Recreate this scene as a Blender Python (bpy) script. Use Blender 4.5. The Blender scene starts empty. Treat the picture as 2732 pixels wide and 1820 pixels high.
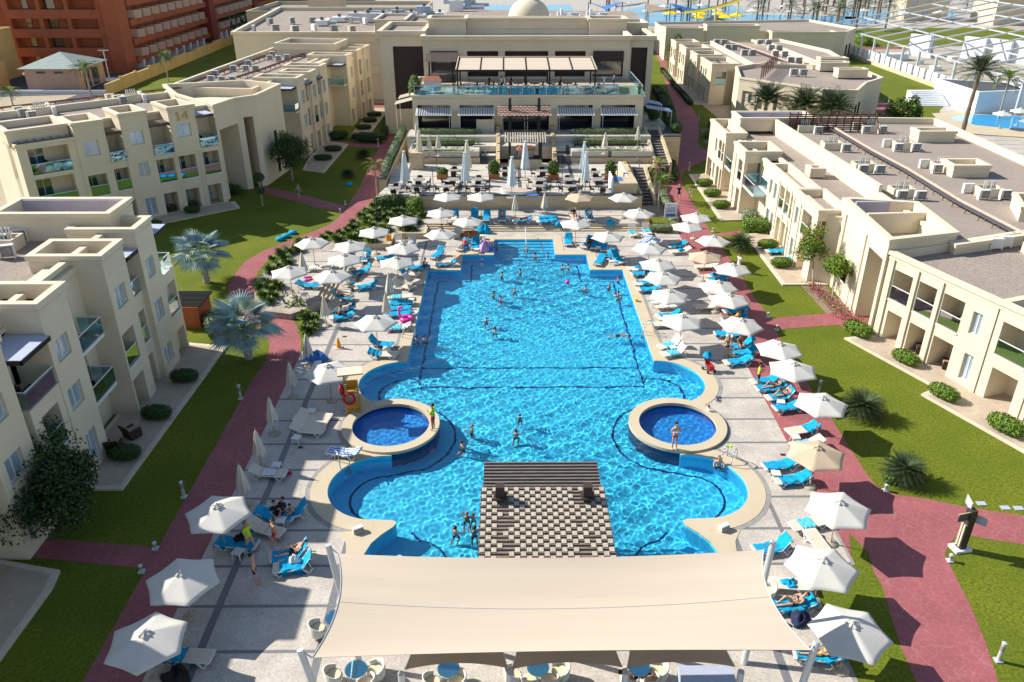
import bpy, math, random
import numpy as np
from mathutils import Vector, Matrix
from mathutils.geometry import tessellate_polygon
R = math.radians
sc = bpy.context.scene
# ------------------------------------------------------------------ camera
H, F, CX, CY = 26.0, 2125.0, 1366.0, 910.0          # metres above the deck; focal length and centre in photo pixels
PITCH = math.atan(1095 / F); YAW = math.atan(16 / F * math.cos(PITCH))
cam = bpy.data.objects.new('camera', bpy.data.cameras.new('camera')); sc.collection.objects.link(cam); sc.camera = cam
cam.location = (0, 0, H); cam.rotation_euler = (math.pi / 2 - PITCH, 0, -YAW)
cam.data.sensor_width = 36; cam.data.lens = 36 * F / 2732; cam.data.clip_end = 4000; cam.data.clip_start = .5
# ------------------------------------------------------------------ sky and sun
SUN = Vector((1.3, -.46, -1)).normalized()           # direction the light travels
world = bpy.data.worlds.new('World'); sc.world = world; world.use_nodes = True
nt = world.node_tree; sky = nt.nodes.new('ShaderNodeTexSky'); sky.sky_type = 'NISHITA'; sky.sun_disc = False
sky.sun_elevation = math.asin(-SUN.z); sky.sun_rotation = math.atan2(-SUN.x, -SUN.y); sky.dust_density = .6; sky.air_density = 1.1
nt.links.new(sky.outputs[0], nt.nodes['Background'].inputs[0]); nt.nodes['Background'].inputs[1].default_value = .095
sd = bpy.data.lights.new('sun', 'SUN'); sd.energy = 5.0; sd.angle = R(.5); sd.color = (1, .95, .86); sd.cycles.is_caustics_light = True
so = bpy.data.objects.new('sun', sd); sc.collection.objects.link(so); so.rotation_euler = SUN.to_track_quat('-Z', 'Y').to_euler()
sc.view_settings.view_transform = 'Standard'; sc.view_settings.look = 'None'; sc.view_settings.exposure = .55
sc.cycles.caustics_refractive = True; sc.cycles.caustics_reflective = False; sc.cycles.use_denoising = True
sc.cycles.max_bounces = 8; sc.cycles.transparent_max_bounces = 12; sc.cycles.sample_clamp_indirect = 6
# ------------------------------------------------------------------ where a ray through a point of the photo meets a level or an upright plane
_sp, _cp, _sy, _cy = math.sin(PITCH), math.cos(PITCH), math.sin(YAW), math.cos(YAW)
WIN = {'a':(0,0,.3189),'b':(600,0,.3189),'c':(1100,0,.3189),'d':(1700,0,.27424),'e':(2132,0,.27424),'f':(0,400,.3189),'g':(650,400,.27424),'h':(1150,300,.2933),'i':(1650,400,.27424),'j':(2132,400,.27424),'k':(0,850,.27424),'l':(600,800,.27424),'m':(1100,600,.3189),'n':(1650,800,.27424),'o':(2132,800,.27424),'p':(0,1220,.38272),'q':(550,1220,.38272),'r':(1150,1180,.408),'s':(1650,1220,.38257),'t':(2132,1220,.38265),'u':(950,500,.1913),'v':(650,560,.1913),'w':(1600,480,.1913),'x':(1650,740,.1913),'y':(1950,880,.1913),'z':(850,680,.1913),'A':(1000,350,.1913),'B':(1400,350,.1913),'C':(1880,280,.1913),'D':(2032,520,.3347),'E':(1780,100,.3347),'F':(400,180,.4464),'G':(720,100,.3347),'H':(0,700,.5025),'N':(0,0,1)}
def ray(w, x, y):
    o = WIN[w]; a = (o[0] + x * o[2] - CX) / F; b = (o[1] + y * o[2] - CY) / F
    return (a * _cy + _sy * _cp - b * _sy * _sp, -a * _sy + _cy * _cp - b * _cy * _sp, -_sp - b * _cp)
def G(w, x, y, z=0.0):
    d = ray(w, x, y); t = (z - H) / d[2]; return (d[0] * t, d[1] * t)
def GG(w, z, *pts): return [G(w, x, y, z) for x, y in pts]
def AT(w, x, y, Y):
    d = ray(w, x, y); t = Y / d[1]; return (d[0] * t, H + d[2] * t)
# ------------------------------------------------------------------ materials
MATS = {}
def new_mat(name):
    m = bpy.data.materials.new(name); m.use_nodes = True; MATS[name] = m
    return m, m.node_tree, m.node_tree.nodes['Principled BSDF']
def node(nt, t, **k):
    n = nt.nodes.new(t)
    for a, b in k.items():
        if a in n.inputs: n.inputs[a].default_value = b
        else: setattr(n, a, b)
    return n
def c4(c): return (c[0], c[1], c[2], 1)
def mat(name, col, rough=.7, var=.12, scale=2.0, bump=0.0, col2=None, spec=.3, detail=6, metal=0, bscale=None, stretch=None):
    m, nt, b = new_mat(name)
    tc = node(nt, 'ShaderNodeTexCoord'); mp = node(nt, 'ShaderNodeMapping')
    nt.links.new(tc.outputs['Object'], mp.inputs[0])
    if stretch: mp.inputs['Scale'].default_value = stretch
    n = node(nt, 'ShaderNodeTexNoise', Scale=scale, Detail=detail, Roughness=.65); nt.links.new(mp.outputs[0], n.inputs['Vector'])
    r = node(nt, 'ShaderNodeValToRGB'); nt.links.new(n.outputs[0], r.inputs[0])
    c2 = col2 or tuple(min(1, x * (1 + var)) for x in col); c1 = tuple(x * (1 - var) for x in col) if not col2 else col
    r.color_ramp.elements[0].color = c4(c1); r.color_ramp.elements[1].color = c4(c2)
    r.color_ramp.elements[0].position = .32; r.color_ramp.elements[1].position = .68
    nt.links.new(r.outputs[0], b.inputs['Base Color']); b.inputs['Roughness'].default_value = rough
    b.inputs['Specular IOR Level'].default_value = spec; b.inputs['Metallic'].default_value = metal
    if bump:
        n2 = node(nt, 'ShaderNodeTexNoise', Scale=bscale or scale * 6, Detail=3.0); nt.links.new(mp.outputs[0], n2.inputs['Vector'])
        bp = node(nt, 'ShaderNodeBump', Strength=bump, Distance=.05); nt.links.new(n2.outputs[0], bp.inputs['Height']); nt.links.new(bp.outputs[0], b.inputs['Normal'])
    return m
def two_scale(name, c1, c2, c3, s1, s2, rough=.85, bump=.3, thresh=.5, spec=.2):
    """large patches between c1 and c2, fine specks of c3"""
    m, nt, b = new_mat(name)
    tc = node(nt, 'ShaderNodeTexCoord')
    a = node(nt, 'ShaderNodeTexNoise', Scale=s1, Detail=5.0, Roughness=.6); f = node(nt, 'ShaderNodeTexNoise', Scale=s2, Detail=3.0, Roughness=.7)
    for n in (a, f): nt.links.new(tc.outputs['Object'], n.inputs['Vector'])
    r = node(nt, 'ShaderNodeValToRGB'); nt.links.new(a.outputs[0], r.inputs[0])
    r.color_ramp.elements[0].color = c4(c1); r.color_ramp.elements[1].color = c4(c2); r.color_ramp.elements[0].position = .35; r.color_ramp.elements[1].position = .66
    r2 = node(nt, 'ShaderNodeValToRGB'); nt.links.new(f.outputs[0], r2.inputs[0]); r2.color_ramp.elements[0].position = thresh - .08; r2.color_ramp.elements[1].position = thresh + .12
    mx = node(nt, 'ShaderNodeMix', data_type='RGBA'); nt.links.new(r2.outputs[0], mx.inputs[0]); nt.links.new(r.outputs[0], mx.inputs[6]); mx.inputs[7].default_value = c4(c3)
    nt.links.new(mx.outputs[2], b.inputs['Base Color']); b.inputs['Roughness'].default_value = rough; b.inputs['Specular IOR Level'].default_value = spec
    bp = node(nt, 'ShaderNodeBump', Strength=bump, Distance=.06); nt.links.new(f.outputs[0], bp.inputs['Height']); nt.links.new(bp.outputs[0], b.inputs['Normal'])
    return m
mat('stucco', (.70, .61, .46), .85, .05, .35, .12, bscale=30)
mat('stucco_far', (.62, .53, .38), .85, .06, .3, .1, bscale=20)
mat('coping', (.56, .47, .33), .75, .05, .6, .05)
two_scale('roof_gravel', (.35, .295, .25), (.42, .355, .30), (.25, .205, .175), .25, 9, .95, .5)
two_scale('lawn', (.11, .15, .010), (.185, .20, .015), (.078, .112, .008), .22, 7, .95, .5)
two_scale('ground_sand', (.42, .35, .25), (.5, .42, .31), (.36, .3, .21), .05, 2, .95, .3)
two_scale('soil', (.16, .10, .07), (.26, .19, .13), (.34, .27, .2), .8, 9, .95, .6)
two_scale('gravel_bed', (.42, .36, .29), (.62, .56, .48), (.25, .2, .15), 1.2, 10, .95, .6)
two_scale('patio_stone', (.40, .33, .26), (.56, .47, .36), (.46, .37, .27), .9, 3.5, .7, .1, spec=.35)
mat('patio_edge', (.62, .55, .43), .7, .1, 2)
mat('white_paint', (.70, .70, .68), .45, .03, 3)
mat('white_plastic', (.70, .70, .68), .35, .03, 3, spec=.5)
mat('canvas', (.62, .595, .54), .85, .03, 1.2, .1, bscale=8)
mat('canvas_tan', (.56, .43, .30), .85, .04, 1.2, .1, bscale=8)
mat('canvas_closed', (.60, .555, .46), .85, .08, 3, .1)
mat('canvas_big', (.60, .68, .70), .8, .05, 2, .1)
mat('canvas_cream', (.78, .71, .54), .8, .05, 2, .1)
mat('wood', (.48, .27, .10), .5, .2, 8, stretch=(1, 1, .2))
mat('teak_yellow', (.52, .29, .05), .5, .2, 6)
mat('dark_wood', (.055, .04, .035), .6, .3, 5, stretch=(.3, 3, 3))
mat('dark_wood_roof', (.21, .165, .14), .7, .3, 5, stretch=(.3, 3, 3))
mat('white_wood', (.47, .41, .33), .75, .22, 3, stretch=(3, .3, 1))
mat('sling', (.68, .58, .46), .8, .05, 4)
mat('towel_blue', (.004, .34, .60), .95, .12, 5, .5, bscale=18)
mat('towel_light', (.10, .52, .70), .95, .12, 5, .5, bscale=18)
mat('towel_white', (.75, .78, .82), .95, .08, 5, .5, bscale=18)
mat('base_stone', (.42, .38, .30), .9, .2, 8, .3)
mat('metal', (.55, .56, .57), .3, .05, 3, metal=.9)
mat('metal_white', (.62, .64, .66), .4, .05, 3, metal=.3)
mat('ac_white', (.70, .69, .65), .5, .06, 4)
mat('ac_grille', (.20, .20, .20), .6, .2, 20)
mat('rust', (.16, .07, .045), .8, .3, 6)
mat('pipe_pink', (.55, .38, .30), .8, .2, 4)
mat('dark_stone', (.07, .075, .085), .6, .2, 3)
mat('charcoal', (.025, .024, .025), .6, .2, 6)
mat('wicker', (.05, .03, .022), .7, .3, 25, .3)
mat('wicker_white', (.70, .68, .60), .6, .1, 30, .3)
mat('cushion', (.42, .27, .19), .9, .1, 5)
mat('white_wall', (.78, .80, .82), .8, .03, 1)
mat('brick_red', (.36, .105, .05), .85, .12, .6, .1)
mat('brick_dark', (.24, .05, .035), .85, .12, .6, .1)
mat('wall_pink', (.50, .33, .26), .85, .06, .6)
mat('wall_tan', (.52, .33, .17), .85, .06, .6)
mat('wall_yellow', (.62, .42, .16), .85, .08, .6)
mat('asphalt', (.085, .085, .10), .95, .2, .5, .2)
mat('roof_teal', (.28, .34, .32), .7, .12, 1.5, .3)
mat('skin', (.58, .33, .22), .55, .06, 6)
mat('skin_dark', (.36, .19, .12), .55, .06, 6)
mat('hair_dark', (.03, .02, .015), .6, .2, 20)
mat('hair_light', (.30, .20, .10), .6, .2, 20)
mat('orange', (.85, .33, .01), .5, .05, 3)
mat('yellow', (.85, .60, .02), .6, .05, 3)
mat('red', (.55, .02, .03), .5, .1, 5)
mat('pink', (.85, .04, .35), .25, .05, 3, spec=.6)
mat('lilac', (.62, .35, .62), .6, .05, 3)
mat('neon_green', (.50, .75, .03), .6, .05, 3)
mat('navy', (.02, .03, .08), .8, .1, 3)
mat('cloth_white', (.80, .80, .80), .8, .05, 3)
mat('cloth_cream', (.70, .60, .42), .8, .05, 3)
mat('cloth_black', (.015, .015, .018), .8, .05, 3)
mat('cloth_blue', (.05, .20, .55), .8, .05, 3)
mat('bark', (.22, .16, .11), .95, .3, 6, .6, stretch=(1, 1, .25))
mat('bark_pale', (.42, .36, .30), .9, .2, 6, .4, stretch=(1, 1, .25))
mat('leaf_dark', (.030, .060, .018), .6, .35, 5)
mat('leaf_mid', (.060, .115, .020), .6, .35, 5)
mat('leaf_bright', (.17, .27, .02), .6, .3, 5)
mat('leaf_olive', (.15, .18, .05), .65, .3, 5)
mat('leaf_silver', (.26, .33, .25), .75, .25, 5)
mat('leaf_blue', (.30, .42, .41), .5, .25, 2)
mat('frond', (.075, .105, .05), .6, .35, 1.5)
mat('frond_dry', (.38, .22, .12), .8, .3, 2)
mat('cycad', (.045, .075, .022), .45, .3, 2)
mat('flower_pink', (.65, .04, .22), .7, .3, 5)
mat('flower_red', (.60, .10, .02), .7, .3, 5)
mat('terracotta', (.42, .15, .06), .8, .15, 4)
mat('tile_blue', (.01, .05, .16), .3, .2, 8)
mat('tile_red', (.36, .14, .09), .8, .1, 4)
mat('stair_dark', (.09, .09, .10), .7, .15, 3)
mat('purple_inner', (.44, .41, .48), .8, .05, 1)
mat('gold', (.55, .36, .12), .4, .1, 3, metal=.5)
mat('awning_blue', (.42, .46, .58), .7, .06, 3)
mat('retain_stone', (.56, .46, .31), .8, .14, 1.2, .15, stretch=(.5, 1, 2))
mat('sail', (.60, .50, .385), .8, .05, .35, .15, bscale=6, stretch=(.1, 3, 3))
mat('slide_yellow', (.75, .68, .25), .4, .05, 3)
mat('stone_grey', (.30, .29, .27), .85, .2, 2)
mat('plant_trough', (.10, .10, .10), .8, .2, 2)
mat('hvac_blue', (.40, .50, .62), .5, .1, 2)
mat('screen_brown', (.13, .075, .06), .8, .2, 4)
def glassy(name, tint, gloss, gcol=(.9, .95, 1)):
    m, nt, b = new_mat(name); nt.nodes.remove(b); o = nt.nodes['Material Output']
    t = node(nt, 'ShaderNodeBsdfTransparent', Color=c4(tint)); g = node(nt, 'ShaderNodeBsdfGlossy', Color=c4(gcol), Roughness=.02)
    lw = node(nt, 'ShaderNodeLayerWeight', Blend=.35); ma = node(nt, 'ShaderNodeMath', operation='MULTIPLY_ADD'); nt.links.new(lw.outputs['Fresnel'], ma.inputs[0]); ma.inputs[1].default_value = .6; ma.inputs[2].default_value = gloss; ma.use_clamp = True
    x = node(nt, 'ShaderNodeMixShader'); nt.links.new(ma.outputs[0], x.inputs[0]); nt.links.new(t.outputs[0], x.inputs[1]); nt.links.new(g.outputs[0], x.inputs[2]); nt.links.new(x.outputs[0], o.inputs[0])
glassy('glass_rail', (.62, .86, .92), .12, (.75, .92, 1))
glassy('glass_rail_mirror', (.12, .50, .66), .3, (.6, .9, 1))
def pane(name, col, rough=.05):
    m, nt, b = new_mat(name); b.inputs['Base Color'].default_value = c4(col); b.inputs['Roughness'].default_value = rough; b.inputs['Specular IOR Level'].default_value = 1.0; b.inputs['IOR'].default_value = 1.9
pane('pane_dark', (.035, .055, .075)); pane('pane_curtain', (.30, .40, .50), .12); pane('pane_black', (.012, .012, .015), .1)
# dark brick-like screens of the restaurant
m, nt, b = new_mat('lattice'); tc = node(nt, 'ShaderNodeTexCoord'); mp = node(nt, 'ShaderNodeMapping'); mp.inputs['Rotation'].default_value = (R(90), 0, 0)
nt.links.new(tc.outputs['Object'], mp.inputs[0]); br = node(nt, 'ShaderNodeTexBrick', Scale=2.2); br.inputs['Color1'].default_value = (.10, .055, .05, 1); br.inputs['Color2'].default_value = (.075, .045, .045, 1); br.inputs['Mortar'].default_value = (.02, .012, .015, 1); br.inputs['Mortar Size'].default_value = .06
nt.links.new(mp.outputs[0], br.inputs['Vector']); nt.links.new(br.outputs[0], b.inputs['Base Color']); b.inputs['Roughness'].default_value = .8
# stamped red concrete path
m, nt, b = new_mat('red_path'); tc = node(nt, 'ShaderNodeTexCoord')
v = node(nt, 'ShaderNodeTexVoronoi', Scale=2.6, feature='DISTANCE_TO_EDGE'); n = node(nt, 'ShaderNodeTexNoise', Scale=.35, Detail=6.0, Roughness=.65); nz = node(nt, 'ShaderNodeTexNoise', Scale=3.0, Detail=2.0)
ad = node(nt, 'ShaderNodeMix', data_type='RGBA', blend_type='LINEAR_LIGHT'); ad.inputs[0].default_value = .12; nt.links.new(tc.outputs['Object'], ad.inputs[6]); nt.links.new(nz.outputs['Color'], ad.inputs[7]); nt.links.new(tc.outputs['Object'], nz.inputs['Vector'])
nt.links.new(ad.outputs[2], v.inputs['Vector']); nt.links.new(tc.outputs['Object'], n.inputs['Vector'])
r = node(nt, 'ShaderNodeValToRGB'); nt.links.new(n.outputs[0], r.inputs[0]); r.color_ramp.elements[0].position = .3; r.color_ramp.elements[1].position = .7; r.color_ramp.elements[0].color = (.26, .082, .088, 1); r.color_ramp.elements[1].color = (.38, .115, .122, 1)
r2 = node(nt, 'ShaderNodeValToRGB'); nt.links.new(v.outputs[0], r2.inputs[0]); r2.color_ramp.elements[0].position = .02; r2.color_ramp.elements[1].position = .05; r2.color_ramp.elements[0].color = (.30,)*3 + (1,); r2.color_ramp.elements[1].color = (0, 0, 0, 1)
mx = node(nt, 'ShaderNodeMix', data_type='RGBA'); nt.links.new(r2.outputs[0], mx.inputs[0]); nt.links.new(r.outputs[0], mx.inputs[6]); mx.inputs[7].default_value = (.45, .24, .23, 1)
nt.links.new(mx.outputs[2], b.inputs['Base Color']); b.inputs['Roughness'].default_value = .7; b.inputs['Specular IOR Level'].default_value = .3
# deck paving: pale stone panels divided by dark granite bands every 2.447 m
def deck_mat(name, base1, base2, rows=True, ox=23.0, band=.17, vlines=(), grey=(.20, .20, .21), pitch=2.447, pat=True):
    m, nt, b = new_mat(name); tc = node(nt, 'ShaderNodeTexCoord')
    a = node(nt, 'ShaderNodeTexNoise', Scale=.6, Detail=8.0, Roughness=.7); f = node(nt, 'ShaderNodeTexNoise', Scale=9.0, Detail=4.0, Roughness=.7)
    for n in (a, f): nt.links.new(tc.outputs['Object'], n.inputs['Vector'])
    r = node(nt, 'ShaderNodeValToRGB'); nt.links.new(a.outputs[0], r.inputs[0]); r.color_ramp.elements[0].color = c4(base1); r.color_ramp.elements[1].color = c4(base2); r.color_ramp.elements[0].position = .36; r.color_ramp.elements[1].position = .62
    r3 = node(nt, 'ShaderNodeValToRGB'); nt.links.new(f.outputs[0], r3.inputs[0]); r3.color_ramp.elements[0].color = (.78,)*3 + (1,); r3.color_ramp.elements[1].color = (1.05,)*3 + (1,); r3.color_ramp.elements[0].position = .35; r3.color_ramp.elements[1].position = .6
    mu = node(nt, 'ShaderNodeMix', data_type='RGBA', blend_type='MULTIPLY'); mu.inputs[0].default_value = 1; nt.links.new(r.outputs[0], mu.inputs[6]); nt.links.new(r3.outputs[0], mu.inputs[7])
    sx = node(nt, 'ShaderNodeSeparateXYZ'); nt.links.new(tc.outputs['Object'], sx.inputs[0])
    def M(op, i, j, clamp=False):
        q = node(nt, 'ShaderNodeMath', operation=op); q.use_clamp = clamp
        for k, s in enumerate((i, j)):
            if isinstance(s, (int, float)): q.inputs[k].default_value = s
            else: nt.links.new(s, q.inputs[k])
        return q.outputs[0]
    fac = None
    if rows:
        u = M('FLOORED_MODULO', M('SUBTRACT', sx.outputs[1], ox - band / 2), pitch); fac = M('LESS_THAN', u, band)
    for vx, y0, y1, wd in vlines:
        d = M('LESS_THAN', M('ABSOLUTE', M('SUBTRACT', sx.outputs[0], vx), 0), wd / 2)
        d = M('MULTIPLY', d, M('MULTIPLY', M('GREATER_THAN', sx.outputs[1], y0), M('LESS_THAN', sx.outputs[1], y1)))
        fac = d if fac is None else M('MAXIMUM', fac, d)
    out = mu.outputs[2]
    if fac is not None:
        g = node(nt, 'ShaderNodeMix', data_type='RGBA', blend_type='MULTIPLY'); g.inputs[0].default_value = 1; g.inputs[6].default_value = c4(grey); nt.links.new(r3.outputs[0], g.inputs[7])
        mx = node(nt, 'ShaderNodeMix', data_type='RGBA'); nt.links.new(fac, mx.inputs[0]); nt.links.new(out, mx.inputs[6]); nt.links.new(g.outputs[2], mx.inputs[7]); out = mx.outputs[2]
    nt.links.new(out, b.inputs['Base Color']); b.inputs['Roughness'].default_value = .6; b.inputs['Specular IOR Level'].default_value = .35
    bp = node(nt, 'ShaderNodeBump', Strength=.15, Distance=.03); nt.links.new(f.outputs[0], bp.inputs['Height']); nt.links.new(bp.outputs[0], b.inputs['Normal'])
deck_mat('deck', (.45, .40, .35), (.60, .545, .475), vlines=((-12.5, 15, 78, .34), (-7.65, 10, 30.2, .34), (10.9, 10, 30.4, .34), (13.36, 25, 32.3, .22), (-10.0, 64, 73, .3), (-7.55, 63.7, 71, .2)))
deck_mat('terrace_paving', (.56, .52, .44), (.66, .61, .52), ox=84.0, band=.14, pitch=2.6, grey=(.12, .12, .125), vlines=tuple((x, 70, 95, .4) for x in (-11, -4.9, 1.4, 7.2, 12)))
# pool shell: blue mosaic with dark guide lines a metre inside the walls
def water_mat():
    m, nt, b = new_mat('water'); nt.nodes.remove(b)
    g = node(nt, 'ShaderNodeBsdfGlass', IOR=1.33, Roughness=0.0); nt.links.new(g.outputs[0], nt.nodes['Material Output'].inputs[0])
water_mat()
def mosaic(name, c1, c2, s):
    m, nt, b = new_mat(name); tc = node(nt, 'ShaderNodeTexCoord'); v = node(nt, 'ShaderNodeTexVoronoi', Scale=s, distance='CHEBYCHEV'); v.inputs['Randomness'].default_value = .2
    nt.links.new(tc.outputs['Object'], v.inputs['Vector']); mx = node(nt, 'ShaderNodeMix', data_type='RGBA'); mx.inputs[6].default_value = c4(c1); mx.inputs[7].default_value = c4(c2)
    sp = node(nt, 'ShaderNodeSeparateColor'); nt.links.new(v.outputs['Color'], sp.inputs[0]); nt.links.new(sp.outputs[0], mx.inputs[0]); nt.links.new(mx.outputs[2], b.inputs['Base Color']); b.inputs['Roughness'].default_value = .5
mosaic('pool_tile', (.03, .60, .99), (.05, .68, 1.0), 14)
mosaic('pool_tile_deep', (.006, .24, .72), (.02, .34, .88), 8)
mat('pool_line', (.004, .05, .22), .5, .2, 8)
# ------------------------------------------------------------------ mesh building
def setp(o, label=None, cat=None, group=None, kind=None):
    if label: o['label'] = label
    if cat: o['category'] = cat
    if group: o['group'] = group
    if kind: o['kind'] = kind
    return o
def thing(name, label, cat, loc=(0, 0, 0), rz=0, group=None):
    o = bpy.data.objects.new(name, None); sc.collection.objects.link(o); o.location = loc; o.rotation_euler = (0, 0, rz); o.empty_display_size = .2
    return setp(o, label, cat, group)
class MB:
    def __init__(s): s.v = []; s.f = []; s.m = []; s.mats = []
    def mi(s, name):
        if name not in s.mats: s.mats.append(name)
        return s.mats.index(name)
    def add(s, vs, fs, m=None):
        k = len(s.v); s.v += [tuple(p) for p in vs]; s.f += [tuple(i + k for i in f) for f in fs]; s.m += [s.mi(m) if m else 0] * len(fs); return s
    def box(s, x0, x1, y0, y1, z0, z1, m=None):
        return s.add([(x0,y0,z0),(x1,y0,z0),(x1,y1,z0),(x0,y1,z0),(x0,y0,z1),(x1,y0,z1),(x1,y1,z1),(x0,y1,z1)], [(3,2,1,0),(4,5,6,7),(0,1,5,4),(1,2,6,5),(2,3,7,6),(3,0,4,7)], m)
    def bar(s, a, b, w, h=None, m=None):
        """a rectangular bar from a to b"""
        a = Vector(a); b = Vector(b); d = (b - a).normalized(); h = h or w
        up = Vector((0, 0, 1)) if abs(d.z) < .95 else Vector((0, 1, 0)); r = d.cross(up).normalized() * w / 2; u = r.cross(d).normalized() * h / 2
        return s.add([a-r-u, a+r-u, a+r+u, a-r+u, b-r-u, b+r-u, b+r+u, b-r+u], [(3,2,1,0),(4,5,6,7),(0,1,5,4),(1,2,6,5),(2,3,7,6),(3,0,4,7)], m)
    def tube(s, a, b, r0, r1=None, n=8, m=None):
        a = Vector(a); b = Vector(b); r1 = r0 if r1 is None else r1; d = (b - a).normalized()
        up = Vector((0, 0, 1)) if abs(d.z) < .95 else Vector((0, 1, 0)); x = d.cross(up).normalized(); y = x.cross(d).normalized(); vs = []
        for p, r in ((a, r0), (b, r1)):
            for i in range(n):
                t = 2 * math.pi * i / n; vs.append(p + x * math.cos(t) * r + y * math.sin(t) * r)
        return s.add(vs, [(i, (i+1) % n, n + (i+1) % n, n + i) for i in range(n)] + [tuple(range(n))[::-1], tuple(range(n, 2*n))], m)
    def path(s, pts, r, n=6, m=None):
        for a, b in zip(pts, pts[1:]): s.tube(a, b, r, r, n, m)
        return s
    def lathe(s, prof, n=16, c=(0, 0, 0), m=None, cap=True):
        vs = []; fs = []; k = len(prof)
        for r, z in prof:
            for i in range(n):
                t = 2 * math.pi * i / n; vs.append((c[0] + r * math.cos(t), c[1] + r * math.sin(t), c[2] + z))
        for j in range(k - 1):
            for i in range(n): fs.append((j*n+i, j*n+(i+1) % n, (j+1)*n+(i+1) % n, (j+1)*n+i))
        if cap: fs += [tuple(range(n))[::-1], tuple(range((k-1)*n, k*n))]
        return s.add(vs, fs, m)
    def prism(s, poly, z0, z1, m=None, holes=(), top_only=False):
        loops = [[Vector((p[0], p[1], 0)) for p in l] for l in [list(poly)] + list(holes)]
        tris = tessellate_polygon(loops); flat = [p for l in loops for p in l]; n = len(flat)
        vs = [(p.x, p.y, z1) for p in flat]; fs = []
        for t in tris:
            a, b, c = (flat[i] for i in t); t = tuple(t) if (b - a).cross(c - a).z > 0 else (t[0], t[2], t[1]); fs.append(t)
        if not top_only:
            vs += [(p.x, p.y, z0) for p in flat]; fs += [tuple(n + i for i in t[::-1]) for t in list(fs)]
            k = 0
            for li, l in enumerate(loops):
                q = len(l); ar = sum(l[i].x * l[(i+1) % q].y - l[(i+1) % q].x * l[i].y for i in range(q))
                flip = (ar > 0) != (li == 0)
                for i in range(q):
                    a, b = k + i, k + (i + 1) % q
                    if flip: a, b = b, a
                    fs.append((a + n, b + n, b, a))
                k += q
        return s.add(vs, fs, m)
    def sheet(s, poly, z, m=None, holes=()): return s.prism(poly, 0, z, m, holes, True)
    def xf(s, M, start=0):
        for i in range(start, len(s.v)): s.v[i] = tuple(M @ Vector(s.v[i]))
        return s
    def build(s, name, mats=None, parent=None, smooth=False):
        me = bpy.data.meshes.new(name); me.from_pydata(s.v, [], s.f)
        if mats: me.materials.append(MATS[mats])
        else:
            for k in s.mats: me.materials.append(MATS[k])
            me.polygons.foreach_set('material_index', s.m)
        if smooth: me.shade_smooth()
        o = bpy.data.objects.new(name, me); sc.collection.objects.link(o)
        if parent: o.parent = parent
        return o
def struct(o, kind='structure'): o['kind'] = kind; return o
def dup(root, loc=None, rz=None, label=None, group=None, scale=None):
    r = root.copy(); sc.collection.objects.link(r)
    for ch in root.children:
        c = ch.copy(); sc.collection.objects.link(c); c.parent = r
        for g in ch.children:
            d = g.copy(); sc.collection.objects.link(d); d.parent = c
    if loc is not None: r.location = loc
    if rz is not None: r.rotation_euler = (0, 0, rz)
    if scale: r.scale = scale if hasattr(scale, '__len__') else (scale,) * 3
    if label: r['label'] = label
    if group: r['group'] = group
    return r
class Proto:
    """build once, then hand out: the first placing moves the original, the others are copies"""
    def __init__(s, root): s.root = root; s.used = False
    def put(s, loc, rz=0, label=None, group=None, scale=None):
        if s.used: return dup(s.root, loc, rz, label, group, scale)
        s.used = True; r = s.root; r.location = loc; r.rotation_euler = (0, 0, rz)
        if scale: r.scale = scale if hasattr(scale, '__len__') else (scale,) * 3
        setp(r, label, None, group); s.root = r; return r
def arc(cx, cy, r, a0, a1, n): return [(cx + r * math.cos(R(a0 + (a1 - a0) * i / n)), cy + r * math.sin(R(a0 + (a1 - a0) * i / n))) for i in range(n + 1)]
def rect(x0, x1, y0, y1): return [(x0, y0), (x1, y0), (x1, y1), (x0, y1)]
ORD = ['', 'first', 'second', 'third', 'fourth', 'fifth', 'sixth', 'seventh', 'eighth', 'ninth', 'tenth', 'eleventh', 'twelfth', 'thirteenth', 'fourteenth', 'fifteenth', 'sixteenth', 'seventeenth', 'eighteenth', 'nineteenth', 'twentieth']
# ------------------------------------------------------------------ the pool
XC = 1.58; FLOOR = -1.45; WL = -.13
half = [(2.76, 71.35), (2.76, 67.33), (5.57, 67.33), (5.57, 63.72), (8.37, 63.72), (8.37, 47.4)] + arc(8.37, 44.6, 2.8, 88, -66, 26)
half += arc(8.45, 39.5, 2.8, 67, 262, 40) + arc(8.3, 33.8, 2.7, 95, -90, 34) + [(7.75, 31.08), (7.3, 31.05), (7.13, 30.95), (7.08, 30.8), (7.2, 30.55), (7.7, 30.0), (8.1, 29.4), (8.33, 28.6)] + arc(5.2, 28.0, 3.17, 0, -90, 14)
outline = [(XC + x, y) for x, y in half] + [(XC - x, y) for x, y in half[::-1]]
circles = [(XC + s * 8.45, 39.5) for s in (-1, 1)]
circ_in = [arc(cx, cy, 2.25, 0, 360, 56)[:-1] for cx, cy in circles]
def inside(poly, X, Y):
    r = np.zeros(X.shape, bool); n = len(poly)
    for i in range(n):
        x0, y0 = poly[i]; x1, y1 = poly[(i + 1) % n]
        if y0 == y1: continue
        c = ((y0 > Y) != (y1 > Y)) & (X < (x1 - x0) * (Y - y0) / (y1 - y0) + x0); r ^= c
    return r
WAMP = .0033; rng = random.Random(5); WV = []
for k in range(34):
    a = rng.uniform(0, 2 * math.pi); l = rng.choice([.27, .32, .38, .46, .56, .72, 1.0, 1.7]); WV.append((math.cos(a) * 2 * math.pi / l, math.sin(a) * 2 * math.pi / l, rng.uniform(0, 6.28), WAMP * l ** 1.5))
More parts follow.
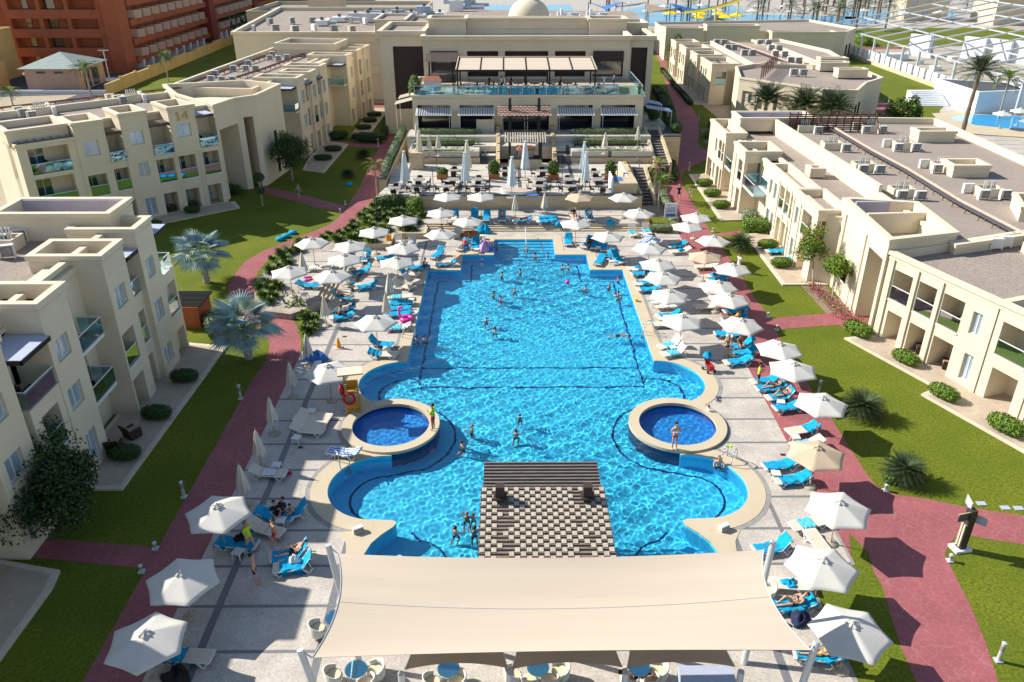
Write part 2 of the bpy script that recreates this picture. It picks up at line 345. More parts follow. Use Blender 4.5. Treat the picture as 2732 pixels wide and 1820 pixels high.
def waves(X, Y):
    Z = 0 * X
    for kx, ky, p, a in WV: Z = Z + a * np.sin(kx * X + ky * Y + p)
    return Z * (1 + .35 * np.sin(X * .31 + 1) * np.sin(Y * .23))
def water_grid(name, poly, z, step, amp=1.0):
    xs = [p[0] for p in poly]; ys = [p[1] for p in poly]
    gx = np.arange(min(xs) - step, max(xs) + 2 * step, step); gy = np.arange(min(ys) - step, max(ys) + 2 * step, step)
    X, Y = np.meshgrid(gx, gy); ny, nx = X.shape; ins = inside(poly, X, Y)
    q = ins[:-1, :-1] | ins[:-1, 1:] | ins[1:, 1:] | ins[1:, :-1]
    idx = np.arange(nx * ny).reshape(ny, nx); quads = np.stack([idx[:-1, :-1], idx[:-1, 1:], idx[1:, 1:], idx[1:, :-1]], -1)[q]
    use, inv = np.unique(quads, return_inverse=True); co = np.stack([X.ravel()[use], Y.ravel()[use], (z + amp * waves(X, Y)).ravel()[use]], 1)
    me = bpy.data.meshes.new(name); n = len(quads)
    me.vertices.add(len(co)); me.vertices.foreach_set('co', co.ravel()); me.loops.add(n * 4); me.loops.foreach_set('vertex_index', inv.ravel().astype(np.int32))
    me.polygons.add(n); me.polygons.foreach_set('loop_start', np.arange(0, n * 4, 4, dtype=np.int32)); me.update(calc_edges=True); me.shade_smooth()
    me.materials.append(MATS['water']); o = bpy.data.objects.new(name, me); sc.collection.objects.link(o); o.cycles.is_caustics_caster = True; o['kind'] = 'structure'; return o
water_grid('water', outline, WL, .053)
for c in circ_in: water_grid('water', c, WL, .05, 1.2)
b = MB(); b.sheet(outline, FLOOR, 'pool_tile')
n = len(outline)
for i in range(n):
    p, q = outline[i], outline[(i + 1) % n]; b.add([(*p, FLOOR), (*q, FLOOR), (*q, .0), (*p, .0)], [(3, 2, 1, 0)], 'pool_tile')
# entry steps at the far end with pale nosings, and a bench round the corners
for k in range(6):
    y = 71.35 - .62 * (k + 1); z = -.28 - .19 * k; b.box(XC - 2.755, XC + 2.755, y, y + .62, FLOOR + .01, z, 'pool_tile'); b.box(XC - 2.75, XC + 2.75, y - .012, y + .07, z - .05, z + .008, 'towel_light')
shell = struct(b.build('pool_shell')); shell.cycles.is_caustics_receiver = True
b = MB()
def strip(b, pts, w, z, closed=False):
    for p, q in zip(pts, pts[1:] + (pts[:1] if closed else [])):
        p = Vector((*p, 0)); q = Vector((*q, 0)); 
        if (q - p).length < 1e-6: continue
        d = (q - p).normalized(); nn = Vector((-d.y, d.x, 0)) * w / 2; e = d * w * .35; p = p - e; q = q + e
        b.add([(p.x - nn.x, p.y - nn.y, z), (q.x - nn.x, q.y - nn.y, z), (q.x + nn.x, q.y + nn.y, z), (p.x + nn.x, p.y + nn.y, z)], [(0, 1, 2, 3)])
for s in (-1, 1):
    m = lambda L: [(XC + s * x, y) for x, y in L]
    strip(b, m([(1.8, 66.4), (4.7, 66.4), (4.7, 62.8), (7.45, 62.8), (7.45, 45.6)]), .13, FLOOR + .012)
    strip(b, m([(7.45, 45.6)] + arc(8.0, 44.5, 1.9, 100, -60, 16)), .13, FLOOR + .016)
    strip(b, m(arc(8.45, 39.5, 3.75, 120, 235, 20) + arc(8.0, 33.9, 1.95, 75, -70, 18)), .13, FLOOR + .012)
    strip(b, m([(6.4, 31.2)] + arc(6.2, 28.9, 1.7, 100, 300, 16)), .13, FLOOR + .014)
    strip(b, m(arc(3.6, 27.5, 2.2, 30, -80, 10)), .13, FLOOR + .018)
strip(b, [(XC - 7.45, 47.9), (XC + 7.45, 47.9)], .14, FLOOR + .020); strip(b, [(XC - 7.45, 45.3), (XC + 7.45, 45.3)], .14, FLOOR + .022); strip(b, [(XC - 1.8, 66.4), (XC + 1.8, 66.4)], .13, FLOOR + .02)
lines = struct(b.build('pool_line', 'pool_line')); lines.cycles.is_caustics_receiver = True
b = MB()
for (cx, cy), c in zip(circles, circ_in):
    b.sheet(c, -.75)
    k = len(c)
    for i in range(k): p, q = c[i], c[(i + 1) % k]; b.add([(*p, -.75), (*q, -.75), (*q, -.24), (*p, -.24)], [(0, 1, 2, 3), (3, 2, 1, 0)][:1])
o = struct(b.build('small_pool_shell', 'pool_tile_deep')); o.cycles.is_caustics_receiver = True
# coping
b = MB()
def annulus(b, cx, cy, r0, r1, a0, a1, n, z0, z1, m=None):
    for i in range(n):
        a, c = R(a0 + (a1 - a0) * i / n), R(a0 + (a1 - a0) * (i + 1) / n)
        P4 = [(cx + r * math.cos(t), cy + r * math.sin(t)) for r, t in ((r0, a), (r1, a), (r1, c), (r0, c))]
        if a1 < a0: P4 = P4[::-1]
        vs = [(*p, z1) for p in P4] + [(*p, z0) for p in P4]; b.add(vs, [(0, 1, 2, 3), (4, 5, 1, 0), (5, 6, 2, 1), (6, 7, 3, 2), (7, 4, 0, 3)], m)
def mbox(b, s, x0, x1, y0, y1, z0, z1, m=None):
    xa, xb = sorted((XC + s * x0, XC + s * x1)); b.box(xa, xb, y0, y1, z0, z1, m)
ZC = .05
b.box(XC - 3.61, XC + 3.61, 71.352, 72.2, -.05, ZC)
for s in (-1, 1):
    mbox(b, s, 2.762, 3.61, 68.18, 71.352, -.05, ZC); mbox(b, s, 2.762, 6.42, 67.332, 68.18, -.05, ZC); mbox(b, s, 5.572, 6.42, 64.57, 67.332, -.05, ZC)
    mbox(b, s, 5.572, 9.22, 63.722, 64.57, -.05, ZC); mbox(b, s, 8.372, 9.22, 47.38, 63.722, -.05, ZC)
    if s > 0: annulus(b, XC + 8.37, 44.6, 2.802, 3.65, 90, -62, 30, -.05, ZC - .004)
    else: annulus(b, XC - 8.37, 44.6, 2.802, 3.65, 90, 242, 30, -.05, ZC - .004)
    if s > 0: annulus(b, XC + 8.3, 33.8, 2.702, 3.6, 92, -92, 34, -.05, ZC - .008)
    else: annulus(b, XC - 8.3, 33.8, 2.702, 3.6, 88, 272, 34, -.05, ZC - .008)
    tip = [(8.3, 31.094), (7.75, 31.08), (7.3, 31.05), (7.13, 30.95), (7.08, 30.8), (7.2, 30.55), (7.7, 30.0), (8.1, 29.4), (8.33, 28.6), (8.372, 28.0), (9.22, 28.0), (9.2, 28.8), (9.3, 29.4), (9.75, 30.2), (9.2, 30.25), (8.3, 30.19)]
    tip = [(XC + s * x, y) for x, y in tip]; b.prism(tip if s < 0 else tip[::-1], -.05, ZC - .012)
    if s > 0: annulus(b, XC + 5.2, 28, 3.172, 4.02, 0, -90, 12, -.05, ZC - .016)
    else: annulus(b, XC - 5.2, 28, 3.172, 4.02, 180, 270, 12, -.05, ZC - .016)
b.box(XC - 5.2, XC + 5.2, 23.98, 24.828, -.05, ZC - .016)
struct(b.build('pool_coping', 'coping'))
b = MB()
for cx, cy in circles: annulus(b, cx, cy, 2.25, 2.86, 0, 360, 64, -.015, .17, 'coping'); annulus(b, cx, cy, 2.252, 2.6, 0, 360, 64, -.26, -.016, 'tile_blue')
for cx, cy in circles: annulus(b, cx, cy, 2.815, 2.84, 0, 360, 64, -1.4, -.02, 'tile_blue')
struct(b.build('small_pool_coping'))
b = MB()
for s in (-1, 1):
    mbox(b, s, 9.22, 9.44, 47.6, 63.9, 0, ZC - .02)
    A = (lambda cx, cy, r0, r1, a0, a1: annulus(b, XC + cx, cy, r0, r1, a0, a1, 30, 0, ZC - .022)) if s > 0 else (lambda cx, cy, r0, r1, a0, a1: annulus(b, XC - cx, cy, r0, r1, 180 - a0, 180 - a1, 30, 0, ZC - .022))
    A(8.37, 44.6, 3.65, 3.9, 84, -38); A(8.3, 33.8, 3.6, 3.85, 58, -82)
    cx = XC + s * 8.45
    annulus(b, cx, 39.5, 2.81, 3.1, *((-68, 50) if s > 0 else (130, 248)), 30, 0, ZC - .026)
struct(b.build('granite_border', 'stone_grey'))
# ------------------------------------------------------------------ ground, lawn, deck, paths
hole = [(-10.55, 23.9), (13.1, 23.9), (13.1, 48.2), (10.7, 48.2), (10.7, 72), (-7.5, 72), (-7.5, 48.2), (-10.55, 48.2)]
b = MB(); b.sheet(rect(-1500, 1500, -300, 3000), -.02, holes=[hole[::-1]]); struct(b.build('ground', 'ground_sand'))
b = MB(); b.sheet([(-44, 6), (34, 6), (34, 60), (32, 190), (19.8, 190), (20, 78), (-9, 78), (-11.5, 100), (-13, 128), (-44, 128)], .006, holes=[hole[::-1]]); struct(b.build('lawn', 'lawn'))
dk = [(-14.25, 8), (13.6, 8), (13.5, 26.2), (15.97, 27.85), (15.97, 37), (16.1, 46.5), (16.35, 55), (16.45, 66), (16.6, 73.7), (14.2, 73.72), (-9.5, 73.75), (-9.6, 69.8), (-14, 69.6)] + [G('l', 830, 360), G('l', 745, 520), (-14.25, 48.4)]
b = MB(); b.sheet(dk, .02, holes=[outline[::-1]] + [c[::-1] for c in circ_in]); struct(b.build('deck', 'deck'))
b = MB(); b.sheet([(15.86, 27.78), (16.02, 27.8), (16.02, 33), (15.86, 33)], .026); b.sheet([(13.4, 8), (13.62, 8), (13.62, 26.3), (13.4, 26.3)], .026); struct(b.build('deck_edging', 'stone_grey'))
# left path
lp = [(-14.2, 8), (-14.25, 48.4)] + GG('l', 0, (745, 400), (700, 250), (600, 110), (480, 0)) + GG('g', 0, (220, 1500), (110, 1380), (95, 1290), (140, 1190), (210, 1100), (330, 1010), (500, 930), (740, 850), (1010, 780), (1120, 700), (1170, 610), (1230, 520), (1310, 440), (1345, 300), (1420, 150)) + GG('b', 0, (1480, 1130), (1340, 1125), (1290, 1240), (1200, 1400), (1130, 1568)) + GG('g', 0, (1100, 400), (1010, 555), (930, 650), (850, 720), (740, 770), (500, 865), (200, 980), (60, 1060)) + GG('f', 0, (2195, 840), (2050, 935), (1960, 1045), (1912, 1140), (1912, 1260)) + GG('N', 0, (620, 826), (645, 850), (690, 872), (708, 895), (718, 912)) + GG('l', 0, (434, 430), (435, 470), (400, 580)) + [(-16.6, 45), (-16.55, 8)]
b = MB(); b.sheet(lp, .012); struct(b.build('path', 'red_path'))
sp1 = [(-15.5, 33.6)]; b = MB()
b.sheet(GG('p', 0, (1150, 635), (700, 597), (440, 575), (-260, 520), (-260, 660), (0, 690), (300, 707), (1050, 780)), .016)
b.sheet(GG('g', 0, (1000, 552), (700, 470), (390, 395), (150, 355), (150, 415), (230, 432), (500, 500), (700, 555), (950, 605)), .0165)
b.sheet(GG('b', 0, (870, 1180), (1100, 1195), (1345, 1215), (1345, 1240), (1040, 1225), (860, 1205)), .017)
b.sheet(GG('b', 0, (1210, 862), (1480, 862), (1480, 900), (1210, 900)), .017)
struct(b.build('side_path', 'red_path'))
# right path
rp = GG('t', 0, (700, 1300), (630, 1080), (580, 900), (520, 800), (480, 660), (350, 530)) + [(15.9, 28), (15.9, 38), (16.3, 56), (16.5, 73.7)] + GG('w', 0, (1030, 560), (985, 380), (930, 230), (860, 80)) + GG('i', 0, (360, 260), (370, 160), (460, 100)) + GG('d', 0, (380, 1420), (370, 1250), (375, 1060), (310, 900), (245, 730), (235, 640), (150, 465), (205, 480), (290, 600), (290, 740), (400, 900), (530, 1040), (590, 1150), (605, 1280), (590, 1390), (620, 1440), (760, 1480)) + GG('i', 0, (880, 40), (860, 95), (720, 160), (640, 210), (605, 270), (640, 370), (740, 540), (860, 740), (930, 860), (1110, 1100), (1230, 1290), (1350, 1480)) + GG('n', 0, (1350, 10), (1480, 190), (1560, 360), (1820, 770), (1900, 920), (2060, 1140), (2188, 1340)) + GG('t', 0, (470, 115), (530, 190), (590, 238), (680, 262), (850, 285), (1150, 345), (1568, 410), (2600, 540), (2600, 730), (1568, 610), (1340, 575), (1200, 548), (1110, 545), (1050, 600), (1015, 680), (1100, 850), (1200, 1050), (1300, 1290), (1390, 1568)) + [(21.3, 8), (14.6, 8)]
b = MB(); b.sheet(rp, .014); struct(b.build('path', 'red_path'))
b = MB(); b.sheet(GG('n', 0, (1440, 185), (2188, 122)) + GG('o', 0, (560, 100), (730, 30), (700, 240), (480, 240), (0, 272)) + GG('n', 0, (1545, 290)), .018)
b.sheet(GG('i', 0, (920, 825), (1190, 783), (1190, 825), (960, 842)), .018); struct(b.build('side_path', 'red_path'))
# patio slabs in front of the apartments
def slab(poly, z=.14, name='patio'):
    b = MB(); b.prism(poly, -.01, z - .004, 'patio_edge'); cx = sum(p[0] for p in poly) / len(poly); cy = sum(p[1] for p in poly) / len(poly)
    ins = [(p[0] + (cx - p[0]) * .0 - math.copysign(min(.3, abs(p[0] - cx) * .2), p[0] - cx), p[1] - math.copysign(min(.3, abs(p[1] - cy) * .2), p[1] - cy)) for p in poly]
    b.sheet(ins, z + .003, 'patio_stone'); return struct(b.build(name))
slab([(-23.5, 33.5), (-20.1, 33.5), (-19.67, 49.2), (-19.6, 49.6), (-23.5, 50.3)])
slab([(-24, 12), (-20.6, 12), (-20.2, 26.5), (-20.4, 27.6), (-24, 28.4)])
slab([(-42.0, 69.9), (-28.07, 81.1), (-29.3, 83.3), (-43, 72)])
slab(GG('b', 0, (650, 1430), (830, 1452), (1035, 1215), (850, 1185), (700, 1330)))
slab(GG('b', 0, (1040, 1155), (1200, 1150), (1360, 937), (1230, 930), (1080, 1100)))
slab([(21.7, 93.5), (21.45, 76.5), (25.5, 76.9), (25.5, 94)])
slab([(22.75, 72.5), (22.65, 60.2), (26.4, 60.2), (26.4, 73)])
slab([(24.1, 50.6), (27.3, 43.6), (26.0, 42.8), (29.5, 35.1), (36, 22), (40, 24), (29.5, 44), (27.6, 51.3)])
slab(GG('d', 0, (330, 745), (540, 1020), (690, 1020), (430, 690)))
# ------------------------------------------------------------------ buildings
def offset(poly, d):
    """shift every edge of a counter-clockwise polygon outwards by d"""
    n = len(poly); out = []
    for i in range(n):
        p0, p1, p2 = Vector(poly[i-1]), Vector(poly[i]), Vector(poly[(i+1) % n])
        a = (p1 - p0).normalized(); b_ = (p2 - p1).normalized(); na = Vector((a.y, -a.x)); nb = Vector((b_.y, -b_.x)); m = na + nb
        m = m / max(.3, m.dot(na)) if m.length > 1e-6 else na
        out.append((p1.x + m.x * d, p1.y + m.y * d))
    return out
class Bld:
    def __init__(s, name, label, cat, loc=None, stucco='stucco', group=None):
        s.root = thing(name, label, cat, (0, 0, 0), 0, group); s.w = MB(); s.roof = MB(); s.st = stucco; s.floors = MB()
    def child(s, mb, name, m=None, parent=None, smooth=False): return mb.build(name, m, parent or s.root, smooth)
    def wall(s, a, c, z0, z1, ops=()):
        """upright wall from a to c (outside on the right hand of a->c) with recessed openings (u0,u1,z0,z1,kind[,depth])"""
        a = Vector(a); c = Vector(c); L = (c - a).length; d = (c - a) / L; nn = Vector((d.y, -d.x))
        P3 = lambda u, v, z: (a.x + d.x * u + nn.x * v, a.y + d.y * u + nn.y * v, z)
        us = sorted({0, L} | {min(max(o[k], 0), L) for o in ops for k in (0, 1)}); zs = sorted({z0, z1} | {o[k] for o in ops for k in (2, 3)})
        for i in range(len(us) - 1):
            for j in range(len(zs) - 1):
                uc, zc = (us[i] + us[i+1]) / 2, (zs[j] + zs[j+1]) / 2
                if us[i+1] - us[i] < 1e-5 or any(o[0] < uc < o[1] and o[2] < zc < o[3] for o in ops): continue
                s.w.add([P3(us[i], 0, zs[j]), P3(us[i+1], 0, zs[j]), P3(us[i+1], 0, zs[j+1]), P3(us[i], 0, zs[j+1])], [(0, 1, 2, 3)], s.st)
        for o in ops:
            u0, u1, q0, q1, kind = o[:5]
            u0 = max(u0, 0); u1 = min(u1, L)
            dep = o[5] if len(o) > 5 else {'win': .22, 'bal': 1.6, 'pat': 1.8, 'dark': 1.2, 'lat': .3, 'blank': .12, 'pass': 3.0}[kind if kind in ('win', 'dark', 'lat', 'blank', 'pass') else kind[:3]]
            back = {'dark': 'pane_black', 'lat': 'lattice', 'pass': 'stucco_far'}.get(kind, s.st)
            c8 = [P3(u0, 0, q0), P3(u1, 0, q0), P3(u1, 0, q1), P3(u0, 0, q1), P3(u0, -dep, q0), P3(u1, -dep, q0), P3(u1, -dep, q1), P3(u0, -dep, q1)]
            sd_ = 'charcoal' if kind == 'dark' else s.st  # dark openings: unlit interior put into the near-black colour of their faces
            fl = 'patio_stone' if kind[:3] in ('bal', 'pat') else sd_
            s.w.add(c8, [(4, 5, 6, 7)], back); s.w.add(c8, [(0, 4, 7, 3), (5, 1, 2, 6), (7, 6, 2, 3)], sd_); s.w.add(c8, [(0, 1, 5, 4)], fl)
            def bx(mb, ua, ub, va, vb, za, zb, m=None):
                mb.add([P3(ua, va, za), P3(ub, va, za), P3(ub, vb, za), P3(ua, vb, za), P3(ua, va, zb), P3(ub, va, zb), P3(ub, vb, zb), P3(ua, vb, zb)], [(3,2,1,0),(4,5,6,7),(0,1,5,4),(1,2,6,5),(2,3,7,6),(3,0,4,7)], m)
            if kind == 'win':
                f = MB(); v = -dep + .01; t = .07
                bx(f, u0 + .02, u1 - .02, v, v + .06, q0 + .02, q0 + t); bx(f, u0 + .02, u1 - .02, v, v + .06, q1 - t, q1 - .02); bx(f, u0 + .02, u0 + t, v, v + .06, q0 + t, q1 - t); bx(f, u1 - t, u1 - .02, v, v + .06, q0 + t, q1 - t)
                bx(f, (u0 + u1) / 2 - .04, (u0 + u1) / 2 + .04, v, v + .06, q0 + t, q1 - t); fo = f.build('window', 'white_paint', s.root)
                g = MB(); bx(g, u0 + t, u1 - t, v, v + .02, q0 + t, q1 - t); g.build('pane', 'pane_curtain', fo)
            if kind[:3] in ('bal', 'pat'):
                w = u1 - u0; a0, a1 = (u0 + .12, u0 + .12 + min(1.5, w * .62)) if 'R' not in kind else (u1 - .12 - min(1.5, w * .62), u1 - .12); zt = min(q0 + 2.1, q1 - .12); v = -dep + .01
                f = MB()
                for ua, ub in ((a0, a0 + .06), (a1 - .06, a1), ((a0 + a1) / 2 - .03, (a0 + a1) / 2 + .03)): bx(f, ua, ub, v, v + .07, q0 + .03, zt)
                bx(f, a0, a1, v, v + .07, zt, zt + .06); fo = f.build('sliding_door', 'white_paint', s.root)
                g = MB(); bx(g, a0 + .06, a1 - .06, v, v + .02, q0 + .03, zt); g.build('pane', 'pane_dark' if 'c' not in kind[3:] else 'pane_curtain', fo)
            if kind[:3] == 'bal':
                s.rail(P3(u0 + .01, -.05, q0), P3(u1 - .01, -.05, q0), 'M' in kind); sl = MB(); bx(sl, u0 - .03, u1 + .03, -.02, .06, q0 - .12, q0 - .005); sl.build('balcony_sill', 'white_paint', s.root)
    def rail(s, p, q, mirror=False, h=.95):
        p = Vector(p); q = Vector(q); g = MB(); up = Vector((0, 0, h)); g.bar(p + up * .52, q + up * .52, .015, h * .93); go = g.build('balustrade', 'glass_rail_mirror' if mirror else 'glass_rail', s.root)
        r = MB(); r.bar(p + up, q + up, .05, .05); r.build('handrail', 'white_paint', go)
    def mass(s, poly, z1, par=.9, ops={}, z0=0.0, t=.3, cor=.10, roof='roof_gravel', ch=.32, line=True, floor_z=None):
        n = len(poly); zr = z1 - par if floor_z is None else floor_z
        for i in range(n): s.wall(poly[i], poly[(i+1) % n], z0, z1 - ch, ops.get(i, ()))
        o = offset(poly, cor); ii = offset(poly, -t); w = s.w
        for i in range(n):
            j = (i + 1) % n; a, b_, c, d = poly[i], poly[j], o[i], o[j]; e, f = ii[i], ii[j]
            w.add([(*a, z1 - ch), (*b_, z1 - ch), (*c, z1 - ch + .06), (*d, z1 - ch + .06), (*c, z1), (*d, z1), (*e, z1), (*f, z1), (*e, zr), (*f, zr)], [(0, 1, 3, 2), (2, 3, 5, 4), (4, 5, 7, 6), (6, 7, 9, 8)], s.st)
            if line:   # string course a little below the cornice
                o2 = offset(poly, .03); w.add([(*a, z1 - ch - .24), (*b_, z1 - ch - .24), (*o2[j], z1 - ch - .2), (*o2[i], z1 - ch - .2), (*o2[i], z1 - ch - .1), (*o2[j], z1 - ch - .1), (*a, z1 - ch - .1), (*b_, z1 - ch - .1)], [(0, 1, 2, 3), (3, 2, 5, 4), (4, 5, 7, 6)], s.st)
        s.roof.sheet(ii, zr, roof); return s
    def awning(s, x, y, w, d, z, rz=0, solid=True):
        """slatted balcony canopy: a part of the building"""
        M = Matrix.Translation((x, y, z)) @ Matrix.Rotation(rz, 4, 'Z'); f = MB()
        for k in range(3): f.box(0, w, d - .07, d, -.09 * k - .05, -.09 * k)
        for k in range(3): f.box(0, .07, 0, d, -.09 * k - .05, -.09 * k); f.box(w - .07, w, 0, d, -.09 * k - .05, -.09 * k)
        f.xf(M); fo = f.build('canopy_frame', 'dark_wood', s.root); g = MB()
        if solid: g.box(.02, w - .02, .0, d - .02, .005, .04); g.xf(M); g.build('canopy_top', 'awning_blue', fo)
        else:
            for k in range(6): g.box(.05, w - .05, d * k / 6, d * k / 6 + .06, .005, .04)
            g.xf(M); g.build('slats', 'dark_wood_roof', fo)
    def done(s):
        s.w.build('wall', None, s.root)
        if s.roof.f: s.roof.build('roof', None, s.root)
        return s.root
class Fr:
    """local frame along a facade: u to the right when seen from outside, v outwards"""
    def __init__(s, O, d): L = math.hypot(*d); s.O = O; s.d = (d[0] / L, d[1] / L); s.n = (s.d[1], -s.d[0])
    def p(s, u, v): return (s.O[0] + s.d[0] * u + s.n[0] * v, s.O[1] + s.d[1] * u + s.n[1] * v)
    def block(s, B, u0, u1, vb, vf, z1, front=(), left=(), right=(), **k):
        """rectangle u0..u1, v from vb to vf; openings of the front given in u"""
        poly = [s.p(u0, vf), s.p(u1, vf), s.p(u1, vb), s.p(u0, vb)]
        B.mass(poly, z1, ops={0: [(a - u0, b_ - u0, *r) for a, b_, *r in front], 1: right, 3: left}, **k)
F1, F2, F3 = (.15, 2.25), (3.3, 5.55), (6.4, 8.75)
def w_(a, b_, f): return (a, b_, f * 3.1 + .75, f * 3.1 + 2.05, 'win')
# --- front left block, three storeys; facade x = -22.2 seen from the pool: u runs with +y when looking from +x ... so u = Y
B = Bld('apartment_building', 'cream three-storey apartment building at left front with stepped projecting bays and tree in front', 'building')
f = Fr((-22.2, 0), (0, 1))
B.mass([f.p(8, -1.9), f.p(48.0, -1.9), f.p(48.0, -14), f.p(8, -14)], 9.95, par=.75)
f.block(B, 45.3, 47.7, -4, .0, 10.25, [w_(45.7, 46.95, 0), w_(45.75, 46.95, 1), (45.85, 46.95, 6.75, 8.0, 'win')], z0=0)
f.block(B, 47.65, 49.62, -3, -.06, 6.15, [(47.85, 49.4, .15, 1.95, 'pat'), (47.85, 49.4, 3.2, 5.35, 'bal')], right=[(.5, 2.2, .15, 1.95, 'pat', .8), (.5, 2.2, 3.2, 5.35, 'bal', .8)], par=.12, cor=.02, ch=.2, line=False, roof='patio_stone')
B.rail((-22.3, 47.8, 6.15), (-22.3, 49.55, 6.15)); B.rail((-22.3, 49.55, 6.15), (-25.1, 49.55, 6.15)); B.awning(-24.2, 49.7, 1.9, 2.0, 9.0, -math.pi / 2)
f.block(B, 43.55, 45.35, -3, -.35, 6.3, [(43.85, 44.85, .15, 2.25, 'pat'), (43.7, 45.0, 3.15, 5.2, 'bal')], par=.1, cor=.02, ch=.15, line=False, roof='patio_stone')
B.rail((-22.62, 43.6, 6.25), (-22.62, 45.3, 6.25)); B.awning(-24.1, 45.25, 1.6, 1.9, 9.0, -math.pi / 2)
f.block(B, 40.9, 43.5, -4, .0, 10.25, [(41.05, 42.5, .15, 2.25, 'pat'), (41.05, 42.6, 3.15, 5.25, 'bal'), (41.45, 42.75, 6.7, 7.95, 'win')])
f.block(B, 36.7, 40.95, -3, -1.6, 9.6, [(37.2, 39.6, 6.25, 8.5, 'bal', 1.2), (37.4, 39.8, 3.15, 5.4, 'bal', 1.2), (37.3, 39.6, .15, 2.3, 'pat', 1.2)], par=.4)
for z in (3.05, 6.15):
    b = MB(); b.box(-23.7, -22.4, 37.2, 39.7, z - .2, z); b.build('balcony_slab', 'white_paint', B.root); B.rail((-22.43, 37.2, z), (-22.43, 39.7, z)); B.rail((-22.43, 39.7, z), (-23.7, 39.7, z)); B.rail((-23.7, 37.2, z), (-22.43, 37.2, z))
f.block(B, 34.3, 36.9, -4, .0, 10.4, [(34.75, 36.05, 6.9, 8.1, 'win'), (34.7, 36.0, 4.1, 5.35, 'win'), (35.1, 36.1, .7, 2.4, 'win')])
f.block(B, 31.0, 34.35, -4.5, -1.9, 9.2, [(31.3, 33.9, 6.2, 8.5, 'bal', 1.2)], par=.3)
f.block(B, 31.6, 34.32, -2.2, -.05, 6.1, [(32.3, 33.8, 3.15, 5.3, 'bal'), (32.3, 33.8, .15, 2.3, 'pat')], left=[(.3, 1.6, 3.2, 5.3, 'bal', .8), (.3, 1.6, .15, 2.3, 'pat', .8)], par=.1, cor=.02, ch=.15, line=False, roof='patio_stone')
B.rail((-22.3, 31.7, 6.1), (-22.3, 34.25, 6.1)); B.rail((-24.1, 31.7, 6.1), (-22.3, 31.7, 6.1)); B.awning(-24.0, 34.2, 2.6, 2.1, 8.75, -math.pi / 2)
f.block(B, 28.4, 31.05, -4, .0, 10.3, [(28.9, 30.2, 6.8, 8.0, 'win'), w_(28.9, 30.2, 1), w_(28.9, 30.2, 0)])
f.block(B, 24.4, 28.35, -3, -1.5, 9.5, [(25, 27.4, 6.2, 8.5, 'bal', 1.2), (25, 27.4, 3.15, 5.3, 'bal', 1.2)], par=.4)
f.block(B, 21.6, 24.35, -4, .0, 10.3, [w_(22.2, 23.5, 1), (22.2, 23.5, 6.8, 8.0, 'win')]); f.block(B, 14.0, 18.0, -4, .0, 10.3, [w_(15.2, 16.5, 1)])
# stair enclosure with lilac inner walls
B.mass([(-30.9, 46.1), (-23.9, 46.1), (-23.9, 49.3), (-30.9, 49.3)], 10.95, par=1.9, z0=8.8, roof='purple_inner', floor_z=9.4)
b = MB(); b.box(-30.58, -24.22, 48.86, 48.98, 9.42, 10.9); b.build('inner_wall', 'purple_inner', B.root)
b = MB()
for k in range(9): a = R(20 * k + 10); b.tube((-27.6, 48.3, 9.45), (-27.6 + .45 * math.cos(a), 48.3, 9.45 + .9 * math.sin(a)), .012, None, 4)
for k in range(8): a, c = R(22 * k), R(22 * k + 22); b.tube((-27.6 + .45 * math.cos(a), 48.3, 9.45 + .9 * math.sin(a)), (-27.6 + .45 * math.cos(c), 48.3, 9.45 + .9 * math.sin(c)), .015, None, 4)
b.build('ladder_hoop', 'white_paint', B.root)
B.done()
# --- building 14
B = Bld('apartment_building', 'cream three-storey apartment building marked 14 with blue glass balconies facing the pool', 'building')
O14 = (-29.9, 83.2); d14 = (5.9, 5.2); f = Fr(O14, d14)      # u runs to the right; the old u (leftwards) becomes -u
def L(*ops): return [(-b_, -a, *r) for a, b_, *r in ops]
B.mass([f.p(-18.3, -2.4), f.p(0.3, -2.4), f.p(0.3, -12.5), f.p(-18.3, -12.5)], 9.9, par=.65)
f.block(B, -6.72, 0, -3, 0, 6.2, L((.5, 1.95, .15, 2.25, 'patc'), (2.9, 4.3, .15, 2.25, 'patc'), (5.15, 6.55, .15, 2.25, 'patc'), (.2, 1.9, 3.4, 5.7, 'balM'), (2.65, 4.4, 3.4, 5.7, 'balM'), (4.85, 6.6, 3.4, 5.7, 'balM')), par=.12, cor=.02, ch=.15, line=False, roof='patio_stone', right=[(.5, 2, 3.4, 5.7, 'blank')])
for u in (2.3, 4.6): b = MB(); p, q = f.p(-u, .0), f.p(-u, .09); b.bar((*q, 0), (*q, 6.0), .35, .12); b.build('pilaster', 'stucco', B.root)
f.block(B, -4.62, -1.95, -4, .04, 10.6, [(-4.0, -2.62, 7.55, 8.85, 'win')], z0=6.0)
f.block(B, -9.25, -6.65, -4, .02, 10.6, L((7.4, 8.45, .35, 2.15, 'win'), (7.4, 8.4, 4.4, 5.75, 'win'), (7.3, 8.6, 7.5, 8.8, 'win')))
f.block(B, -10.75, -9.2, -3, -.1, 6.2, L((9.3, 10.65, 3.4, 5.5, 'balM'), (9.3, 10.65, .15, 2.25, 'pat')), par=.1, cor=.02, ch=.15, line=False, roof='patio_stone')
f.block(B, -13.4, -10.7, -4, .02, 10.3, L((11.4, 13.1, 3.3, 5.3, 'balM'), (11.4, 13.1, .15, 2.25, 'pat'), (11.5, 12.85, 7.1, 8.5, 'win')))
f.block(B, -18.3, -13.35, -4.2, -.1, 9.05, L((14.1, 17.5, 6.15, 8.6, 'balM'), (14.2, 17.5, 3.2, 5.75, 'balM'), (14.2, 17.5, .15, 2.3, 'pat')), par=.25)
f.block(B, -18.6, -13.5, -6, -1.1, 10.15, par=.6, z0=8.8)
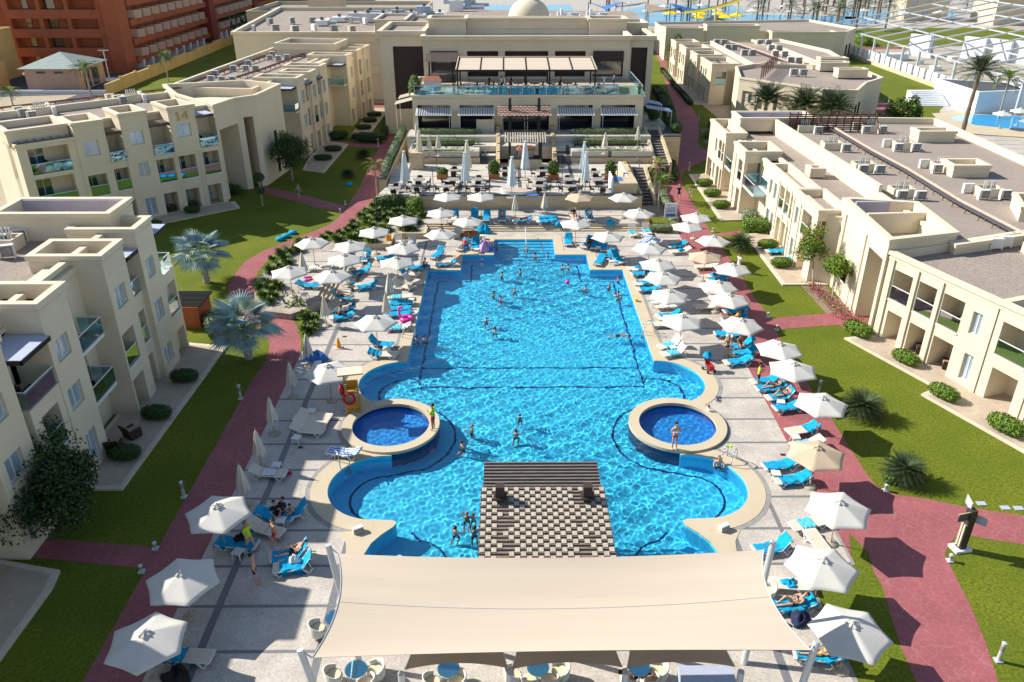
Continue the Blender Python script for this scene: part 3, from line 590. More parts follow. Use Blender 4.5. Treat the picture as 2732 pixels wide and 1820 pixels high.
for u0, u1 in ((0.05, 1.95), (4.7, 6.6), (9.2, 10.7)):
    a, c = f.p(-u1, .12), f.p(-u0, .12); B.rail((*a, 6.2), (*c, 6.2), True)
    if u0 < 1: e = f.p(-.02, -2.0); B.rail((*c, 6.2), (*e, 6.2), True)
    w = u1 - u0; o = f.p(-u1, -1.0); B.awning(o[0], o[1], w, 1.5, 9.25 if u0 < 5 else 9.1, math.atan2(f.d[1], f.d[0]) , u0 < 1) if False else None
def awn(f, u0, u1, v0, v1, z, solid):
    b = MB(); P3 = lambda u, v, zz: (*f.p(u, v), zz)
    for k in range(3): b.bar(P3(u0, v1, z - .1 * k), P3(u1, v1, z - .1 * k), .06); b.bar(P3(u0, v0, z - .1 * k), P3(u0, v1, z - .1 * k), .06); b.bar(P3(u1, v0, z - .1 * k), P3(u1, v1, z - .1 * k), .06)
    o = b.build('canopy_frame', 'dark_wood', B.root); b = MB()
    if solid: b.add([P3(u0, v0, z + .05), P3(u1, v0, z + .05), P3(u1, v1, z + .05), P3(u0, v1, z + .05)], [(0, 1, 2, 3)]); b.build('canopy_top', 'awning_blue', o)
    else:
        for k in range(7): u = u0 + (u1 - u0) * (k + .5) / 7; b.bar(P3(u, v0, z + .06), P3(u, v1, z + .06), .1, .05)
        b.build('slats', 'dark_wood_roof', o)
awn(f, -1.95, -.1, -2.2, .1, 9.4, True); awn(f, -6.6, -4.7, -2.0, .15, 9.15, False); awn(f, -10.6, -9.3, -2.0, .15, 9.0, False); awn(f, -18.2, -13.5, -1.05, -.2, 9.1, False)
# the numerals 1 and 4
b = MB(); P3 = lambda u, v, zz: (*f.p(u, v), zz); u = -3.7; z = 9.25
b.bar(P3(u, .1, z), P3(u, .1, z + .78), .13, .08); b.bar(P3(u, .1, z + .76), P3(u - .2, .1, z + .58), .1, .08); b.bar(P3(u - .2, .1, z), P3(u + .2, .1, z), .09, .08)
u = -2.95; b.bar(P3(u + .12, .1, z), P3(u + .12, .1, z + .78), .13, .08); b.bar(P3(u + .1, .1, z + .76), P3(u - .3, .1, z + .25), .1, .08); b.bar(P3(u - .32, .1, z + .24), P3(u + .3, .1, z + .24), .1, .08)
b.build('number_sign', 'gold', B.root); B.done()
# --- linking portal and the long range behind
B = Bld('apartment_building', 'cream three-storey apartment range with tall open portal leading to the restaurant', 'building')
lk = [f.p(.35, -1.0), (-28.9, 88.3), (-27.5, 90.5), (-27.9, 97.5), (-40, 97.5), (-38.6, 93)]
B.mass([f.p(.35, -.9), (-29.2, 88.0), (-27.4, 89.6), (-27.0, 92.6), (-26.5, 96.8), (-31.5, 99.5), (-40, 96.5), (-36.5, 90.5)], 10.1, par=2.3, ops={0: [(.5, 4.2, 0, 7.4, 'pass', 5.5)], 1: [(.7, 1.8, .0, 7.9, 'pass', 3.0)], 3: [(.6, 1.3, 3.6, 5.4, 'dark', .3), (.6, 1.3, .6, 2.4, 'dark', .3)]}, floor_z=8.6, roof='stucco')
f = Fr((-27.3, 90), (5.3, 42))      # u runs away from the camera, outside is +x
B.mass([f.p(6, -3.2), f.p(42, -2.2), f.p(42, -15), f.p(6, -14)], 9.6, par=.5)
def o3(u, fl, k='bal', w=1.25, **q): z = fl * 3.1; return (u, u + w, z + (.15 if fl == 0 else .3), z + (2.3 if fl == 0 else 2.5), k if fl else 'pat')
f.block(B, 11.8, 14.6, -5.5, 0, 9.95, [(13.0, 14.1, 6.6, 8.2, 'win'), (13.0, 14.1, 3.6, 5.2, 'win'), o3(12.1, 0)], left=[(.3, 2.2, 3.3, 5.5, 'bal', 1.0)])
f.block(B, 14.55, 16.6, -3, -.3, 9.2, [o3(14.9, 0), o3(14.9, 1), o3(14.9, 2)], par=.3)
f.block(B, 16.55, 19.1, -4, 0, 9.95, [(17.1, 18.3, 6.6, 8.2, 'win'), o3(17.1, 1), o3(17.1, 0)])
f.block(B, 19.05, 20.6, -3, -.3, 9.2, [o3(19.2, 0), o3(19.2, 1), o3(19.2, 2)], par=.3)
f.block(B, 20.55, 23.2, -5, 0, 10.1, [(21.0, 22.2, 6.6, 8.2, 'win'), (21.0, 22.2, 3.6, 5.2, 'win'), (21.0, 22.2, .6, 2.3, 'win')])
f.block(B, 23.15, 31.2, -4, -2.2, 9.6, [o3(24.2, 0), o3(24.2, 1)], par=.4)
f.block(B, 31.15, 34.0, -5.5, .3, 10.05, [(32.6, 33.7, 6.6, 8.2, 'win'), (32.6, 33.7, 3.6, 5.2, 'win'), o3(31.6, 0)], left=[(.4, 2.4, 6.2, 8.4, 'bal', 1.0), (.4, 2.4, 3.3, 5.4, 'bal', 1.0)])
f.block(B, 33.95, 36.2, -3, -.2, 9.2, [o3(34.4, 0), o3(34.4, 1), o3(34.4, 2)], par=.3)
f.block(B, 36.15, 38.9, -5, .4, 10.1, [o3(36.7, 0), o3(36.7, 1), o3(36.7, 2)]); f.block(B, 38.85, 42, -5, .7, 10.25, [o3(39.4, 0), o3(39.4, 1), (39.4, 40.6, 6.5, 8.3, 'win')])
for u, z in ((10.2, 6.15), (29.6, 6.15)):
    a = [(*f.p(u, .1), z), (*f.p(u + 1.6, .1), z), (*f.p(u, -3.5), z)]; b = MB(); b.prism([f.p(u, .12), f.p(u + 1.6, .12), f.p(u + 1.6, -4), f.p(u, -4)], z - .2, z); b.build('balcony_slab', 'patio_edge', B.root); B.rail(a[0], a[1]); B.rail(a[2], a[0])
awn(f, 10.0, 11.75, -4.3, -.1, 8.9, True); awn(f, 29.4, 31.1, -4.3, .1, 8.9, True); awn(f, 14.7, 16.5, -.3, .3, 8.8, True); awn(f, 19.1, 20.5, -.3, .3, 8.8, True)
B.mass([f.p(42.1, -3), f.p(42.1, -12), f.p(36, -12), f.p(36, -3)][::-1], 11.0, par=.9, z0=9, roof='purple_inner')
B.done()
# --- right front building, two storeys
B = Bld('apartment_building', 'cream two-storey apartment building at right with gravel roof and rows of air conditioners', 'building')
B.mass([(25.6, 60.9), (33.2, 56.5), (33.5, 94.4), (25.6, 94.4)], 5.85, par=.25, cor=.03, ch=.2, line=False)
B.mass([(30.9, 64.6), (31.2, 52.0), (49.8, 58), (49.8, 93.8), (30.0, 94.9)][::1], 6.65, par=.65, floor_z=6.0)
f = Fr((23.8, 94), (0, -1))      # u runs towards the camera, outside is -x
y = lambda Y: 94 - Y
def yo(Ya, Yb, *r): return (94 - Ya, 94 - Yb, *r)
f.block(B, 0, 7.3, -2.2, 0, 6.55, [yo(93.6, 91.6, .15, 2.3, 'pat'), yo(90.9, 90.0, .5, 2.3, 'win'), yo(89.2, 88.1, .15, 2.4, 'pat'), yo(87.7, 86.9, .15, 2.4, 'pat'), yo(90.9, 90.0, 3.6, 5.1, 'win'), yo(89.3, 88.1, 3.25, 5.3, 'bal'), yo(87.8, 87.0, 3.25, 5.3, 'bal')], right=[(.4, 1.4, .6, 2.2, 'blank')])
f.block(B, 7.25, 10.9, -3, -1.3, 5.9, [yo(86.3, 83.6, 3.2, 5.2, 'bal'), yo(86.2, 84.0, .15, 2.3, 'pat')], par=.3)
b = MB(); b.box(23.9, 25.2, 84.0, 86.4, 2.95, 3.15); b.build('balcony_slab', 'white_paint', B.root); B.rail((23.95, 86.4, 3.15), (23.95, 84, 3.15)); B.rail((23.95, 84, 3.15), (25.1, 84, 3.15))
f.block(B, 10.85, 15.15, -3.6, 0, 6.5, [yo(82.6, 81.7, 3.7, 5.0, 'win'), yo(80.9, 79.5, 3.2, 5.3, 'bal'), yo(82.6, 81.5, .5, 2.2, 'win'), yo(80.6, 79.4, .15, 2.4, 'pat')], right=[(.35, 2.0, 3.25, 5.3, 'bal', 1.2)])
f.block(B, 15.1, 19.0, -3.5, -1.7, 5.95, [yo(78.5, 75.4, 3.2, 5.2, 'bal'), yo(78.4, 76.2, .15, 2.3, 'pat')], par=.35)
b = MB(); b.box(23.9, 25.6, 75.1, 78.8, 2.95, 3.15); b.build('balcony_slab', 'white_paint', B.root); B.rail((23.95, 78.8, 3.15), (23.95, 75.2, 3.15))
f.block(B, 18.95, 27.3, -3.2, -1.35, 6.3, [yo(74.4, 73.6, 3.6, 5.0, 'win'), yo(73.0, 72.1, 3.5, 5.0, 'win'), yo(71.3, 69.9, 3.2, 5.3, 'bal'), yo(69.5, 68.4, 3.2, 5.3, 'bal'), yo(68.0, 67.0, 3.2, 5.3, 'bal'), yo(74.2, 73.2, .5, 2.2, 'win'), yo(72.8, 71.9, .5, 2.2, 'win'), yo(71.1, 70, .15, 2.4, 'pat'), yo(69.4, 68.4, .15, 2.4, 'pat'), yo(68, 67, .15, 2.4, 'pat')])
f.block(B, 27.25, 33.1, -3.6, -1.05, 6.25, [yo(65.9, 65.0, 3.5, 5.0, 'win'), yo(64.2, 61.8, 3.2, 5.3, 'bal'), yo(65.9, 65.0, .5, 2.2, 'win'), yo(63.8, 62.2, .15, 2.4, 'pat')], right=[(.4, 2.1, 3.2, 5.3, 'bal', 1.2)])
for Y in (82.0, 71.6, 69.7, 68.2, 66.55, 64.8): b = MB(); xx = 23.72 if Y > 78 else (25.07 if Y > 66.6 else 24.77); b.box(xx, xx + .1, Y - .16, Y + .16, 0, 5.6); b.build('pilaster', 'stucco', B.root)
# linking wall with tall passage and the angular roof enclosure
B.mass([(26.2, 51.4), (31.6, 52.9), (32.0, 59.9), (27.4, 61.0), (26.6, 60.9)], 7.25, par=1.7, ops={4: [(1.2, 1.55, 0, 6.3, 'blank', .25), (2.4, 3.6, 1.4, 3.2, 'dark', .3), (5.6, 5.9, 0, 6.2, 'blank', .25), (6.5, 9.1, 0, 5.6, 'pass', 4.6)]}, roof='stucco', t=.38)
b = MB(); b.prism([(27, 57.0), (31.6, 57.3), (31.6, 57.6), (27, 57.3)], 5.6, 7.2); b.build('partition_wall', 'stucco', B.root)
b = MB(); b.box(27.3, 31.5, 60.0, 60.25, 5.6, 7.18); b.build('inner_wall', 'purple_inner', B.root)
g = Fr((26.4, 51.3), (4.0, -11.2))
def gb(a, b_, *r): return (a, b_, *r)
g.block(B, 0, 9.0, -14, 0, 6.45, [(.9, 2.2, .15, 2.35, 'pat'), (2.95, 4.3, .15, 2.35, 'pat'), (5.0, 6.6, .15, 2.35, 'pat'), (7.5, 8.2, .5, 2.3, 'win'), (.7, 2.4, 3.2, 5.35, 'balR'), (2.9, 4.5, 3.2, 5.35, 'bal'), (4.95, 6.6, 3.2, 5.35, 'balR'), (7.3, 8.0, 3.6, 5.1, 'win')], par=.6)
g.block(B, 8.95, 30.0, -14, .04, 6.5, [(9.6, 11.4, .15, 2.35, 'patR'), (12.4, 14.2, .15, 2.35, 'pat'), (9.4, 11.5, 3.2, 5.35, 'balR'), (12.3, 14.1, 3.2, 5.35, 'bal'), (15.2, 17, .15, 2.35, 'pat'), (15.2, 17, 3.2, 5.35, 'bal'), (18, 19, 3.6, 5.1, 'win')], par=.6)
for u in (.42, 2.6, 4.65, 8.75, 11.9, 14.7): b = MB(); p, q = g.p(u - .17, .07), g.p(u + .17, .07); b.prism([g.p(u - .17, .12), g.p(u + .17, .12), g.p(u + .17, .02), g.p(u - .17, .02)], 0, 6.0); b.build('pilaster', 'stucco', B.root)
# parapet wall with jointed panels across the roof, the low stair boxes and the far enclosure
b = MB(); b.prism([(30.0, 90.3), (30.3, 90.3), (31.2, 64.4), (30.9, 64.4)], 5.6, 7.25)
for k in range(15): t = (k + .5) / 15; yy = 90.2 - 25.6 * t; xx = 30.0 + .9 * t; b.box(xx - .012, xx + .005, yy - .03, yy + .03, 5.6, 7.2)
b.build('dividing_wall', 'stucco', B.root)
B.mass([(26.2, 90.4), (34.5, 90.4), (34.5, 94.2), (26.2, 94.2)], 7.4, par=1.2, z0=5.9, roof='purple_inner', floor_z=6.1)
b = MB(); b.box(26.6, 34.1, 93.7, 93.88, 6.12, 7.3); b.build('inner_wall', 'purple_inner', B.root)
B.mass(rect(40.5, 43.8, 71, 73.4), 7.15, par=.7, z0=6, roof='stucco'); B.mass(rect(43.6, 47.5, 84.5, 86.5), 7.2, par=.7, z0=6, roof='stucco'); B.mass([(39.5, 58.7), (45, 57.2), (47, 61), (41, 62.5)], 7.2, par=.7, z0=6, roof='stucco'); B.mass(rect(28.0, 29.4, 72.2, 73.6), 6.55, par=.2, z0=5.7, roof='stucco', cor=.03)
B.done()
# --- the restaurant: ground floor with five bays, roof terrace, upper hall behind
B = Bld('restaurant_building', 'large cream restaurant building with roof terrace and striped awnings above the pool', 'building', group=None)
Z0 = 4.0
bays = [(-10.9, -6.85), (-5.75, -1.6), (-.55, 5.3), (6.3, 10.55), (11.6, 15.75)]
B.mass([(-11.5, 99.8), (16.75, 99.8), (17.4, 113.5), (-12.2, 113.5)], 8.25, par=.3, z0=2.5, ops={0: [(a + 11.5, b_ + 11.5, Z0 + .02, 7.03, 'dark', 2.5) for a, b_ in bays]}, roof='patio_stone', cor=.2)
ub = [(-10.2, -6.6), (-5.3, -1.1), (-.2, 5.65), (6.55, 10.7), (11.7, 15.8)]
B.mass([(-11.2, 113), (16.6, 113), (16.6, 120.5), (-11.2, 120.5)], 13.55, par=.8, z0=6, ops={0: [(a + 11.2, b_ + 11.2, 7.98, 11.6, 'dark' if i in (0, 4) else 'lat', .8) for i, (a, b_) in enumerate(ub)]}, cor=.3, ch=.6)
for i in (0, 4): a, b_ = ub[i]; b = MB(); b.box(a, b_, 112.75, 112.9, 10.3, 11.6); b.build('lattice_screen', 'lattice', B.root)
B.mass([(16.7, 114.2), (20, 114.2), (20, 128), (16.7, 128)], 13.4, par=.8, z0=0, ops={0: [(.3, 2.5, 4.5, 11.9, 'lat')]}, cor=.3, ch=.6)
B.mass([(-17.3, 115.6), (-11.3, 115.6), (-11.3, 128), (-17.3, 128)], 13.9, par=.6, z0=0, ops={0: [(1.7, 5.9, 3.5, 11.9, 'lat')]}, cor=.3, ch=.6)
B.mass([(-45.7, 142), (-16.6, 142), (-16.6, 190), (-50, 190)], 11.0, par=.7, z0=0, ops={0: [(18.6, 24.9, 5.6, 9.3, 'blank', .25), (18.6, 24.9, .6, 4.2, 'blank', .25)]}, cor=.3, ch=.5)
B.mass([(-21.8, 141.2), (-16.7, 141.2), (-16.7, 152), (-21.8, 152)], 13.0, par=.4, z0=10, cor=.2); B.mass([(-16.5, 141.6), (-10.8, 136), (-10.8, 152), (-16.5, 152)], 12.6, par=.4, z0=0, cor=.1)
B.mass([(-5.6, 120.6), (11.6, 120.6), (11.6, 122.6), (-5.6, 122.6)], 15.1, par=.5, z0=12, cor=.25)
B.mass([(-10.9, 119.4), (-5.65, 119.4), (-5.65, 124), (-10.9, 124)], 15.15, par=.5, z0=12, cor=.25)
B.mass([(11.65, 119.6), (16.9, 119.6), (16.9, 124), (11.65, 124)], 15.05, par=.5, z0=12, cor=.25); B.mass([(17.1, 124), (20.6, 124), (20.6, 130), (17.1, 130)], 14.1, par=.4, z0=12)
b = MB(); b.lathe([(3.15, -1.5), (3.15, 0), (3.05, .7), (2.75, 1.5), (2.2, 2.2), (1.4, 2.7), (.7, 2.9), (.05, 2.95)], 36, (3.4, 128, 14.2)); b.build('dome', 'stucco', B.root, True)
b = MB(); b.lathe([(.9, 0), (.95, .5), (.5, .9), (.05, 1.0)], 16, (3.4, 128, 17.0)); b.build('dome_finial', 'stucco', B.root, True)
b = MB(); b.prism([(-11, 124), (20.6, 124), (24, 160), (-11, 165)], 8, 12.6); b.build('rear_roof', 'roof_gravel', B.root)
# awnings of the bays
for i, (a, b_) in enumerate(bays):
    parts = [(a, b_)] if i != 2 else [(a, (a + b_) / 2 - .08), ((a + b_) / 2 + .08, b_)]
    for a2, c2 in parts:
        r = MB(); r.add([(a2 - .15, 99.7, 6.75), (c2 + .15, 99.7, 6.75), (c2 + .15, 98.3, 6.1), (a2 - .15, 98.3, 6.1), (a2 - .15, 99.7, 6.71), (c2 + .15, 99.7, 6.71), (c2 + .15, 98.3, 6.06), (a2 - .15, 98.3, 6.06)], [(3, 2, 1, 0), (4, 5, 6, 7), (0, 1, 5, 4), (2, 3, 7, 6), (1, 2, 6, 5), (3, 0, 4, 7)])
        ao = r.build('awning', 'white_paint', B.root); r = MB(); k = int((c2 - a2) / .28)
        for j in range(k): xx = a2 + (j + .5) * (c2 - a2) / k; r.bar((xx, 99.68, 6.79), (xx, 98.3, 6.14), .07, .03)
        r.build('stripe', 'stair_dark', ao); r = MB()
        for xx in (a2 + .1, c2 - .1): r.tube((xx, 98.32, 6.1), (xx, 98.32, 4), .03)
        r.build('awning_pole', 'white_paint', ao)
B.done()
# --- buildings to the right of the far path, in rows
B = Bld('apartment_building', 'cream two-storey apartment building beyond the three date palms with roof full of air conditioners', 'building')
q0 = [(33.2, 170), (33.9, 136.8)]
f = Fr((q0[0][0], q0[0][1]), (q0[1][0] - q0[0][0], q0[1][1] - q0[0][1])); Lf = math.hypot(q0[1][0] - q0[0][0], q0[1][1] - q0[0][1])
B.mass([f.p(0, -2.4), f.p(Lf, -2.4), f.p(Lf + .0, -20), f.p(0, -20)], 6.0, par=.3, cor=.05)
k = Lf / 34
for i, (a, b_, v) in enumerate(((0, 5, 0), (5, 8, -1.2), (8, 14, .0), (14, 17.5, -1.2), (17.5, 23, 0), (23, 26, -1.2), (26, 34, .1))):
    ops = [((a + .5) * k, (a + 1.6) * k, .15, 2.3, 'pat'), ((a + .5) * k, (a + 1.6) * k, 3.25, 5.3, 'bal')] + ([((a + 2.4) * k, (a + 3.3) * k, 3.6, 5.1, 'win'), ((a + 2.4) * k, (a + 3.3) * k, .6, 2.2, 'win'), ((a + 3.9) * k, (a + 4.8) * k, .15, 2.3, 'pat'), ((a + 3.9) * k, (a + 4.8) * k, 3.25, 5.3, 'bal')] if b_ - a > 4.9 else [])
    f.block(B, a * k + .02 * (i % 2), b_ * k, -4.5, v, 6.6 if v > -1 else 5.9, ops, right=[(.8, 2.6, 3.2, 5.3, 'bal', 1.0)] if i == 6 else [], par=.6)
B.done()
B = Bld('apartment_building', 'cream blind-walled apartment wing standing right behind the three date palms', 'building')
wg = [(35.0, 124.2), (44.0, 114.2), (48.4, 113.2), (52.2, 119.5), (56.5, 124), (57, 134), (50, 135.5), (45, 141), (37.2, 135)]
B.mass(wg, 6.45, par=.6, ops={0: [(.8, 2.5, .1, 4.6, 'blank', .25), (3.1, 4.9, .1, 4.6, 'blank', .25), (6.2, 8.6, .1, 4.6, 'blank', .25), (9.6, 12.6, .1, 4.6, 'blank', .25)], 2: [(.8, 2.4, .1, 4.2, 'dark', .5), (3.4, 5.0, .1, 4.2, 'dark', .5)]})
B.wall((36.15, 122.72), (37.25, 121.5), 2.9, 4.3, [(.1, 1.5, 3.0, 4.2, 'win')]); B.mass([(40.7, 137.4), (51, 136), (52, 160), (40.7, 168)], 6.5, par=.5) 
for x, y in ((50.2, 133), (52, 138), (50.5, 126)): B.mass(rect(x, x + 4.5, y, y + 2), 7.3, par=.6, z0=6, roof='purple_inner')
B.done()
B = Bld('apartment_building', 'cream two-storey apartment building farthest along the right path by the water park', 'building')
B.mass([(35.6, 189), (75, 187), (80.5, 195), (76, 214), (36.3, 208)], 6.2, par=.5, ops={1: [(2, 3.4, .1, 3.2, 'dark', .4), (5, 6.4, .1, 3.2, 'dark', .4)]}); B.mass([(35.4, 188.2), (43.5, 187.4), (43.5, 191), (35.4, 192)], 6.9, par=.6, z0=0); B.mass([(44.5, 188.4), (56, 187.6), (56, 191), (44.5, 192)], 7.4, par=.8, z0=0); B.mass([(58, 184.6), (72, 184.6), (72, 188), (58, 188)], 6.4, par=.5)
B.mass([(50, 140), (58, 141), (60, 156), (56, 173), (50, 172)], 6.3, par=.5)
B.done()
# ------------------------------------------------------------------ raised levels, steps and walls round the pool
UD = .55; TF = 1.85                                       # upper deck and restaurant terrace levels
b = MB(); b.prism([(-7.8, 74.5), (13.9, 74.2), (13.9, 79.3), (-8.6, 79.3), (-8.6, 76)], 0, UD, 'deck')
b.prism([(-18.4, 54.6), (-16.2, 54.0), (-14.2, 56.0), (-14.85, 57.4), (-14.85, 65.2), (-14.2, 69.0), (-10.75, 69.0), (-10.75, 71.85), (-7.8, 71.85), (-7.8, 76), (-8.7, 76), (-8.8, 79.3), (-13.2, 79.3), (-13.4, 74), (-15.0, 71), (-18.6, 68.6), (-20.4, 64), (-20.6, 60), (-19.6, 56.5)], 0, .5, 'gravel_bed')
b.prism([(-18.2, 55.8), (-16.3, 55.2), (-14.86, 57.41), (-14.86, 65.19), (-14.22, 67.8), (-15.5, 67.6), (-17.8, 66.4), (-18.3, 63)], .4, .512, 'deck')
struct(b.build('raised_terrace'))
b = MB()
for k in range(3): b.box(-7.79, 13.88, 73.62 + .3 * k, 74.6, 0.0 if k == 0 else .14 * k, .14 * (k + 1), 'coping')
struct(b.build('wide_steps'))
b = MB()
for k in range(3): b.box(-14.86, -13.98 - .3 * k, 57.45, 64.95, .13 * k if k else 0, .13 * (k + 1), 'coping')
struct(b.build('side_steps'))
b = MB(); b.box(-14.3, -10.6, 68.86, 69.02, 0, .56); b.box(-10.9, -10.62, 69.02, 71.7, 0, .555); b.box(-10.9, -7.65, 71.7, 71.87, 0, .56); b.box(-7.92, -7.65, 71.87, 73.6, 0, .555)
setp(b.build('low_wall', 'coping'), 'low beige stone kerb wall stepping around the left planting bed', 'wall')
b = MB(); b.box(-9.0, 13.9, 79.2, 79.5, 0, TF + .04, 'retain_stone'); b.box(-9.0, 13.95, 79.14, 79.56, TF + .04, TF + .12, 'dark_stone'); b.box(13.6, 13.9, 79.5, 90.0, 0, TF + .3, 'retain_stone')
setp(b.build('retaining_wall'), 'long pale limestone retaining wall below the restaurant terrace', 'wall')
b = MB(); b.sheet([(-13.4, 79.0), (-8.9, 79.0), (-8.9, 79.45), (13.6, 79.45), (13.6, 90.2), (18.2, 90.2), (18.2, 92), (-14.2, 92.4), (-12.0, 84), (-12.9, 82.0)], TF); b.prism([(-12.6, 82.4), (-9.0, 79.2), (13.6, 79.45), (13.6, 92.4), (-13.2, 92.4)], 0, TF - .01); struct(b.build('restaurant_terrace', 'terrace_paving'))
b = MB(); b.box(-11.4, -3.2, 92.3, 100, 1.8, 3.2); b.box(7.55, 17.0, 92.3, 100, 1.8, 3.2); b.box(-12, 17.4, 96.5, 100.2, 1.8, 4.0 - .01); b.box(-4, 8, 94.5, 100, 1.8, 3.3); struct(b.build('terrace_tiers', 'terrace_paving'))
def mixed_label(i, side): return f"{['lowest', 'middle', 'highest'][i]} stone planter wall with clipped hedge on the {side} restaurant steps"
# planter tiers with clipped silver hedges (hedges come later)
TIERS = []
for i, (yy, zb, zt) in enumerate(((92.2, TF, 2.5), (94.9, 2.5, 3.15), (97.3, 3.15, 3.8))):
    for side, x0, x1 in (('left', -11.3, -3.1 + .12 * i), ('right', 7.55, 17.0 - .15 * i)):
        b = MB(); b.box(x0, x1, yy, yy + .22, zb - .3, zt, 'retain_stone'); b.box(x0 - .05, x1 + .05, yy - .04, yy + 1.0, zt, zt + .06, 'dark_stone')
        setp(b.build('planter_wall'), mixed_label(i, side), 'planter', 'tiered planters on the restaurant steps'); TIERS.append((x0 + .2, x1 - .2, yy + .15, zt + .05, i, side))
# stairs between tiers
for nm, x0, x1, lab in (('left', -3.0, -1.3, 'dark stone stair left of the grill pavilion'), ('right', 5.5, 7.5, 'dark stone stair right of the grill pavilion')):
    b = MB()
    for fl in range(3):
        for k in range(4): b.box(x0, x1, 91.9 + 2.5 * fl + .32 * k, 94.4 + 2.5 * fl, TF - .2, TF + .65 * fl + .16 * (k + 1), 'stair_dark')
    for k in range(2): b.box(x0 + .01, x1 - .01, 93.2 + 2.5 * k, 94.3 + 2.5 * k, TF + .6, TF + .65 * (k + 1) + .004, 'terrace_paving')
    setp(b.build('stone_stair'), lab, 'stairs')
for nm, x, lab in (('l', -1.25, 'left sloping stone wall flanking the grill pavilion'), ('r', 5.35, 'right sloping stone wall flanking the grill pavilion')):
    b = MB(); b.add([(x, 90.2, TF), (x + .45, 90.2, TF), (x + .45, 99.6, TF), (x, 99.6, TF), (x, 90.2, 2.4), (x + .45, 90.2, 2.4), (x + .45, 99.6, 4.7), (x, 99.6, 4.7)], [(3,2,1,0),(4,5,6,7),(0,1,5,4),(1,2,6,5),(2,3,7,6),(3,0,4,7)], 'retain_stone')
    for k in range(5): b.box(x + .08, x + .37, 90.8 + 2 * k, 91.1 + 2 * k, 2.5 + .49 * k, 2.66 + .49 * k, 'yellow')
    setp(b.build('flanking_wall'), lab, 'wall')
def stair(x0, x1, y0, y1, z0, z1, n, lab, sh=0.0):
    b = MB()
    for k in range(n):
        a = y0 + (y1 - y0) * k / n; s = sh * k / n; b.box(x0 + s, x1 + s, a, y1, z0 - .3, z0 + (z1 - z0) * (k + 1) / n, 'stair_dark'); b.box(x0 + s, x1 + s, a - .02, a + .06, z0 + (z1 - z0) * (k + 1) / n, z0 + (z1 - z0) * (k + 1) / n + .012, 'coping')
    for x, s in ((x0 - .32, 0), (x1, 0)):
        b.add([(x, y0, 0), (x + .3, y0, 0), (x + .3 + sh, y1, 0), (x + sh, y1, 0), (x, y0, z0 + .5), (x + .3, y0, z0 + .5), (x + .3 + sh, y1, z1 + .5), (x + sh, y1, z1 + .5)], [(3,2,1,0),(4,5,6,7),(0,1,5,4),(1,2,6,5),(2,3,7,6),(3,0,4,7)], 'retain_stone')
    return setp(b.build('outdoor_stair'), lab, 'stairs')
stair(17.3, 18.7, 90.6, 100.0, TF, 4.0, 14, 'long dark stair climbing the right side of the planter tiers')
stair(14.2, 15.6, 82.0, 89.8, .1, TF, 11, 'dark stair beside the service counter leading down to the red path')
# upper walk beside the restaurant, blue in the shade
b = MB(); b.prism([(16.9, 99.9), (20.6, 99.9), (19.6, 114), (17.3, 114)], 1.8, 4.0); struct(b.build('upper_walk', 'terrace_paving'))
b = MB(); b.prism([(18.9, 96.6), (21.0, 96.6), (21.4, 101), (20.0, 101)], 0, 3.9, 'retain_stone'); b.prism([(18.85, 96.5), (21.1, 96.5), (21.5, 101.1), (19.9, 101.1)], 3.9, 4.05, 'dark_stone'); setp(b.build('corner_planter'), 'tall stone corner planter with glass rail above the path', 'planter')
# left path wall with long planting trough
b = MB(); a0 = (-13.5, 84.3); a1 = (-14.0, 108); b.prism([(-13.75, 84.2), (-12.9, 84.0), (-13.1, 108), (-14.1, 108)], 0, 2.3, 'retain_stone'); b.prism([(-13.85, 84.1), (-12.95, 83.95), (-13.1, 108), (-14.2, 108)], 2.3, 2.4, 'dark_stone')
setp(b.build('trough_wall'), 'long low stone trough wall between left path and restaurant terrace', 'wall')
b = MB(); b.box(-10.9, -9.5, 89.4, 91.3, TF, TF + 1.9, 'retain_stone'); b.box(-10.4, -10.0, 90.3, 90.8, TF + 1.9, TF + 1.96, 'charcoal'); setp(b.build('service_box'), 'square stone service box at left end of restaurant terrace', 'service box')
b = MB(); b.box(10.9, 13.4, 79.6, 82.1, TF, TF + 1.2, 'retain_stone'); b.box(11.0, 12.0, 80.6, 81.9, TF + 1.2, TF + 1.24, 'cloth_blue'); b.box(10.72, 10.88, 79.6, 82.4, TF, TF + 1.7, 'white_wall'); b.box(12.7, 13.6, 82.1, 89.9, TF, TF + .75, 'retain_stone'); b.box(12.75, 13.0, 82.0, 89.8, TF + .75, TF + .8, 'white_wall')
for k in range(3): b.box(13.2, 13.45, 82.4 + 3.4 * k, 82.65 + 3.4 * k, TF + .75, TF + .9, 'yellow')
setp(b.build('service_counter'), 'white and stone service counter at right end of restaurant terrace', 'counter')
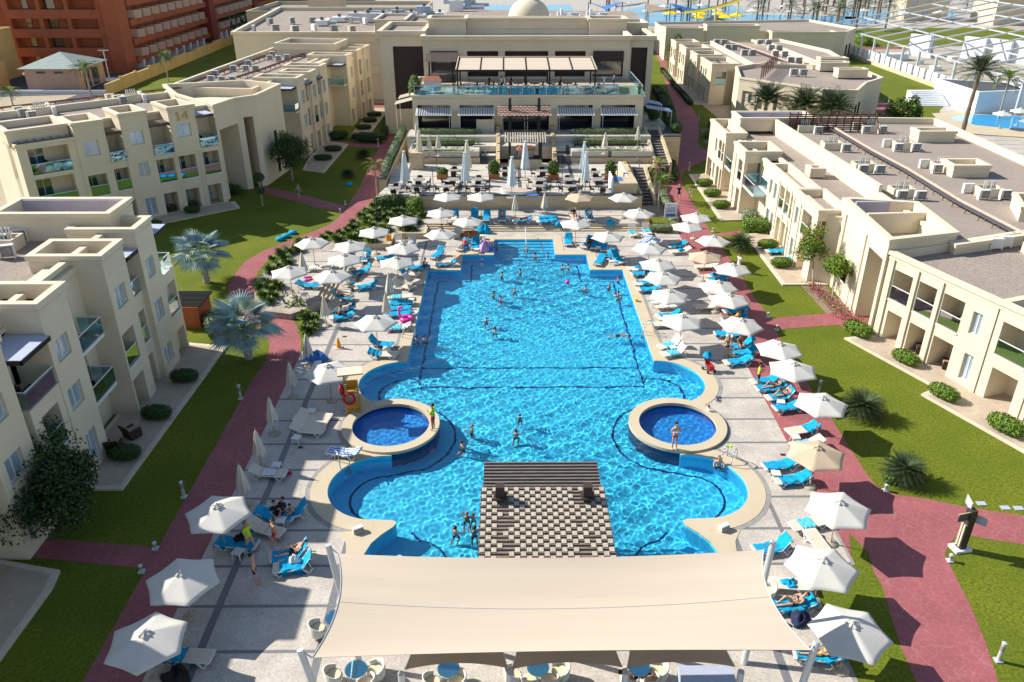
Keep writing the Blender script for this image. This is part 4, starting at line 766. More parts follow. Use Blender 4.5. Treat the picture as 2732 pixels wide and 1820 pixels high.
# grill pavilion
t = thing('grill_pavilion', 'dark timber grill pavilion with striped white slat roof in the middle of the steps', 'pavilion', (2.1, 90.6, TF)); b = MB()
for x in (-1.75, 1.75):
    for yy in (-.6, 2.2): b.box(x - .14, x + .14, yy - .14, yy + .14, 0, 3.1)
b.build('post', 'charcoal', t); b = MB()
for yy in (-.6, 2.2): b.box(-2.3, 2.3, yy - .08, yy + .08, 3.1, 3.3)
b.build('beam', 'charcoal', t); b = MB()
for k in range(17): x = -2.25 + 4.5 * k / 16; b.add([(x - .07, -1.3, 3.15), (x + .07, -1.3, 3.15), (x + .07, .8, 3.75), (x - .07, .8, 3.75), (x - .07, -1.3, 3.05), (x + .07, -1.3, 3.05), (x + .07, .8, 3.65), (x - .07, .8, 3.65)], [(0,1,2,3),(7,6,5,4),(4,5,1,0),(5,6,2,1),(6,7,3,2),(7,4,0,3)]); b.add([(x - .07, .8, 3.75), (x + .07, .8, 3.75), (x + .07, 2.9, 3.15), (x - .07, 2.9, 3.15)], [(0, 1, 2, 3)])
b.build('roof_slats', 'white_wood', t); b = MB(); b.box(-1.9, 1.9, -.75, .2, 0, 1.05, 'retain_stone'); b.box(-1.95, 1.95, -.8, .9, 1.05, 1.13, 'charcoal'); b.build('counter', None, t)
b = MB(); b.box(-.75, .95, .0, .9, 1.13, 1.9, 'white_wood'); b.add([(-.95, -.15, 1.9), (1.15, -.15, 1.9), (1.15, 1.1, 1.9), (-.95, 1.1, 1.9), (-.6, .48, 2.35), (.8, .48, 2.35)], [(0, 1, 5, 4), (2, 3, 4, 5), (1, 2, 5), (3, 0, 4), (3, 2, 1, 0)], 'tile_red'); b.build('grill_hood', None, t)
t = thing('entrance_canopy', 'dark post canopy with tiled roof above the grill pavilion', 'canopy', (2.1, 96.8, 3.3)); b = MB()
for x in (-1.7, 1.75): b.box(x - .16, x + .16, -.16, .16, 0, 5.1)
for x in (-1.7, 1.75): b.box(x - .25, x + .25, -.25, .25, 4.1, 4.2)
b.build('post', 'charcoal', t); b = MB(); b.box(-2.0, 2.0, -.1, .1, 2.9, 3.1); b.box(-1.9, 1.9, -.5, -.3, 2.5, 2.65); b.build('beam', 'charcoal', t); b = MB()
for j in range(6):
    for k in range(24): b.box(-3.15 + 6.3 * k / 24, -3.15 + 6.3 * (k + .92) / 24, -1.4 + .45 * j, -1.4 + .45 * (j + 1.02), 3.3 + .11 * j, 3.38 + .11 * j, 'white_wood' if (j + k) % 2 else 'tile_red')
b.build('tiled_roof', None, t)
t = thing('folding_screen', 'plain wooden screen panel standing at the restaurant front', 'screen', (-2.6, 98.9, 4.0)); b = MB(); b.box(-1.1, 1.1, -.05, .05, 0, 1.5); b.build('panel', 'sling', t)
# roof terrace: glass balustrade, pergola awning, heaters, planting
t = thing('glass_balustrade', 'glass balustrade with steel posts around the roof terrace', 'railing', (0, 0, 8.25)); b = MB(); r = MB(); ps = MB()
b.box(-11.3, 16.6, 99.95, 99.98, .02, 1.0); b.box(16.55, 16.58, 100, 112.5, .02, 1.0); r.box(-11.35, 16.65, 99.93, 100.0, 1.0, 1.05); r.box(16.53, 16.6, 100, 112.5, 1.0, 1.05)
for k in range(20): x = -11.2 + 27.7 * k / 19; ps.box(x - .03, x + .03, 99.94, 100.0, 0, 1.0)
b.build('glass_panel', 'glass_rail', t); r.build('handrail', 'metal_white', t); ps.build('baluster', 'metal_white', t)
for i, x in enumerate((-11.1, -6.4, -.9, 5.7, 11.2, 16.2)):
    b = MB(); b.box(-.17, .17, -.17, .17, 0, 1.25, 'stair_dark'); b.box(-.2, .2, -.2, .2, 1.25, 1.3, 'metal'); o = b.build('terrace_pillar'); o.location = (x, 100.25, 8.25); setp(o, f'{ORD[i+1]} dark lamp pillar from the left along the roof terrace edge', 'pillar', 'lamp pillars on the roof terrace')
t = thing('awning_pergola', 'cream fabric awning pergola in six panels on the roof terrace', 'pergola', (0, 0, 8.25)); b = MB()
for x in (-6.0, -.1 + .0, 2.4, 5.3, 10.9): 
    for yy in (101.7, 107.5): b.box(x - .09, x + .09, yy - .09, yy + .09, 0, 2.6 if yy < 105 else 3.1)
b.build('post', 'charcoal', t); b = MB()
for k in range(7): x = -6.0 + 16.9 * k / 6; b.bar((x, 101.2, 2.62), (x - .0, 107.9, 3.16), .16, .16)
b.box(-6.1, 11.0, 101.1, 101.25, 2.5, 2.72); b.build('frame', 'charcoal', t); b = MB()
for x in (-6.15, 11.0): b.bar((x, 101.1, 2.75), (x, 108, 3.3), .12, .1)
b.box(-6.2, 11.1, 107.9, 108.1, 3.2, 3.35); b.build('trim', 'coping', t)
for k in range(6): b = MB(); x0 = -6.0 + 16.9 * k / 6 + .1; x1 = x0 + 16.9 / 6 - .2; b.add([(x0, 101.3, 2.68), (x1, 101.3, 2.68), (x1, 107.8, 3.2), (x0, 107.8, 3.2), (x0, 101.3, 2.65), (x1, 101.3, 2.65), (x1, 107.8, 3.17), (x0, 107.8, 3.17)], [(0,1,2,3),(7,6,5,4),(4,5,1,0),(6,7,3,2),(5,6,2,1),(7,4,0,3)]); b.build('fabric_panel', 'sail', t)
t = thing('bar_canopy', 'brown slatted bar canopy at the left of the roof terrace', 'canopy', (-8.4, 109.5, 8.25)); b = MB()
for x in (-1.6, 1.4): b.box(x - .1, x + .1, -1.6, -1.4, 0, 2.8)
b.build('post', 'charcoal', t); b = MB()
for k in range(12): b.box(-2.1, 2.0, -2.2 + .33 * k, -1.98 + .33 * k, 2.8 + .05 * k, 2.85 + .05 * k)
b.build('roof_slats', 'dark_wood_roof', t); b = MB(); b.box(-1.9, 1.8, -1.2, -.4, 0, 1.05, 'stair_dark'); b.build('counter', None, t)
b = MB(); b.box(-1.0, 1.0, -.6, .6, 0, 1.2, 'white_plastic'); b.add([(-1.25, -.85, 1.2), (1.25, -.85, 1.2), (1.25, .85, 1.2), (-1.25, .85, 1.2), (-.8, 0, 1.75), (.8, 0, 1.75)], [(0, 1, 5, 4), (2, 3, 4, 5), (1, 2, 5), (3, 0, 4), (3, 2, 1, 0)], 'tile_red'); o = b.build('buffet_stand'); o.location = (-9.2, 103.0, 8.25); setp(o, 'small buffet stand with red tiled roof on the roof terrace', 'food stand')
b = MB()
for x0, x1, y0, y1 in ((-11, -8.6, 100.6, 101.4), (1.2, 5.2, 101.0, 101.6), (11.6, 14.4, 105.5, 106.8)): b.box(x0, x1, y0, y1, 8.26, 8.31)
setp(b.build('reflecting_basin', 'cloth_blue'), 'shallow turquoise basins set in the roof terrace floor', 'basin')
# blue side awnings of the restaurant, right and left
for i, (x0, x1, yy, z) in enumerate(((17.3, 19.8, 103.4, 6.3), (17.4, 20.6, 100.8, 6.0))):
    b = MB(); b.add([(x0, yy, z + .5), (x0, yy + 2.2, z + .5), (x1, yy + 2.2, z), (x1, yy, z), (x0, yy, z + .45), (x0, yy + 2.2, z + .45), (x1, yy + 2.2, z - .05), (x1, yy, z - .05)], [(3,2,1,0),(4,5,6,7),(0,1,5,4),(2,3,7,6),(1,2,6,5),(3,0,4,7)], 'awning_blue'); b.tube((x1 - .1, yy + .1, 4), (x1 - .1, yy + .1, z), .04, m='metal'); b.tube((x1 - .1, yy + 2.1, 4), (x1 - .1, yy + 2.1, z), .04, m='metal')
    setp(b.build('side_awning'), ['farther', 'nearer'][i] + ' blue awning on the right side of the restaurant', 'awning', 'side awnings of the restaurant')
for i, yy in enumerate((104.5, 108.5)):
    b = MB(); b.add([(-12.0, yy, 6.8), (-12.0, yy + 2.6, 6.8), (-14.4, yy + 2.6, 6.2), (-14.4, yy, 6.2), (-12.0, yy, 6.75), (-12.0, yy + 2.6, 6.75), (-14.4, yy + 2.6, 6.15), (-14.4, yy, 6.15)], [(0,1,2,3),(7,6,5,4),(4,5,1,0),(6,7,3,2),(5,6,2,1),(7,4,0,3)], 'base_stone'); b.tube((-14.2, yy + .2, 0), (-14.2, yy + .2, 6.2), .05, m='metal')
    setp(b.build('side_awning'), ['nearer', 'farther'][i] + ' grey awning on the left side of the restaurant', 'awning', 'side awnings of the restaurant')
# slatted pavilion standing in the pool
t = thing('pool_pergola', 'dark slatted pool bar pergola roof with woven pale boards standing in the pool', 'pergola', (XC + .03, 24.4, 0))
b = MB()
for x in (-1.95, 1.95):
    for yy in (.5, 4.05): b.box(x - .17, x + .17, yy - .17, yy + .17, FLOOR, 3.05 if yy < 1 else 3.62)
b.build('post', 'dark_wood', t)
b = MB()
for x in (-1.95, 1.95): b.box(x - .2, x + .2, 3.85, 4.25, 3.6, 4.15)
for x in (-1.95, 1.95): b.box(x - .3, x + .3, 3.75, 4.35, 3.52, 3.6)
b.build('post_cap', 'dark_wood', t)
b = MB()
for x in (-2.4, -1.2, 0, 1.2, 2.4): b.box(x - .06, x + .06, .1, 5.0, 3.0, 3.18)
b.box(-2.8, 2.8, 4.98, 5.06, 3.0, 3.3); b.build('beam', 'dark_wood', t)
b = MB()
for k in range(20): yy = .12 + .25 * k; b.box(-2.83, 2.83, yy, yy + .12, 3.2, 3.32)
b.build('slats', 'dark_wood_roof', t)
rr = random.Random(3); b = MB(); nx = 23
for r_ in range(19):
    yy = .2 + .25 * r_
    for k in range(nx):
        x = -2.8 + 5.6 * (k + .5) / nx
        if (k + r_) % 2: continue
        if (3 <= k <= 5 or 17 <= k <= 19) and r_ < 18 and not (k in (5,) and r_ % 3): 
            if rr.random() < .62: continue
        w = .105; b.box(x - w, x + w, yy - .02, yy + .245, 3.322 + .002 * (r_ % 2), 3.352 + .002 * (r_ % 2))
b.build('woven_boards', 'white_wood', t)
b = MB()
for k in range(9): yy = 5.1 + .255 * k; b.box(-2.75, 2.72, yy, yy + .09, 2.95, 3.12)
b.build('lower_slats', 'dark_wood_roof', t); b = MB()
for x in (-2.4, -1.2, 0, 1.2, 2.4): b.box(x - .05, x + .05, 5.07, 7.3, 2.8, 2.949)
b.build('lower_beam', 'dark_wood', t); b = MB()
b.box(-2.6, 2.6, .6, 1.2, -1.4, .75, 'stone_grey'); b.box(-2.7, 2.7, .4, 1.3, .75, .83, 'coping'); b.build('bar_counter', None, t)
# shade sails
def sail(name, label, c, sag, edge, group=None, n=24, mname='sail', cat='shade sail', bow=None):
    """c: four corners a (far left) b (far right) c (near right) d (near left); edges pulled in by edge"""
    a, b_, cc, d = (Vector(p) for p in c); me = MB(); idx = {}; bow = bow or (edge,) * 4
    for lay in (0, 1):
        for i in range(n + 1):
            for j in range(n + 1):
                u, v = i / n, j / n
                far = a.lerp(b_, u); far = far + (d - a).lerp(cc - b_, u).normalized() * bow[0] * 4 * u * (1 - u)
                near = d.lerp(cc, u) - (d - a).lerp(cc - b_, u).normalized() * bow[2] * 4 * u * (1 - u)
                left = a.lerp(d, v) + (b_ - a).normalized() * bow[3] * 4 * v * (1 - v); right = b_.lerp(cc, v) - (b_ - a).normalized() * bow[1] * 4 * v * (1 - v)
                p = far.lerp(near, v) + left.lerp(right, u) - (a.lerp(b_, u)).lerp(d.lerp(cc, u), v)
                p.z -= sag * 16 * u * (1 - u) * v * (1 - v) + .012 * lay; idx[lay, i, j] = len(me.v); me.v.append(tuple(p))
    for i in range(n):
        for j in range(n):
            q = [(i, j), (i + 1, j), (i + 1, j + 1), (i, j + 1)]; me.f.append(tuple(idx[(0, *k)] for k in q[::-1])); me.f.append(tuple(idx[(1, *k)] for k in q)); me.m += [0, 0]
    t = thing(name, label, cat, (0, 0, 0), 0, group); me.build('sail_cloth', mname, t, True)
    s = MB()
    for k, (p, q) in enumerate(((a, d), (b_, cc))):
        pts = [Vector(me.v[idx[0, k * n, j]]) + Vector((0, 0, .01)) for j in range(n + 1)]; s.path(pts, .018)
    for j in (n // 2,): s.path([Vector(me.v[idx[0, i, j]]) + Vector((0, 0, .006)) for i in range(n + 1)], .008)
    s.build('edge_cable', 'metal_white', t); return t
SA = [(-6.45, 23.15, 5.05), (9.75, 23.25, 5.05), (10.05, 18.75, 4.75), (-6.45, 18.55, 4.75)]
sail('shade_sail', 'huge cream rectangular shade sail stretched over the near end of the pool deck', SA, .35, .35, n=32, bow=(.32, .55, .12, .45))
LEAN = [((-6.85, 23.45, 5.2), (-5.85, 22.2, 0)), ((10.2, 23.6, 5.2), (9.4, 22.3, 0)), ((10.3, 18.95, 4.95), (9.1, 17.6, 0)), ((-6.85, 18.7, 4.95), (-5.5, 17.5, 0))]
for i, (p, q) in enumerate(LEAN):
    b = MB(); b.tube(q, p, .13, .12, 14); o = b.build('sail_mast', 'metal_white'); setp(o, ['far left', 'far right', 'near right', 'near left'][i] + ' leaning pale steel mast holding a corner of the big sail', 'mast', 'masts of the big shade sail')
    c_ = SA[i]; b = MB(); b.tube(p, c_, .025, m='metal'); k = b.build('tension_cable', None, o)
for i, (x, yy, z) in enumerate(((-4.32, 24.2, 3.9), (-.35, 23.6, 3.9), (3.52, 23.6, 3.9), (7.5, 24.2, 3.9))):
    b = MB(); b.tube((x, yy, FLOOR if 0 < i < 3 else FLOOR), (x, yy, z), .13, .13, 14); setp(b.build('sail_post', 'metal_white'), ORD[i + 1] + ' upright white post from the left behind the big sail', 'post', 'upright posts behind the big sail')
b = MB(); 
NS = [(-3.62, -.02), (.12, 4.0), (4.15, 7.95)]
for i, (x0, x1) in enumerate(NS):
    sail('shade_sail', ['left', 'middle', 'right'][i] + ' one of the three small tan shade sails under the big sail', [(x0 + .35, 21.8, 3.5), (x1 - .3, 21.8, 3.5), (x1, 19.55, 3.05), (x0, 19.5, 3.05)], .12, .12, 'small tan shade sails', 12, 'canvas_tan', bow=(.1, .12, .22, .12))
for i, x in enumerate((-3.72, .05, 4.08, 8.1)):
    b = MB(); b.tube((x, 19.3, 0), (x, 19.3, 3.1), .12, .12, 14); setp(b.build('sail_post', 'metal_white'), ORD[i + 1] + ' white post from the left along the near edge of the small sails', 'post', 'posts of the small sails')
# ------------------------------------------------------------------ prototypes of the pool furniture
def make_parasol(cloth):
    t = thing('parasol', 'parasol', 'parasol'); m = MB(); n = 10; RC = 1.56; ZA, ZE = 2.52, 2.02; rows = 7
    for lay in (0, 1):
        for r_ in range(rows + 1):
            q = r_ / rows
            for i in range(6 * n):
                ph = 2 * math.pi * i / (6 * n); k = i % n / n; s_ = 4 * k * (1 - k)       # 0 at a rib, 1 in mid panel
                rad = RC * q * (1 - .17 * s_ * (.25 + .75 * q)); z = ZA - (ZA - ZE) * (q ** 1.08) - .035 * s_ * q * (1 - q) - .012 * s_ * q + .008 * lay
                m.v.append((rad * math.cos(ph), rad * math.sin(ph), z))
    w = 6 * n; k0 = (rows + 1) * w
    for r_ in range(rows):
        for i in range(w):
            q = (r_ * w + i, r_ * w + (i + 1) % w, (r_ + 1) * w + (i + 1) % w, (r_ + 1) * w + i); m.f.append(q); m.f.append(tuple(j + k0 for j in q[::-1])); m.m += [0, 0]
    for i in range(w): a, c = rows * w + i, rows * w + (i + 1) % w; m.f.append((a, c, c + k0, a + k0)); m.m.append(0)
    m.build('canopy', cloth, t, True)
    c = MB(); c.lathe([(.22, 0), (.20, .035), (.12, .07), (.09, .075), (.085, .15), (.03, .19), (.01, .2)], 10, (0, 0, ZA - .05))
    for k in range(6): a = math.pi / 3 * k; c.bar((.1 * math.cos(a), .1 * math.sin(a), ZA + .05), (.24 * math.cos(a), .24 * math.sin(a), ZA - .02), .07, .05)
    c.build('cap', cloth, t); c = MB()
    for k in range(6): a = math.pi / 3 * k; c.bar((0, 0, ZA - .07), (RC * .97 * math.cos(a), RC * .97 * math.sin(a), ZE - .0), .02)
    c.build('ribs', 'wood', t)
    c = MB(); c.tube((0, 0, .1), (0, 0, ZA), .026, .022, 8); c.build('pole', 'wood', t)
    c = MB(); c.lathe([(.34, 0), (.36, .03), (.33, .09), (.1, .13), (.05, .14), (.05, .42), (.035, .43)], 18); c.build('base', 'base_stone', t, True)
    return Proto(t)
def closed_cloth(n, r0, r1, z0, z1, amp, seed=0):
    m = MB(); rows = 12; rr = random.Random(seed)
    for r_ in range(rows + 1):
        q = r_ / rows; z = z0 + (z1 - z0) * q; base = r0 + (r1 - r0) * q
        if q > .9: base *= max(.15, (1 - q) / .1 * .85 + .15)
        for i in range(n):
            a = 2 * math.pi * i / n; f = 1 + amp * (math.cos(a * 6) * .6 + math.cos(a * 9 + 1) * .3) * (1 - q * .6); tw = .25 * q
            m.v.append((base * f * math.cos(a + tw), base * f * math.sin(a + tw), z - (.12 * (1 + math.cos(a * 6)) * (q == 0))))
    for r_ in range(rows):
        for i in range(n): m.f.append((r_ * n + i, r_ * n + (i + 1) % n, (r_ + 1) * n + (i + 1) % n, (r_ + 1) * n + i)); m.m.append(0)
    m.f.append(tuple(range(rows * n, rows * n + n))); m.m.append(0); return m
def make_closed(cloth):
    t = thing('closed_parasol', 'closed parasol', 'parasol'); closed_cloth(36, .31, .06, 1.1, 2.5, .28).build('folded_canopy', cloth, t, True)
    c = MB(); c.tube((0, 0, .1), (0, 0, 2.62), .026, .02, 8); c.build('pole', 'wood', t); c = MB(); c.lathe([(.34, 0), (.36, .03), (.33, .09), (.1, .13), (.05, .14), (.05, .42), (.035, .43)], 18); c.build('base', 'base_stone', t, True); return Proto(t)
def make_big_closed(cloth):
    t = thing('closed_parasol', 'closed parasol', 'parasol'); closed_cloth(44, .42, .15, 1.35, 4.15, .30, 2).build('folded_canopy', cloth, t, True)
    c = MB(); c.tube((0, 0, .1), (0, 0, 4.2), .05, .05, 10); c.build('pole', 'metal_white', t); c = MB(); c.lathe([(.17, 0), (.18, .06), (.02, .08)], 12, (0, 0, 4.12)); c.build('cap', 'white_paint', t)
    c = MB(); c.lathe([(.55, 0), (.55, .07), (.1, .09)], 18); c.build('base', 'base_stone', t); return Proto(t)
PAR, PAR_T, CLO, BIG, BIGC = make_parasol('canvas'), make_parasol('canvas_tan'), make_closed('canvas_closed'), make_big_closed('canvas_big'), make_big_closed('canvas_cream')
# sun lounger: x is the head direction; length 1.95; backrest hinged at x = .28
BACK = {0: 3, 1: 24, 2: 52}
def prof(back, x):
    hz = .30
    if x <= .28: return x, hz + .02 * (x + .95) * 0
    a = R(BACK[back]); d = x - .28; return .28 + d * math.cos(a), hz + d * math.sin(a)
def make_lounger(back, cloth='sling'):
    t = thing('sun_lounger', 'sun lounger', 'sun lounger'); f = MB(); hw = .33
    for s in (-1, 1):
        pts = [(*prof(back, -1.0),), (*prof(back, .28),), (*prof(back, .98),)]
        P3 = [(p[0], s * hw, p[1] - .02) for p in pts]
        for a, c in zip(P3, P3[1:]): f.bar(a, c, .055, .06)
    for x in (-1.0, .28, .98): p = prof(back, x); f.bar((p[0], -hw, p[1] - .02), (p[0], hw, p[1] - .02), .05)
    f.build('frame', 'white_plastic', t)
    for x0 in (-.72, .55):
        for s in (-1, 1):
            g = MB(); g.bar((x0 - .22, s * .36, .27), (x0, s * .36, .03), .05); g.bar((x0 + .22, s * .36, .27), (x0, s * .36, .03), .05); g.box(x0 - .09, x0 + .09, s * .36 - .035, s * .36 + .035, 0, .05); g.build('leg', 'white_plastic', t)
    if back: p = prof(back, .75); g = MB(); g.bar((p[0], -.25, p[1] - .05), (.68, -.25, .25), .03); g.bar((p[0], .25, p[1] - .05), (.68, .25, .25), .03); g.build('prop', 'white_plastic', t)
    m = MB(); m.box(-.97, .27, -.30, .30, .29, .315); m.build('seat', cloth, t)
    a, c = prof(back, .30), prof(back, .95); m = MB(); m.bar((a[0], 0, a[1]), (c[0], 0, c[1]), .60, .025); m.build('backrest', cloth, t)
    return Proto(t)
def towel_mesh(back, x0, x1, w, seed, rough=.02, over=.18, mat_='towel_blue', stripes=False, skew=0):
    rr = random.Random(seed); m = MB(); nx, ny = 26, 16; ph = [rr.uniform(0, 6) for _ in range(6)]
    for lay in (0, 1):
        for i in range(nx + 1):
            for j in range(ny + 1):
                x = x0 + (x1 - x0) * i / nx; v = (j / ny - .5) * 2; y = v * (w / 2 + over); px_, pz = prof(back, min(max(x, -.99), 1.0))
                if x > 1.0: px_ += .02; pz -= (x - 1.0)
                y += skew * (i / nx - .5) + .02 * math.sin(i * .9 + ph[4]); wr = rough * (math.sin(i * .8 + ph[0] + v * 2) + math.sin(j * 1.3 + ph[1] + i * .35) + .7 * math.sin((i + j) * .7 + ph[2]))
                z = pz + .035 + max(0, wr); e = abs(y) - .35
                if e > 0: y = math.copysign(.36 + .04 * math.sin(i * .7 + ph[3]), y); z = pz + .02 - e * (1 + .25 * math.sin(i * .8 + ph[5]))
                m.v.append((px_, y, max(.015, z) - .008 * lay))
    W = ny + 1; K = (nx + 1) * W
    for i in range(nx):
        for j in range(ny):
            q = (i * W + j, (i + 1) * W + j, (i + 1) * W + j + 1, i * W + j + 1); mi = m.mi('towel_white' if stripes and j % 4 < 2 else mat_); m.f.append(q); m.f.append(tuple(k + K for k in q[::-1])); m.m += [mi, mi]
    return m
def heap_mesh(seed, r=.28, h=.14, mat_='towel_blue'):
    rr = random.Random(seed); ph = [rr.uniform(0, 6) for _ in range(8)]; m = MB(); n, rows = 22, 7
    for r_ in range(rows + 1):
        q = r_ / rows
        for i in range(n):
            a = 2 * math.pi * i / n; rad = r * math.sin(q * math.pi / 2) ** .7 * (1 + .22 * math.sin(3 * a + ph[0]) + .14 * math.sin(7 * a + ph[1])) ; z = h * math.cos(q * math.pi / 2) * (1 + .35 * math.sin(4 * a + ph[2] + q * 5)) + .03 * math.sin(9 * a + ph[3]) * (1 - q)
            m.v.append((rad * math.cos(a) * 1.2, rad * math.sin(a), max(0, z)))
    for r_ in range(rows):
        for i in range(n): m.f.append((r_ * n + i, (r_ + 1) * n + i, (r_ + 1) * n + (i + 1) % n, r_ * n + (i + 1) % n)); m.m.append(m.mi(mat_))
    return m
LOU = {k: make_lounger(k) for k in (0, 1, 2)}
def towel_proto(name, mesh): o = mesh.build(name, None, None, True); setp(o, name, 'towel'); PROTOS.append(o); return Proto(o)
PROTOS = []
TOW = {}
for bk in (0, 1, 2):
    TOW['f', bk] = [towel_proto('towel', towel_mesh(bk, -.9, 1.12, .62, 10 + bk)), towel_proto('towel', towel_mesh(bk, -.72, 1.15, .6, 20 + bk, .03, .26, skew=.12))]
    TOW['h', bk] = [towel_proto('towel', towel_mesh(bk, -.55, .2, .55, 30 + bk, .025, .2, 'towel_light')), towel_proto('towel', towel_mesh(bk, .1, 1.1, .58, 40 + bk, .03, .2))]
    TOW['s', bk] = [towel_proto('towel', towel_mesh(bk, -.9, 1.1, .62, 50 + bk, .015, .12, 'cloth_blue', True))]
    TOW['w', bk] = [towel_proto('towel', towel_mesh(bk, -.45, .3, .4, 60 + bk, .03, .1, 'towel_white'))]
    TOW['p', bk] = [towel_proto('towel', heap_mesh(70 + bk))]
def make_table():
    t = thing('side_table', 'table', 'side table'); b = MB(); b.box(-.23, .23, -.23, .23, .38, .42); b.box(-.2, .2, -.2, .2, .33, .38); b.build('table_top', 'white_plastic', t)
    for x in (-1, 1):
        for y in (-1, 1): g = MB(); g.tube((x * .22, y * .22, 0), (x * .18, y * .18, .35), .025, .035, 6); g.build('leg', 'white_plastic', t)
    return Proto(t)
TAB = make_table()
def short(t, n=16):
    w = t.replace('the ', '').split() if len(t.split()) > n else t.split(); return ' '.join(w[:n]).rstrip(',')
# ------------------------------------------------------------------ parasols: (window, x, y of the top, ground level, label)
rr = random.Random(11)
def put_par(P_, w, x, y, zg, lab, grp, top=2.52, hs=1.0, rz=None):
    X, Y = G(w, x, y, zg + top * hs); o = P_.put((X, Y, zg), rr.uniform(0, 1.05) if rz is None else rz, lab, grp, hs if hs != 1 else None); return X, Y
GP = 'open cream parasols around the pool'
ROWS = [
 ('from left on the upper deck', UD, [('u',1275,75),('u',1740,75),('B',1385,870)]),
 ('from right along the far left planting bed', 0, [('u',1185,300),('u',655,400),('u',250,562)]),
 ('from the far end on the raised left terrace', .5, [('v',950,397),('v',1480,442),('v',1400,625),('v',630,795),('v',1232,850)]),
 ('from the far end between left terrace and pool', 0, [('u',1565,418),('u',1180,590),('u',650,785),('u',565,978),('z',790,862)]),
 ('from the far end in the near left group', 0, [('p',1510,338),('p',1258,803),('p',1005,1225)]),
 ('from the far end along the right pool edge', 0, [('B',715,1232),('h',1612,1088),('w',700,888),('w',812,1112),('w',890,1298),('x',715,185),('x',893,535)]),
 ('from the far end where the right path starts', 0, [('B',1600,1088),('w',1350,468),('w',1230,592),('w',1590,785)]),
 ('from the far end along the near right path', 0, [('w',1862,1175),('x',1402,58),('x',1555,238),('x',1722,588),('y',690,190),('y',880,470),('y',1278,945)]),
 ('from the far end in the near right group', 0, [('t',285,310),('t',172,712),('t',370,1162)]),
]
PARPOS = []
for where, zg, L_ in ROWS:
    for i, (w, x, y) in enumerate(L_):
        z_ = UD if (w, x) == ('B', 1600) else zg
        PARPOS.append(put_par(PAR, w, x, y, z_, f'{ORD[i+1]} open cream parasol {where}', GP))
put_par(PAR, 'l', 1000, 640, 0, 'open cream parasol half shaded right beside the wooden lifeguard chair', GP)
put_par(PAR_T, 'B', 770, 868, UD, 'beige tan open parasol on the upper deck below the restaurant wall', GP)
put_par(PAR_T, 'w', 1482, 1005, 0, 'beige tan open parasol with lopsided canopy over the right red path', GP)
put_par(PAR_T, 'n', 1938, 1435, 0, 'dusty beige open parasol over two loungers on the near right path', GP)
for i, (w, x, y) in enumerate([('l',780,312),('l',615,592),('l',420,930),('l',290,1248),('q',222,35)]): put_par(CLO, w, x, y, 0, f'{ORD[i+1]} closed cream parasol from the far end in the straight row along the left path', 'closed parasols around the pool', 2.62)
for w, x, y, z_, lab in [('z',970,240,0,'closed parasol farther of the pair beside the blue loungers near the pool'),('z',925,512,0,'closed parasol nearer of the pair beside the blue loungers near the pool'),('v',1105,1170,0,'closed parasol beside the green bushes at the foot of the side steps'),('v',800,572,.5,'closed parasol standing among bushes on the left raised terrace'),('h',765,738,UD,'left closed small parasol in front of the restaurant retaining wall'),('h',1035,718,UD,'right closed small parasol in front of the restaurant retaining wall'),('c',135,1122,3.1,'left closed cream parasol of the pair on the left planter tiers'),('c',212,1115,3.1,'right closed cream parasol of the pair on the left planter tiers'),('c',35,1015,3.9,'closed pale parasol at the left end of the restaurant front'),('c',1618,1098,3.1,'closed cream parasol in the middle of the right planter tiers'),('c',1895,1045,3.9,'closed cream parasol at the right end of the planter tiers')]:
    put_par(CLO, w, x, y, z_, lab, 'closed parasols around the pool', 2.62)
for w, x, y, P_, lab in [('A',400,275,BIG,'tall closed white parasol at the left end of the restaurant terrace'),('A',1250,292,BIG,'tall closed white parasol in front of a cream one on the left terrace'),('A',1910,352,BIG,'tall closed white parasol beside the kidney shaped planter on the terrace'),('h',858,258,BIG,'tall closed white parasol in front of the grill pavilion'),('h',1398,265,BIG,'farther of two tall closed white parasols on the right terrace'),('B',860,285,BIG,'nearer of two tall closed white parasols on the right terrace'),('A',605,-5,BIGC,'tall closed cream parasol beside the square service box'),('A',1280,128,BIGC,'tall closed cream parasol behind a white one on the left terrace')]:
    put_par(P_, w, x, y, TF, lab, 'tall closed parasols on the restaurant terrace', 4.2)
